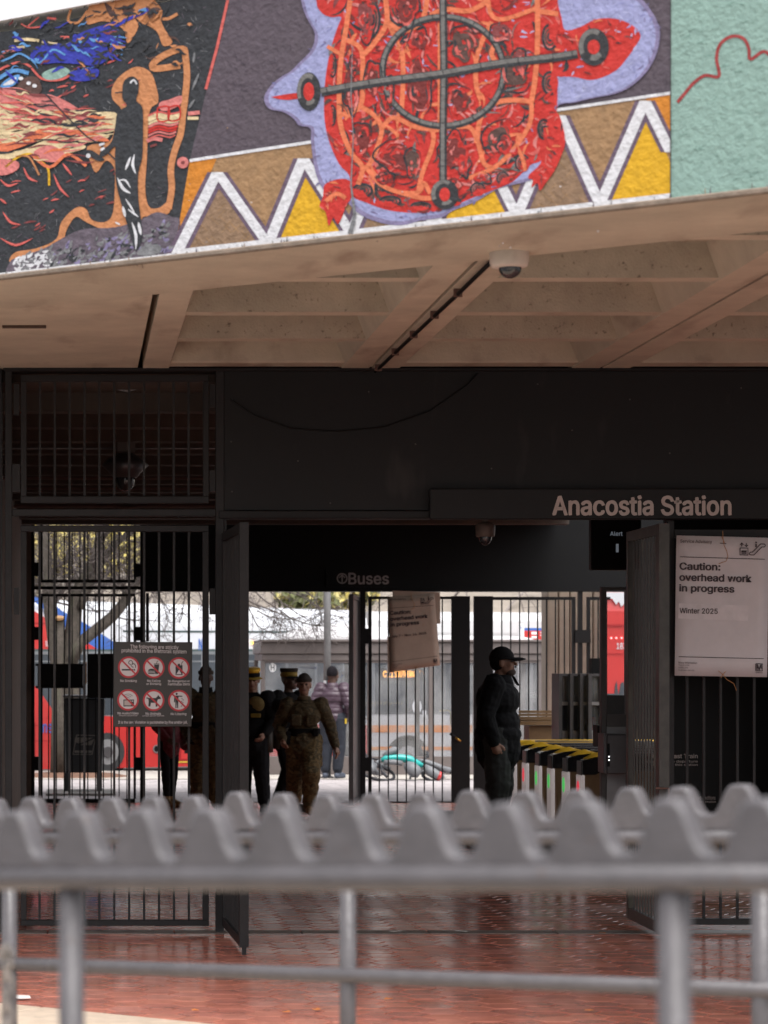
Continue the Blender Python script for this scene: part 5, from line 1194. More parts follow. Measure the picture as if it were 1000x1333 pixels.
def wheel(root, PP, px, py, rp):
    c = PP.pt(px, py, .0); r_ = (PP.pt(px, py-rp, 0)-c).length; n = Vector((PP.n.x, PP.n.y, 0)); t = Vector((PP.d.x, PP.d.y, 0))
    def cyl(r0, r1, o0, o1, m, name, par, k=26):
        mb = MB(); vs = []
        for (rr, o) in ((r0, o0), (r1, o1)):
            for j in range(k): a = 2*math.pi*j/k; vs.append(c+t*rr*math.cos(a)+Vector((0, 0, rr*math.sin(a)))+n*o)
        mb.add(vs, [(j, (j+1) % k, (j+1) % k+k, j+k) for j in range(k)]+[tuple(range(k)), tuple(range(k, 2*k))[::-1]], m); return mb.build(name, par)
    cyl(r_*1.22, r_*1.22, -.3, .006, M['black'], 'wheel_arch', root)
    w = cyl(r_, r_*.93, -.2, .03, tyre, 'wheel', root); w.name = 'wheel'
    cyl(r_*.66, r_*.60, .0, .035, rimm, 'rim', w); cyl(r_*.30, r_*.26, .01, .06, M['steel_dark'], 'hub', w)
B1 = Plane((-.92, 49.5), (1, .5)); 
bus = thing('bus', (1.5, 50.8, -.14), 'red, white and blue bus with diagonal stripe behind the bare tree', 'bus')
bus_body(bus, (-.92, 49.5), (1, .5), -4.2, 7.35, 3.19, 2.95, .08, 2.55, bwhite)
p = Paint(B1); p.poly([(-160, 932), (135, 932), (290, 940), (478, 944), (478, 990), (290, 997), (-160, 1006)], bred, .01); p.poly([(-160, 700+60), (34, 789), (132, 848), (-160, 848)], bred, .01); p.poly([(-160, 850), (20, 868), (34, 881), (52, 900), (67, 922), (72, 934), (-160, 940)], bred, .016); p.build('red_panel', bus)
p = Paint(B1); p.poly([(33, 774), (62, 777), (80, 795), (110, 811), (146, 834), (166, 848), (132, 848), (96, 826), (66, 800)], bblue, .011); p.build('blue_stripe', bus)
p = Paint(B1); p.poly([(-160, 849), (478, 852), (478, 932), (290, 931), (-160, 931)], bwin, .012)
p.build('window_band', bus)
p = Paint(B1); p.rect(-160, 478, 848, 852, bframe, .015); p.poly([(20, 860), (478, 860), (478, 862), (20, 862)], bframe, .015)
for x in (30, 112, 172, 206, 244, 262, 300, 336, 372, 410, 446): p.rect(x, x+3.2, 851, 931, bframe, .0152)
p.build('window_frame', bus)
p = Paint(B1); p.poly([(160, 820.5), (478, 822), (478, 824.5), (160, 823)], bgreen, .006); p.rect(34, 66, 810.5, 812.5, mat('bus_seam', (.28, .01, .012), .4), .012); p.rect(-100, 478, 845, 848, bgreen, .013); p.build('trim_line', bus)
p = Paint(B1); p.text('WMATA', 59, 76, 834, 842, bwhite, .02, .004); p.text('metro', 52, 84, 940, 954, bblue, .02, .01); p.text('N', 259, 263.5, 832, 846, bblue, .013, .02); p.text('31', 33, 40, 836, 842, bwhite, .02); p.build('lettering', bus)
p = Paint(B1); p.rect(327, 333, 835, 838.5, amber, .03); p.build('marker_lamp', bus)
p = Paint(B1); seam = p.p and mat('bus_red_seam', (.30, .01, .012), .4)
for x in (45, 66): p.rect(x, x+1.2, 940, 1000, seam, .018)
for y in (944, 964): p.rect(34, 66, y, y+1, seam, .018)
p.rect(233, 262, 955, 990, seam, .018); p.rect(236, 259, 957, 988, bred, .0186); p.rect(240, 252, 972, 981, M['black'], .019); p.rect(230, 300, 991, 993, mat('yellow_trim', (.6, .4, .04), .5), .019); p.build('hatch', bus)
p = Paint(B1); p.ring((204, 975), 5, 5.5, 3.4, 3.8, M['steel'], .02); p.disc((204, 975), 3.4, 3.8, M['black'], .0195); p.build('fuel_cap', bus)
wheel(bus, B1, 139, 979, 27)

bus2 = thing('bus', (wx(560, 55), 55, -.14), 'white bus with orange stripes behind the shelter glass, amber destination sign lit', 'bus')
B2 = Plane((0, 55), (1, 0)); bus_body(bus2, (0, 55), (1, 0), wx(483, 55), wx(775, 55), 2.98, 2.95, .02, 2.55, mat('bus_pale_paint', (.47, .465, .47), .35, 0, .05, 3))
p = Paint(B2); p.rect(484, 774, 846, 930, bwin, .01); p.build('window_band', bus2)
p = Paint(B2)
for x in (484, 560, 596, 640, 690, 735): p.rect(x, x+4, 846, 930, bframe, .013)
p.build('window_frame', bus2)
p = Paint(B2); orr_ = mat('bus_orange_stripe', (.62, .20, .03), .4); p.rect(484, 774, 944, 953.5, orr_, .01); p.rect(484, 774, 972, 976.5, orr_, .01); p.build('orange_stripe', bus2)
p = Paint(B2); p.rect(494, 552, 870, 886, M['black'], .014); p.text('C11', 499, 512, 873.5, 881.5, led, .016, .006); p.text('SOUTHERN AV', 514, 547, 873.5, 881.5, led, .016, .006); p.build('destination_sign', bus2)
p = Paint(B2); p.disc((543, 920), 6, 9.5, M['white'], .016); p.rect(550.5, 555, 925, 933, M['white'], .016); p.build('notice', bus2)
wheel(bus2, B2, 531, 985, 23)

bus3 = thing('bus', (wx(805, 53), 53, -.14), 'red bus end seen through the kiosk pane with marker lamps', 'bus')
B3 = Plane((0, 53), (1, 0)); bus_body(bus3, (0, 53), (1, 0), wx(782, 53), wx(900, 53), 3.36, 3.36, .02, 2.55, bred)
p = Paint(B3); p.poly([(783, 771), (860, 771), (860, 781), (815, 784), (809, 790), (806, 783), (802, 787), (797, 779), (783, 782)], bwhite, .02); p.build('white_roof_edge', bus3)
p = Paint(B3); p.rect(783, 860, 813, 816, seam, .02); p.rect(783, 860, 850.5, 852, seam, .02); p.rect(790, 860, 903, 931, bwin, .02); p.poly([(800, 903), (801, 892), (803, 886), (805, 903)], bwin, .02); p.poly([(806, 903), (808, 890), (812, 887), (816, 903)], bwin, .02); p.build('trim_line', bus3)
p = Paint(B3)
for x in (796, 802.5, 809.5): p.disc((x, 830.5), 1.2, 1.2, mat('red_marker_lamp', (.9, .1, .1), emit=(1, .25, .25), estr=2.5) if x == 796 else p.mb.mats[0], .03, 10)
p.build('marker_lamp', bus3)
p = Paint(B3); p.text('183 3', 803, 822, 837, 845, bwhite, .02, .01); p.build('lettering', bus3)

# ---------------------------------------------------------------- bus shelter
YS = 46.8
br = mat('brown_shelter_metal', (.135, .112, .106), .5, 0, .12, 5)
shl = thing('bus_shelter', (wx(520, YS), YS, 0), 'long brown framed bus shelter with white domed roof lights and glass walls', 'bus shelter')
for x0, x1, a, c, nm, dy in ((340, 712, 836, 851, 'roof_fascia', .02), (342, 712, 851.2, 860, 'roof_fascia', .06), (340.5, 712, 832.5, 835.9, 'roof_edge', -.03)):
    mb = MB(); mb.box(wx(x0, YS), wx(x1, YS), YS+dy, YS+2.2-dy, wz(c, YS), wz(a, YS), br); mb.build(nm, shl, bevel=.01)
for x in (343, 466, 482, 562, 640, 705): mb = MB(); mb.box(wx(x-2.7, YS), wx(x+2.7, YS), YS+.08, YS+.18, 0, wz(860, YS), br); mb.build('post', shl, bevel=.006)
for x in (343, 466, 562, 640, 705): mb = MB(); mb.box(wx(x-2.7, YS), wx(x+2.7, YS), YS+1.9, YS+2.0, 0, wz(860, YS), br); mb.build('post', shl)
spans = [(345.8, 463.2), (468.8, 479.2), (484.8, 559.2), (564.8, 637.2), (642.8, 702.2)]
gsh = glassmat('scratched_shelter_glass', (.86, .87, .9), .07, .03, .22)
for a, c in spans:
    mb = MB(); mb.box(wx(a, YS), wx(c, YS), YS+.12, YS+.128, wz(985, YS), wz(863, YS), gsh); mb.build('pane', shl)
    mb = MB(); mb.box(wx(a, YS), wx(c, YS), YS+.09, YS+.17, wz(863, YS), wz(860.2, YS), br); mb.build('glazing_bar', shl)
    mb = MB(); mb.box(wx(a, YS), wx(c, YS), YS+.09, YS+.17, 0.0, wz(985, YS), br); mb.build('base_panel', shl, bevel=.006)
mb = MB(); mb.box(wx(469, YS), wx(479, YS), YS+.10, YS+.15, wz(937, YS), wz(934.5, YS), br); mb.build('glazing_bar', shl)
dome = mat('translucent_white_dome', (.54, .525, .535), .5, 0, .05, 3)
for c_, hw, top in ((452, 84, 811), (600, 58, 826), (668, 42, 827)):
    mb = MB(); mb.ell((wx(c_, YS), YS+1.1, wz(834, YS)), (hw*YS/F, 1.0, (834-top)*YS/F), dome, 28, 10, 0., 1.); mb.build('roof_dome', shl, smooth=True)
p = Paint(Plane((0, YS+.118), (1, 0))); p.disc((355, 869), 4.6, 6, M['white'], .002); p.text('H', 352.7, 357.3, 865.2, 872.8, M['signblack'], .004, .01); p.build('letter_disc', shl)
# bench rail inside, timetable
mb = MB()
yr = mat('yellow_rail', (.62, .42, .04), .4); mb.tube([at(572, 925, YS+.6), at(584, 925, YS+.6), at(587, 928, YS+.6), at(587, 943, YS+.6)], .018, yr, 8); mb.build('hand_rail', shl, smooth=True)
mb = MB(); mb.box(wx(346, YS), wx(463, YS), YS+.9, YS+1.3, .42, .47, br); mb.build('seat', shl)
p = Paint(Plane((0, YS+.135), (1, 0))); 
gr2 = random.Random(3); 
for i in range(26): x, y = gr2.uniform(350, 460), gr2.uniform(872, 935); p.stroke([(x, y), (x+gr2.uniform(-5, 5), y+gr2.uniform(3, 12))], gr2.uniform(.8, 2.6), gr2.choice([M['white'], bwhite, M['signgrey'], bblue]), .001+i*.0002)
p.rect(388, 412, 868, 871, bblue, .003); p.build('sticker_mark', shl)

# bus stop flag above the right shelter
st = thing('bus_stop_sign', (wx(690, 47.6), 49.4, 0), 'bus stop pylon with rounded white top and red and blue flag panel', 'sign')
Yt = 49.4
mb = MB(); mb.box(wx(675, Yt), wx(682.5, Yt), Yt, Yt+.08, 0, wz(818, Yt), M['white']); 
mb.prism([at(678.75+3.75*math.cos(R(a)), 818-6.5*math.sin(R(a)), Yt) for a in range(0, 181, 15)], (0, .08, 0), M['white']); mb.build('pylon', st)
mb = MB(); mb.pbox(682.7, 711, 821, 836, Yt+.01, .05, bred); mb.build('flag', st)
mb = MB(); mb.pbox(682.7, 711, 817.5, 820.9, Yt+.01, .05, bblue); mb.build('flag_header', st)
p = Paint(Plane((0, Yt), (1, 0))); p.text('M', 677.3, 680.3, 815, 819, bblue, .003); p.build('emblem', st)
p = Paint(Plane((0, Yt+.01), (1, 0)))
for (x0, x1, y0, y1) in ((692, 699, 822.5, 826), (692, 699, 828, 831), (703, 709.5, 823, 824), (703, 709.5, 826.5, 827.5)): p.rect(x0, x1, y0, y1, M['white'], .004)
p.build('print', st)

# lamp pole
lp = thing('lamp_pole', (wx(426, 45.6), 45.6, 0), 'grey round metal pole with a red and white sticker before the shelter', 'pole')
mb = MB(); mb.tube([(wx(426, 45.6), 45.6, 0), (wx(426.3, 45.6), 45.6, 5.4)], [.064, .056], mat('galvanised_pole', (.17, .165, .165), .5, .3, .2, 12), 18); mb.build('shaft', lp, smooth=True)
mb = MB(); mb.lathe((wx(426, 45.6), 45.6, 0), [(.11, 0), (.11, .02), (.075, .03)], M['steel_dark']); mb.build('base', lp)
mb = MB(); mb.lathe((wx(426, 45.6), 45.6, 0), [(.0615, wz(896, 45.6)), (.0615, wz(886, 45.6))], M['white'], 16); mb.box(wx(427, 45.6), wx(430, 45.6), 45.53, 45.545, wz(896, 45.6), wz(886, 45.6), bred); mb.build('sticker', lp)
# mailbox like bin
mbx = thing('mail_bin', (wx(108, 40), 40, 0), 'black street mailbox with a slanted outline emblem outside the far gate', 'mailbox'); Ym = 40.0
mk = mat('mailbox_dark_paint', (.016, .017, .02), .4, 0, .15, 5)
mb = MB(); mb.prism([at(83, 909, Ym), at(137, 910, Ym), at(133, 1006, Ym), at(85, 1006, Ym)], (0, .6, 0), mk); mb.build('body', mbx, bevel=.02)
mb = MB(); mb.prism([at(82, 904.5, Ym-.02), at(138, 905.5, Ym-.02), at(138, 908.8, Ym-.02), at(82, 908, Ym-.02)], (0, .64, 0), M['steel_dark']); mb.build('lid', mbx, bevel=.01)
for a, c in ((84, 91), (126, 133)):
    for dy in (.02, .50): mb = MB(); mb.box(wx(a, Ym), wx(c, Ym), Ym+dy, Ym+dy+.08, 0, wz(1006.2, Ym), mk); mb.build('leg', mbx)
p = Paint(Plane((0, Ym), (1, 0))); gm = mat('worn_emblem', (.20, .18, .16), .6)
p.stroke([(100, 957), (125, 957.5), (120, 982), (95, 982), (100, 957)], 1.5, gm, .003); p.poly([(98, 960), (121, 960.5), (104, 968), (97, 966)], gm, .004); p.poly([(104, 970), (123, 962), (119, 970)], gm, .004); p.rect(97, 119.5, 977, 980, gm, .004); p.build('emblem', mbx)
mb = MB(); mb.box(wx(60, 39.4), wx(150, 39.4), 39.3, 40.7, 0, .035, mat('pale_base_slab', (.30, .28, .26), .8)); tag(mb.build('base_slab'), 'low concrete slab under the black street mailbox', 'slab')

# ---------------------------------------------------------------- bicycle lying on its side
by = thing('bicycle', (wx(530, 44.6), 44.4, 0), 'teal and grey electric bicycle lying on its side on the plaza', 'bicycle')
tl = mat('teal_paint', (.01, .36, .33), .35, 0, .06, 5, coat=.3); gb = mat('grey_bike_plastic', (.16, .165, .175), .5, 0, .12, 9); bk_ = mat('bike_black', (.025, .025, .03), .5)
YB = 44.6
def bt(pts, r_, m, name, n=9, par=None):              # pts: photo x, photo y, extra depth
    mb = MB(); mb.tube([at(x, y, YB+d) for x, y, d in pts], r_, m, n); return mb.build(name, par or by, smooth=True)
def bwheel(cx, cy, rx, ry, rot, dep):
    c = at(cx, cy, YB); e = []
    for a in range(0, 361, 12):
        x, y = rx*math.cos(R(a)), ry*math.sin(R(a)); e.append(at(cx+x*math.cos(rot)-y*math.sin(rot), cy+x*math.sin(rot)+y*math.cos(rot), YB+dep*math.sin(R(a))))
    mb = MB(); mb.tube(e, .026, bk_, 8, False); w = mb.build('wheel', by, smooth=True)
    mb = MB()
    for q in e[::2]: mb.tube([c, q], .003, M['steel'], 4, False)
    mb.build('spokes', w); mb = MB(); mb.ell(c, .05, gb, 10, 6); mb.build('hub', w, smooth=True)
    return e
e = bwheel(491, 1006, 23, 8.5, .25, -.24)
mb = MB(); mb.tube([q+Vector((0, 0, .03)) for q in e[14:27]], .035, gb, 8); mb.build('mudguard', by, smooth=True)
e = bwheel(575, 1011, 25, 8, .12, -.25)
mb = MB(); mb.tube([q+Vector((0, 0, .035)) for q in e[15:28]], .04, gb, 8); mb.build('mudguard', by, smooth=True)
bt([(497, 990, 0), (502, 987.5, 0), (512, 986.5, 0), (522, 986.5, 0), (533, 989, 0), (543, 994, 0), (550, 997, 0)], [.04, .05, .05, .06, .075, .06, .04], tl, 'frame', 12)
bt([(500, 993, -.05), (512, 992, -.05), (524, 994, -.06)], .045, gb, 'down_tube'); bt([(543, 990, .1), (555, 992, .1), (568, 997, .1), (586, 1004, .1)], [.035, .045, .05, .04], gb, 'rear_rack'); bt([(545, 996, 0), (560, 1000, 0), (576, 1009, 0)], .022, bk_, 'chain_stay')
bt([(496, 990, 0), (489, 993, -.1), (488, 1001, -.2), (491, 1006, -.2)], .028, gb, 'fork'); bt([(475, 981, .25), (480, 987, .15), (493, 989, 0), (496, 999, -.2), (498, 1008, -.4)], .017, bk_, 'handlebar'); bt([(498, 1006, -.4), (504, 1011, -.55)], .024, bk_, 'grip'); bt([(472, 977, .3), (476, 982, .25)], .024, bk_, 'grip')
bt([(499, 985, .1), (507, 980, .1), (514, 976.5, .1), (519, 976, .1)], [.04, .06, .065, .035], gb, 'saddle', 12); bt([(515, 990, .02), (507, 982, .08)], .018, bk_, 'seat_post')
bt([(529, 995, -.15), (534, 999, -.2), (541, 1005, -.25), (546, 1008, -.25)], [.06, .11, .115, .07], gb, 'battery_case', 14)
bt([(553, 998, -.1), (560, 1004, -.15), (570, 1010, -.2), (575, 1012, -.2)], [.05, .085, .08, .06], gb, 'rear_guard', 12); bt([(570.2, 1009.6, -.2), (573.8, 1011.4, -.2)], .082, bred, 'reflector', 12)
bt([(535, 1008, -.3), (534, 1014, -.35)], .018, bk_, 'kickstand'); bt([(557, 979, .2), (557, 986, .15)], .022, bk_, 'pedal'); bt([(557, 984, .15), (548, 994, 0)], .015, bk_, 'crank')
bt([(484, 988, -.05), (494, 996, -.3), (501, 1004, -.4), (503, 1013, -.5)], .008, bk_, 'brake_cable'); bt([(478, 990, .1), (482, 1004, -.1), (490, 1012, -.2), (497, 1009, -.3)], .007, bk_, 'brake_cable')
bt([(483, 993, -.1), (484, 1004, -.3)], [.07, .06], gb, 'front_basket', 10)

# ---------------------------------------------------------------- trees
bark = mat('grey_brown_bark', (.078, .065, .053), .9, 0, .35, 10, .8, 26, stain=((.09, .085, .06), 7, .55, (1, 1, .3)))
twigm = mat('twig_bark', (.10, .082, .075), .9, 0, .2, 9)
def branch(mb, p, d, l, r_, depth, rg, m, up=.12, n=5):
    pts = [p]; rs = [r_]; k = 4
    for i in range(k):
        d = (d+Vector((rg.gauss(0, .16), rg.gauss(0, .16), rg.gauss(up*.5, .12)))).normalized(); p = p+d*l/k; pts.append(p); rs.append(max(.004, r_*(1-.6*(i+1)/k)))
    mb.tube(pts, rs, m, n if depth > 1 else 4, False)
    if depth == 0: return
    for j in range(rg.choice([3, 4, 4])):
        t = rg.uniform(.25, 1); i = min(k-1, int(t*k)); q = pts[i].lerp(pts[i+1], t*k-i) if t < 1 else pts[-1]
        a = d.orthogonal(); a.rotate(Matrix.Rotation(rg.uniform(0, 6.28), 3, d)); branch(mb, q, (d*.6+a*.75).normalized(), l*rg.uniform(.5, .75), max(.005, r_*.45), depth-1, rg, m, up, n)
tg = random.Random(21)
YT = 46.2
tr = thing('bare_tree', (wx(95, YT), YT, 0), 'bare grey barked tree with several leaning limbs behind the left gates', 'tree')
T = lambda x, y, dy=0.: at(x, y, YT+dy)
mb = MB()
for pts, rs in (([(77, 1008), (76.5, 930), (75, 860), (77.5, 806)], [.16, .125, .11, .095]),
                ([(99, 1008), (96, 930), (91, 870), (94, 830), (98, 790), (101, 772), (110, 752), (121, 737), (130, 705), (134, 680), (138, 640), (140, 590)], [.17, .15, .15, .145, .125, .12, .10, .10, .085, .08, .07, .06]),
                ([(84, 930), (72, 845), (66, 795), (61, 752), (57, 700), (55, 660), (48, 600)], [.13, .12, .12, .11, .10, .09, .07]),
                ([(92, 862), (105, 836), (128, 818), (147, 802), (161, 785), (166, 775), (180, 755), (205, 700), (230, 640)], [.11, .10, .10, .095, .09, .085, .07, .06, .045]),
                ([(104, 792), (112, 770), (124, 750), (137, 722), (158, 702), (175, 690), (210, 640)], [.07, .07, .06, .06, .055, .05, .04])):
    mb.tube([T(x, y, .03*i-.1*(pts[0][0] == 77)) for i, (x, y) in enumerate(pts)], rs, bark, 12)
k0 = len(mb.v)
o = mb.build('trunk', tr, smooth=True)
mb = MB(); mb.ell(T(77.5, 804.5, -.1), (.09, .09, .045), mat('cut_wood', (.55, .33, .16), .8, 0, .2, 20)); mb.build('cut_stub', tr)
mb = MB()
for (x, y) in [(57, 700), (55, 680), (61, 745), (98, 790), (121, 737), (130, 705), (134, 680), (137, 722), (158, 702), (175, 690), (166, 775), (180, 755), (170, 765), (112, 765), (124, 748), (66, 790), (62, 760), (147, 802), (205, 700)]:
    for k in range(3): branch(mb, T(x, y, .1), Vector((tg.uniform(-.7, 1), tg.uniform(-.4, .5), tg.uniform(-.2, .9))).normalized(), tg.uniform(.6, 1.3), tg.uniform(.012, .026), 3, tg, twigm, .1, 5)
# twigs hanging out over the bus and shelter
droop = [[(300, 765), (325, 783), (350, 793), (375, 803), (400, 812), (420, 815), (440, 808)], [(330, 768), (345, 782), (365, 795), (382, 808), (398, 826), (405, 835)], [(350, 768), (368, 785), (390, 800), (410, 810), (430, 806)], [(318, 780), (328, 800), (336, 815), (350, 822), (366, 828)], [(372, 770), (392, 776), (412, 790), (430, 800), (452, 805)], [(335, 795), (352, 803), (380, 806), (395, 802)], [(358, 780), (358, 800), (354, 822)], [(300, 775), (330, 790), (372, 800)], [(395, 768), (410, 780), (418, 800), (416, 815)], [(205, 700), (230, 735), (255, 760), (290, 768), (310, 780)], [(230, 640), (290, 700), (350, 755), (400, 775)], [(190, 740), (205, 770), (214, 790), (218, 806)], [(255, 760), (262, 780), (268, 800)], [(232, 755), (240, 778), (236, 800)]]
for i, c in enumerate(droop):
    c3 = [T(x, y, .15*math.sin(i*2)+.02*j) for j, (x, y) in enumerate(cr(c, 4))]; n_ = len(c3); r0_ = .020 if i in (0, 9, 10) else .013
    mb.tube(c3, [max(.0045, r0_*(1-.75*j/n_)) for j in range(n_)], twigm, 5, False)
    for k in range(9):
        q = tg.randrange(n_//4, n_-1); d = (c3[q+1]-c3[q]).normalized(); a = Vector((tg.gauss(0, 1), tg.gauss(0, .6), tg.gauss(-.2, .8))).normalized()
        branch(mb, c3[q], (d+a*.8).normalized(), tg.uniform(.18, .5), .0075, 1, tg, twigm, -.05, 4)
mb.build('crown', tr)
mb = MB(); mb.ell((wx(95, YT), YT, -.01), (.95, .8, .09), mat('mulch', (.16, .085, .055), .95, 0, .3, 30, .5, 60), 20, 6, 0., 1.); tag(mb.build('mulch_bed'), 'round brown mulch bed around the foot of the bare tree', 'mulch bed')

# hillside wood and shrubs
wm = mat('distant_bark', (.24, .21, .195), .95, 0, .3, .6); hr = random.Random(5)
def hz(x, y): t = max(0, (y-64)/26); return -.2+13*(1-math.exp(-t*.9))*1.1
for i in range(16):
    x = -4+i*1.75+hr.uniform(-.6, .6); y = hr.uniform(72, 86); root = thing('hill_tree', (x, y, hz(x, y)-.1), 'bare grey tree standing on the hillside behind the buses', 'tree', 'bare trees on the hillside')
    mb = MB(); h_ = hr.uniform(5, 8); z0_ = hz(x, y)-.1; rt = hr.uniform(.08, .16)
    pts = [Vector((x+hr.gauss(0, .12)*k, y, z0_+h_*k/5)) for k in range(6)]; mb.tube(pts, [rt*(1-.13*k) for k in range(6)], wm, 7); mb.build('trunk', root, smooth=True)
    mb = MB()
    for k in range(17): q = pts[hr.randrange(1, 5)].lerp(pts[hr.randrange(1, 6)], hr.random()); branch(mb, q, Vector((hr.gauss(0, 1), hr.gauss(0, .7), hr.uniform(-.1, .9))).normalized(), hr.uniform(1.2, 2.6), .035, 2, hr, wm, .15, 4)
    mb.build('crown', root)
mb = MB()
for i in range(520):
    x = hr.uniform(-8, 32); y = hr.uniform(71, 98); q = Vector((x, y, hz(x, y)-.05)); branch(mb, q, Vector((hr.gauss(0, .4), hr.gauss(0, .4), 1)).normalized(), hr.uniform(1.2, 3.2), hr.uniform(.02, .05), 1, hr, wm, .1, 4)
tag(mb.build('undergrowth'), kind='stuff')
ylm = [mat('forsythia_yellow_%s' % 'abc'[i], c, .7, 0, .2, 5) for i, c in enumerate([(.60, .50, .14), (.66, .56, .22), (.44, .38, .14)])]; olm = mat('olive_leaf', (.12, .13, .05), .8, 0, .25, 5)
def shrub(px, py, Y, sx, sz, n, ms, label):
    c = at(px, py, Y); root = thing('flowering_shrub', (c.x, Y, hz(c.x, Y)-.2), label, 'shrub'); mb = MB()
    for k in range(9): branch(mb, Vector((c.x+hr.gauss(0, sx*.3), Y, hz(c.x, Y)-.1)), Vector((hr.gauss(0, .5), hr.gauss(0, .3), 1)).normalized(), max(1., c.z-hz(c.x, Y)+sz*.6), .04, 2, hr, wm, .1, 4)
    mb.build('branches', root); mb = MB()
    for k in range(n):
        v = Vector((hr.gauss(0, 1), hr.gauss(0, 1), hr.gauss(0, 1)))
        v = v.normalized()*hr.random()**.45
        if noise.noise((v.x*2.2+px, v.y*2.2, v.z*2.2)) < -.12: continue
        q = c+Vector((v.x*sx, v.y*sx*.6, v.z*sz)); a = Vector((hr.gauss(0, 1), hr.gauss(0, 1), hr.gauss(0, 1))).normalized(); e = a.orthogonal().normalized(); s_ = hr.uniform(.07, .15)
        mb.add([q-a*s_, q+e*s_*.7, q+a*s_, q-e*s_*.7], [(0, 1, 2, 3)], hr.choice(ms))
    mb.build('foliage', root)
shrub(62, 715, 66.5, .85, .7, 2600, ylm, 'yellow flowering shrub behind the left limb of the bare tree'); shrub(100, 712, 67, 1.1, .7, 3000, ylm, 'yellow flowering shrub seen between the tree limbs above the bus'); shrub(152, 712, 66.5, .9, .7, 2600, ylm, 'yellow flowering shrub at the right of the upper far grille')
shrub(440, 768, 68, 1.1, .55, 1900, ylm+[olm], 'yellow green shrub above the shelter beside the lamp pole'); shrub(400, 780, 67, .8, .3, 900, [olm, olm, ylm[2]], 'olive green low shrub left of the lamp pole above the bus roof'); shrub(40, 735, 68, .5, .9, 700, [ylm[2], olm], 'dull olive yellow shrub at the far left edge of the grille')
# pale red brick building beyond the hill, glimpsed along the top of the far grille
pb = thing('brick_building', (wx(110, 100), 100, 5), 'pinkish brick building edge glimpsed above the hillside shrubs', 'building')
mb = MB(); mb.pbox(20, 300, 600, 687, 100, 6, mat('pinkish_brick', (.40, .24, .20), .85, 0, .1, 3)); mb.build('wall', pb)
mb = MB()
for x in (62, 118, 142, 168): mb.pbox(x, x+16, 640, 683.5, 99.95, .04, bwin)
mb.build('window', pb)
# ---------------------------------------------------------------- people
import numpy as np
skin = mat('skin', (.33, .175, .12), .6, 0, .08, 20); skin_d = mat('dark_skin', (.09, .045, .03), .6, 0, .08, 20)
lipm = mat('lips', (.22, .09, .075), .6); eyem = mat('eye_dark', (.02, .015, .014), .3); hairm = mat('dark_hair', (.010, .008, .010), .8, 0, .3, 60, .5, 90, spec=.12)
def camo(name, a, b, c, d):
    m = bpy.data.materials.new(name); m.use_nodes = True; t = m.node_tree; bs = t.nodes['Principled BSDF']; bs.inputs['Roughness'].default_value = .9
    tc = t.nodes.new('ShaderNodeTexCoord'); mp = t.nodes.new('ShaderNodeMapping'); mp.inputs['Scale'].default_value = (1, 1, 1.5); n = t.nodes.new('ShaderNodeTexNoise'); n.inputs['Scale'].default_value = 7; n.inputs['Detail'].default_value = 5
    r = t.nodes.new('ShaderNodeValToRGB'); r.color_ramp.interpolation = 'CONSTANT'; e = r.color_ramp.elements; e[0].color = (*a, 1); e[1].position = .44; e[1].color = (*b, 1)
    for pos, col in ((.52, c), (.60, d)): q = e.new(pos); q.color = (*col, 1)
    t.links.new(tc.outputs['Object'], mp.inputs[0]); t.links.new(mp.outputs[0], n.inputs['Vector']); t.links.new(n.outputs['Fac'], r.inputs['Fac']); t.links.new(r.outputs[0], bs.inputs['Base Color'])
    n2 = t.nodes.new('ShaderNodeTexNoise'); n2.inputs['Scale'].default_value = 14; n2.inputs['Detail'].default_value = 4; t.links.new(tc.outputs['Object'], n2.inputs['Vector'])
    bp = t.nodes.new('ShaderNodeBump'); bp.inputs['Strength'].default_value = .5; bp.inputs['Distance'].default_value = .03; t.links.new(n2.outputs[0], bp.inputs['Height']); t.links.new(bp.outputs[0], bs.inputs['Normal'])
    return m
cam1 = camo('camouflage_cloth', (.072, .047, .021), (.108, .072, .034), (.058, .042, .021), (.135, .09, .044))
cam2 = camo('camouflage_trousers', (.105, .067, .027), (.16, .103, .043), (.078, .054, .024), (.185, .122, .055))
boot = mat('tan_boot', (.30, .18, .08), .7, 0, .15, 20); bootd = mat('dark_boot', (.06, .045, .035), .6, 0, .15, 20); nyl = mat('dark_uniform', (.013, .012, .013), .85, 0, .2, 9, .3, 25, spec=.15); nyl2 = mat('dark_trousers', (.016, .015, .017), .85, 0, .2, 9, .3, 25, spec=.15)
pur = mat('purple_quilted_nylon', (.058, .033, .049), .45, 0, .12, 9, .2, 30); jean = mat('dark_jeans', (.014, .017, .027), .8, 0, .2, 12, .2, 60); mar_ = mat('maroon_cloth', (.16, .012, .02), .7, 0, .15, 12, .2, 40); shoe = mat('blue_grey_shoe', (.07, .085, .12), .6)
guardm = mat('black_guard_jacket', (.006, .006, .007), .85, 0, .2, 7, .35, 16, spec=.2); guardp = mat('dark_grey_trousers', (.024, .026, .025), .8, 0, .25, 7, .5, 12)

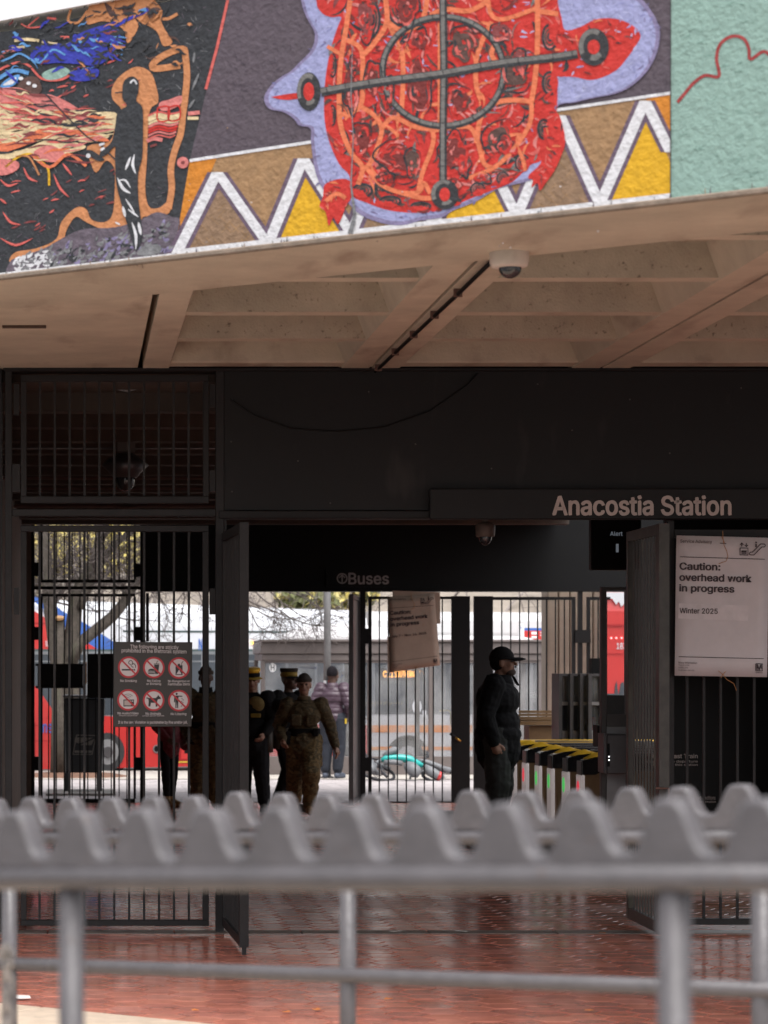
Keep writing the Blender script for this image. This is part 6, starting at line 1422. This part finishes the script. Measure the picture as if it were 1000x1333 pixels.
def person(loc, face, hgt, joints, mats, label, folds=.007, head_turn=0., head_tilt=0., baggy=1., lbag=1., quilt=False, jacket_hem=.86, torso=(1., 1.), vox=.0085):
    """one continuous body: limbs as tapered capsules fused into one surface; mats by tag"""
    root = thing('person', loc, label, 'person'); root.rotation_euler.z = R(face)
    k = hgt/1.75; J = dict(hipL=(.095, 0, .92), kneeL=(.105, -.02, .50), ankL=(.11, .02, .09), toeL=(.13, -.16, .035), hipR=(-.095, 0, .92), kneeR=(-.105, -.02, .50), ankR=(-.11, .02, .09), toeR=(-.13, -.16, .035),
                           shL=(.185, 0, 1.405), elL=(.255, .03, 1.13), wrL=(.25, -.06, .88), shR=(-.185, 0, 1.405), elR=(-.255, .03, 1.13), wrR=(-.25, -.06, .88), chest=(0, 0, 1.27), waist=(0, 0, 1.06), pel=(0, 0, .95), neck=(0, .005, 1.46), head=(0, -.015, 1.63))
    J.update(joints); J = {a: Vector(v) for a, v in J.items()}
    PR = []
    C = lambda t, a, b, r0, r1: PR.append((t, 'c', Vector(a), Vector(b), r0, r1))
    E = lambda t, c, r, m=None: PR.append((t, 'e', Vector(c), Vector(r)*(1.10 if m else 1.), m, 0))
    tx, ty = torso
    E('top', J['chest'], (.185*tx, .125*ty, .20)); E('top', J['waist'], (.165*tx, .125*ty, .19)); E('top', (J['shL']+J['shR'])/2+Vector((0, 0, -.06)), (.20*tx, .105*ty, .09)); C('top', J['neck']+Vector((0, .01, -.06)), J['neck']+Vector((0, 0, -.01)), .10, .062)
    E('top' if jacket_hem < .93 else 'leg', J['pel'], (.178*tx, .135*ty, .14))
    if jacket_hem < .9: C('top', J['pel'], J['pel']+Vector((0, 0, jacket_hem-.96)), .165*tx, .16*tx)
    for s in 'LR':
        C('top', J['sh'+s], J['el'+s], .086*baggy, .072*baggy); C('top', J['el'+s], J['wr'+s], .070*baggy, .050*baggy)
        d = (J['wr'+s]-J['el'+s]).normalized(); w = J['wr'+s]+d*.02
        sx = 1 if s == 'L' else -1
        if mats.get('hand') is not None:
            side = Vector((0, -1, 0))-d*Vector((0, -1, 0)).dot(d); side = side.normalized() if side.length > .1 else Vector((1, 0, 0)); pal = d.cross(side)*sx
            C('hand', J['wr'+s], w+d*.075, .027, .036); C('hand', w+d*.03-side*.018, w+d*.085-side*.024, .02, .019); C('hand', w+d*.03+side*.018, w+d*.085+side*.024, .02, .019)
            for q, (off, ln_) in enumerate(((.030, .068), (.0105, .078), (-.0105, .072), (-.030, .056))):
                a = w+d*.085+side*off; m1 = a+d*ln_*.5+pal*.012; C('hand', a, m1, .0105, .0098); C('hand', m1, m1+d*ln_*.32+pal*.03, .0098, .009)
            a = w+d*.025+side*.03; C('hand', a, a+side*.03+d*.035+pal*.008, .0125, .0115); C('hand', a+side*.03+d*.035+pal*.008, a+side*.034+d*.065+pal*.02, .0115, .0095)
        C('leg', J['hip'+s]+Vector((0, 0, .02)), J['knee'+s], .105*baggy*lbag, .082*baggy*lbag); C('leg', J['knee'+s], J['ank'+s]+Vector((0, 0, .06)), .084*baggy*lbag, .066*baggy*lbag)
        td = (J['toe'+s]-J['ank'+s]); td.z = 0; td.normalize()
        C('boot', J['ank'+s]+Vector((0, 0, .06)), J['ank'+s]-Vector((0, 0, .03)), .052, .05); C('boot', J['ank'+s]-td*.03-Vector((0, 0, .045)), J['toe'+s], .046, .038); C('boot', J['ank'+s]+td*.02-Vector((0, 0, .01)), J['toe'+s]+Vector((0, 0, .01)), .048, .034)
    C('neck', J['neck']-Vector((0, 0, .03)), J['head']+Vector((0, .02, -.07)), .056, .054)
    Rm = Matrix.Rotation(R(head_turn), 3, 'Z') @ Matrix.Rotation(R(head_tilt), 3, 'X'); hc = J['head']; HS = 1.10; hp = lambda x, y, z: hc+Rm @ Vector((x*HS, y*HS, z*HS))
    E('skin', hp(0, .01, .02), (.074, .094, .098), Rm); E('skin', hp(0, -.018, -.045), (.060, .070, .068), Rm); E('skin', hp(0, -.062, -.085), (.030, .026, .024), Rm)
    C('skin', hp(0, -.084, .008), hp(0, -.108, -.026), .009, .015); E('skin', hp(0, -.072, .022), (.052, .022, .014), Rm); E('lip', hp(0, -.083, -.058), (.022, .011, .008), Rm)
    for sx in (-1, 1): E('eye', hp(sx*.030, -.078, .004), (.014, .011, .008), Rm); E('skin', hp(sx*.075, .012, -.01), (.010, .020, .032), Rm); E('skin', hp(sx*.042, -.052, -.03), (.022, .024, .022), Rm)
    # mesh of all pieces -> one surface
    mb = MB(); dm = M['white']
    for pr in PR:
        if pr[1] == 'c':
            _, _, a, b, r0, r1 = pr; n_ = max(2, int((b-a).length/.035)+1)
            mb.tube([a.lerp(b, i/n_) for i in range(n_+1)], [r0+(r1-r0)*i/n_ for i in range(n_+1)], dm, 12); mb.ell(a, r0, dm, 12, 8); mb.ell(b, r1, dm, 12, 8)
        else:
            i0 = len(mb.v); mb.ell((0, 0, 0), tuple(pr[3]), dm, 18, 12)
            for i in range(i0, len(mb.v)): mb.v[i] = pr[2]+((pr[4] @ mb.v[i]) if pr[4] else mb.v[i])
    me = bpy.data.meshes.new('tmp'); me.from_pydata(mb.v, [], mb.f); ob = bpy.data.objects.new('tmp', me); COL.objects.link(ob)
    rm = ob.modifiers.new('r', 'REMESH'); rm.mode = 'VOXEL'; rm.voxel_size = vox; sm = ob.modifiers.new('s', 'SMOOTH'); sm.factor = .5; sm.iterations = 2
    dg = bpy.context.evaluated_depsgraph_get(); out_ = bpy.data.meshes.new_from_object(ob.evaluated_get(dg)); bpy.data.objects.remove(ob); bpy.data.meshes.remove(me)
    nv = len(out_.vertices); co = np.empty(nv*3); out_.vertices.foreach_get('co', co); co = co.reshape(-1, 3); nf = len(out_.polygons); fc = np.empty(nf*3); out_.polygons.foreach_get('center', fc); fc = fc.reshape(-1, 3)
    def dist(P):
        best = np.full(len(P), 1e9); idx = np.zeros(len(P), int)
        for i, pr in enumerate(PR):
            if pr[1] == 'c':
                a, b = np.array(pr[2]), np.array(pr[3]); ab = b-a; t = np.clip(((P-a) @ ab)/max(1e-9, ab @ ab), 0, 1); dd_ = np.linalg.norm(P-(a+t[:, None]*ab), axis=1)-(pr[4]+(pr[5]-pr[4])*t)
            else:
                q = P-np.array(pr[2]); 
                if pr[4]: q = q @ np.array(pr[4])
                rr = np.array(pr[3]); l = np.linalg.norm(q/rr, axis=1); dd_ = (l-1)*rr.min()*1.0
            if pr[0] in ('eye', 'lip'): dd_ = dd_-.0015
            m_ = dd_ < best; best[m_] = dd_[m_]; idx[m_] = i
        return idx
    tags = [pr[0] for pr in PR]; vi = dist(co); nrm = np.empty(nv*3); out_.vertices.foreach_get('normal', nrm); nrm = nrm.reshape(-1, 3)
    for i in range(nv):
        t = tags[vi[i]]
        if t in ('top', 'leg'):
            c = co[i]; f = noise.noise((c[0]*9, c[1]*9, c[2]*17+c[0]*6))*.65+noise.noise((c[0]*22+3, c[1]*22, c[2]*30))*.35
            dsp = f*folds*1.6
            if quilt and t == 'top': dsp += .012*(abs(math.sin(c[2]*math.pi/.085))**.5-.7)
            co[i] += nrm[i]*dsp
    out_.vertices.foreach_set('co', (co*k).ravel())
    order = []
    for t in ('top', 'leg', 'boot', 'hand', 'neck', 'skin', 'lip', 'eye'):
        m_ = mats.get(t) or {'neck': mats.get('skin', skin), 'lip': lipm, 'eye': eyem, 'hand': mats['top']}.get(t, skin); order.append(t); out_.materials.append(m_)
    fi = dist(fc); out_.polygons.foreach_set('material_index', np.array([order.index(tags[i]) for i in fi], dtype=np.int32)); out_.polygons.foreach_set('use_smooth', [True]*nf); out_.update()
    o = bpy.data.objects.new('body', out_); COL.objects.link(o); o.parent = root
    root['_k'] = k
    def child(mbx, name, smooth=True, bevel=0.):
        c = mbx.build(name, None, smooth, bevel); c.data.transform(Matrix.Scale(k, 4)); c.parent = root; return c
    def headmb(mbx):
        for i in range(len(mbx.v)): mbx.v[i] = hc+Rm @ (mbx.v[i]*1.10)
        return mbx
    return root, J, child, headmb
def beanie(child, hm, m):
    mb = MB(); mb.ell((0, .012, .022), (.083, .104, .112), m, 22, 12, .12, 1.); child(hm(mb), 'knit_cap'); mb = MB(); mb.lathe((0, .012, 0), [(.080, .030), (.088, .034), (.088, .070), (.082, .074)], m, 22, 1., 1.22); child(hm(mb), 'cap_cuff')
def kepi(child, hm, m, band, topm):
    mb = MB(); mb.lathe((0, .012, 0), [(.084, .035), (.086, .06), (.082, .085)], band, 24, 1., 1.2); child(hm(mb), 'cap_band'); mb = MB(); mb.lathe((0, .010, 0), [(.083, .0855), (.089, .10), (.090, .122), (.082, .13)], topm, 24, 1., 1.2); child(hm(mb), 'cap_top')
    mb = MB(); n = 12; vs = []
    for (rr, z, zz) in ((.084, .040, 0), (.125, .020, 0)):
        for j in range(n+1): a = R(200+140*j/n); vs.append((rr*1.0*math.cos(a), .012+rr*1.15*math.sin(a), z))
    vs += [(x, y, z-.005) for x, y, z in vs]; q = n+1; fs = []
    for j in range(n): fs += [(j, j+1, q+j+1, q+j), (2*q+j, 3*q+j, 3*q+j+1, 2*q+j+1), (q+j, q+j+1, 3*q+j+1, 3*q+j)]
    mb.add(vs, fs, m); child(hm(mb), 'cap_peak')
def ballcap(child, hm, m):
    mb = MB(); mb.ell((0, .010, .030), (.084, .106, .105), m, 24, 12, .05, 1.); mb.lathe((0, .010, 0), [(.083, .022), (.086, .026), (.0845, .038)], m, 24, 1., 1.26); child(hm(mb), 'cap_crown')
    mb = MB(); n = 12; vs = []
    for (rr, ex, z) in ((.082, 0, .036), (.090, .055, .030), (.092, .085, .018)):
        for j in range(n+1): a = R(205+130*j/n); vs.append((rr*.96*math.cos(a), .0+rr*1.15*math.sin(a)-ex*max(0, -math.sin(a))**.6, z-.012*abs(math.cos(a))))
    t0 = len(vs); vs += [(x, y, z-.006) for x, y, z in vs]; q = n+1; fs = []
    for l in range(2):
        for j in range(n): fs += [(l*q+j, l*q+j+1, (l+1)*q+j+1, (l+1)*q+j), (t0+l*q+j, t0+(l+1)*q+j, t0+(l+1)*q+j+1, t0+l*q+j+1)]
    for j in range(n): fs.append((2*q+j, 2*q+j+1, t0+2*q+j+1, t0+2*q+j))
    mb.add(vs, fs, m); child(hm(mb), 'cap_peak')
def put(px, Y, z=0.): return (wx(px, Y), Y, z)

beanm = mat('brown_knit_cap', (.055, .042, .034), .95, 0, .2, 60, .5, 120)
# front soldier
root, J, ch, hm = person(put(396, 33.7), -6, 1.77, dict(hipL=(.09, 0, .92), kneeL=(.09, -.24, .56), ankL=(.07, -.10, .13), toeL=(.08, -.27, .08), hipR=(-.09, 0, .92), kneeR=(-.11, .06, .50), ankR=(-.13, .30, .15), toeR=(-.14, .15, .03), elL=(.31, .08, 1.14), wrL=(.38, .0, .89), elR=(-.31, .06, 1.13), wrR=(-.26, -.17, .96), shL=(.20, 0, 1.385), shR=(-.20, 0, 1.385)),
    dict(top=cam1, leg=cam2, boot=boot, skin=skin, hand=skin), 'soldier in brown camouflage and knit cap walking toward the viewer', .011, 0, 0, 1.14, lbag=1.2, torso=(1.14, 1.15))
beanie(ch, hm, beanm)
mb = MB(); mb.lathe((0, 0, 0), [(.190, 1.00), (.198, 1.01), (.198, 1.085), (.19, 1.095)], nyl, 28, 1., .80); ch(mb, 'belt')
mb = MB(); mb.box(-.155, -.03, -.185, -.13, 1.13, 1.27, cam1); mb.box(.03, .155, -.185, -.13, 1.12, 1.27, cam1); ch(mb, 'chest_pocket', False, .012)
mb = MB(); mb.box(.11, .18, -.20, -.13, 1.0, 1.10, nyl); mb.box(-.22, -.16, -.12, -.02, .90, 1.06, nyl); ch(mb, 'pouch', False, .012)
mb = MB(); mb.lathe((0, .0, 0), [(.078, 1.425), (.086, 1.45), (.076, 1.49)], cam1, 20, 1., 1.05); ch(mb, 'collar')
mb = MB(); mb.box(.145, .225, -.17, -.03, .62, .78, cam2); ch(mb, 'thigh_pocket', False, .02)
# dark uniform with gold banded cap
gold = mat('gold_cap_band', (.34, .22, .035), .6); orcap = mat('orange_yellow_cap', (.85, .47, .02), .6, 0, .12, 30); patchm = mat('shoulder_patch', (.22, .15, .05), .8, 0, .3, 30)
root, J, ch, hm = person(put(376, 35.0), 42, 1.83, dict(elR=(-.33, -.12, 1.30), wrR=(-.30, -.42, 1.34), kneeR=(-.12, -.12, .52), ankR=(-.13, .05, .1), elL=(.26, .05, 1.13)),
    dict(top=nyl, leg=nyl2, boot=bootd, skin=skin_d, hand=skin_d), 'officer in dark uniform with gold banded cap reaching left behind the soldier', .006, 10, 0, 1.2, torso=(1.15, 1.15))
kepi(ch, hm, nyl, gold, beanm)
for s in (-1, 1): mb = MB(); mb.ell((s*.262, .0, 1.30), (.02, .04, .045), patchm, 12, 8); ch(mb, 'shoulder_patch')
mb = MB(); mb.lathe((0, 0, 0), [(.182, .98), (.188, .99), (.188, 1.03), (.18, 1.04)], bootd, 24, 1., .82); mb.box(-.24, -.17, -.06, .06, .78, 1.02, bootd); ch(mb, 'duty_belt')
# orange cap officer
root, J, ch, hm = person(put(329, 34.8), -20, 1.83, dict(elL=(.27, .0, 1.12), wrL=(.20, -.16, .98), elR=(-.27, .02, 1.12), wrR=(-.18, -.18, 1.0), kneeL=(.12, -.03, .5), ankL=(.14, .02, .09), toeL=(.17, -.15, .035)),
    dict(top=nyl, leg=nyl2, boot=bootd, skin=skin, hand=skin), 'officer in dark uniform with bright yellow topped cap beside the open leaf', .006, 14, 8, 1.2, torso=(1.2, 1.15))
kepi(ch, hm, gold, nyl, orcap)
mb = MB(); mb.ell((.07, -.10, 1.33), (.11, .045, .10), patchm, 14, 8); ch(mb, 'tan_scarf'); mb = MB(); mb.box(.02, .14, -.16, -.12, 1.17, 1.22, gold); ch(mb, 'reflective_strip', False, .006)
mb = MB(); mb.ell((.205, -.01, 1.40), (.06, .08, .05), gold, 12, 8); ch(mb, 'shoulder_patch')
mb = MB(); mb.lathe((0, 0, 0), [(.182, .98), (.188, .99), (.188, 1.03), (.18, 1.04)], bootd, 24, 1., .82); mb.box(.17, .24, -.05, .07, .74, 1.02, bootd); ch(mb, 'duty_belt')
# soldier behind the gate at left
root, J, ch, hm = person(put(268, 35.6), -4, 1.86, dict(elL=(.27, .03, 1.13), wrL=(.24, -.10, .90), elR=(-.30, .05, 1.14), wrR=(-.22, -.14, .92), kneeR=(-.11, -.04, .5), kneeL=(.10, .04, .5), ankL=(.11, .12, .1), toeL=(.13, -.05, .035)),
    dict(top=cam1, leg=cam2, boot=boot, skin=skin_d, hand=nyl), 'soldier in camouflage standing behind the closed gate and post', .011, 0, 0, 1.14, lbag=1.15, torso=(1.14, 1.15))
beanie(ch, hm, beanm); mb = MB(); mb.lathe((0, 0, 0), [(.190, 1.00), (.198, 1.01), (.198, 1.07), (.19, 1.08)], nyl, 28, 1., .80); ch(mb, 'belt')
mb = MB(); mb.lathe((0, .0, 0), [(.08, 1.42), (.088, 1.45), (.08, 1.51)], nyl, 20, 1., 1.05); ch(mb, 'neck_gaiter')
# woman behind the prohibition sign
root, J, ch, hm = person(put(220, 36.2), 38, 1.68, dict(kneeL=(.075, -.01, .5), ankL=(.07, .03, .09), toeL=(.08, -.15, .035), kneeR=(-.075, -.02, .5), ankR=(-.075, -.04, .09), toeR=(-.10, -.21, .035), elL=(.24, .0, 1.12), wrL=(.16, -.14, .97), elR=(-.24, .0, 1.12), wrR=(-.16, -.14, .97)),
    dict(top=mar_, leg=nyl2, boot=boot, skin=skin_d, hand=skin_d), 'person in maroon coat, slim black trousers and tan boots behind the sign', .006, 0, 0, .95, lbag=.82, jacket_hem=.84)
mb = MB(); mb.ell((0, .025, 1.66), (.085, .10, .105), hairm, 18, 12, -.35, 1.); ch(mb, 'hair')
mb = MB(); mb.ell((.27, -.02, .90), (.05, .11, .12), mar_, 14, 10); ch(mb, 'shoulder_bag')
# man in the purple jacket
root, J, ch, hm = person(put(433, 45.4), 158, 1.86, dict(elL=(.29, .06, 1.16), wrL=(.22, -.10, .98), elR=(-.29, .05, 1.15), wrR=(-.22, -.10, .98), kneeL=(.10, -.02, .5), ankR=(-.09, .02, .09)),
    dict(top=pur, leg=jean, boot=shoe, skin=skin_d, hand=pur), 'man in purple quilted jacket and dark jeans standing beside the pole', .004, -25, 0, 1.22, quilt=True, jacket_hem=.9, torso=(1.12, 1.15))
mb = MB(); mb.ell((0, .022, 1.655), (.086, .104, .112), hairm, 20, 12, -.45, 1.); ch(mb, 'hair')
mb = MB(); mb.lathe((0, .005, 0), [(.095, 1.40), (.098, 1.44), (.085, 1.50)], pur, 20, 1., 1.05); ch(mb, 'collar'); mb = MB(); mb.box(-.24, -.215, .02, .05, .86, .94, yr); ch(mb, 'yellow_tag', False)
# guard at the fare gates
root, J, ch, hm = person(put(648, 28.3, .10), 72, 1.975, dict(elL=(.26, .07, 1.13), wrL=(.235, .0, .90), elR=(-.27, .07, 1.13), wrR=(-.235, .0, .90), head=(0, -.05, 1.615), neck=(0, -.01, 1.455)),
    dict(top=guardm, leg=guardp, boot=bootd, skin=skin, hand=skin), 'bearded man in black jacket and cap standing beside the fare gates', .008, 6, -4, 1.25, lbag=1.1, jacket_hem=.80, torso=(1.3, 1.62))
ballcap(ch, hm, nyl); beard = mat('grey_brown_beard', (.075, .05, .04), .9, 0, .3, 80, .6, 120)
mb = MB(); mb.ell((0, -.050, -.088), (.052, .050, .036), beard, 18, 10); mb.ell((0, -.100, -.046), (.026, .010, .008), beard, 10, 6); ch(hm(mb), 'beard')
mb = MB(); mb.ell((0, .035, .0), (.080, .078, .075), hairm, 18, 10); ch(hm(mb), 'hair')
mb = MB()
for s in (-1, 1): mb.tube([(s*.03+.019*math.cos(R(a)), -.100, .004+.014*math.sin(R(a))) for a in range(0, 361, 30)], .0022, M['steel'], 5, False); mb.tube([(s*.05, -.099, .006), (s*.078, -.02, .008)], .002, M['steel'], 5)
ch(hm(mb), 'glasses')
mb = MB(); mb.lathe((0, -.01, 0), [(.115, 1.37), (.12, 1.42), (.095, 1.50), (.09, 1.50)], guardm, 22, 1., 1.15); ch(mb, 'collar')
mb = MB(); mb.prism([(.03, -.155, 1.48), (.10, -.13, 1.49), (.13, -.16, 1.42), (.06, -.195, 1.40)], (0, .02, 0), guardm); ch(mb, 'lapel', False)
mb = MB(); mb.ell((.215, -.09, 1.36), (.012, .03, .045), patchm, 10, 7); ch(mb, 'chest_badge')
mb = MB(); mb.lathe((0, 0, 0), [(.19, .985), (.20, .995), (.20, 1.005), (.19, 1.015)], nyl, 24, 1.05, 1.0); ch(mb, 'jacket_seam')
for o_ in bpy.data.objects:
    if '_k' in o_: del o_['_k']
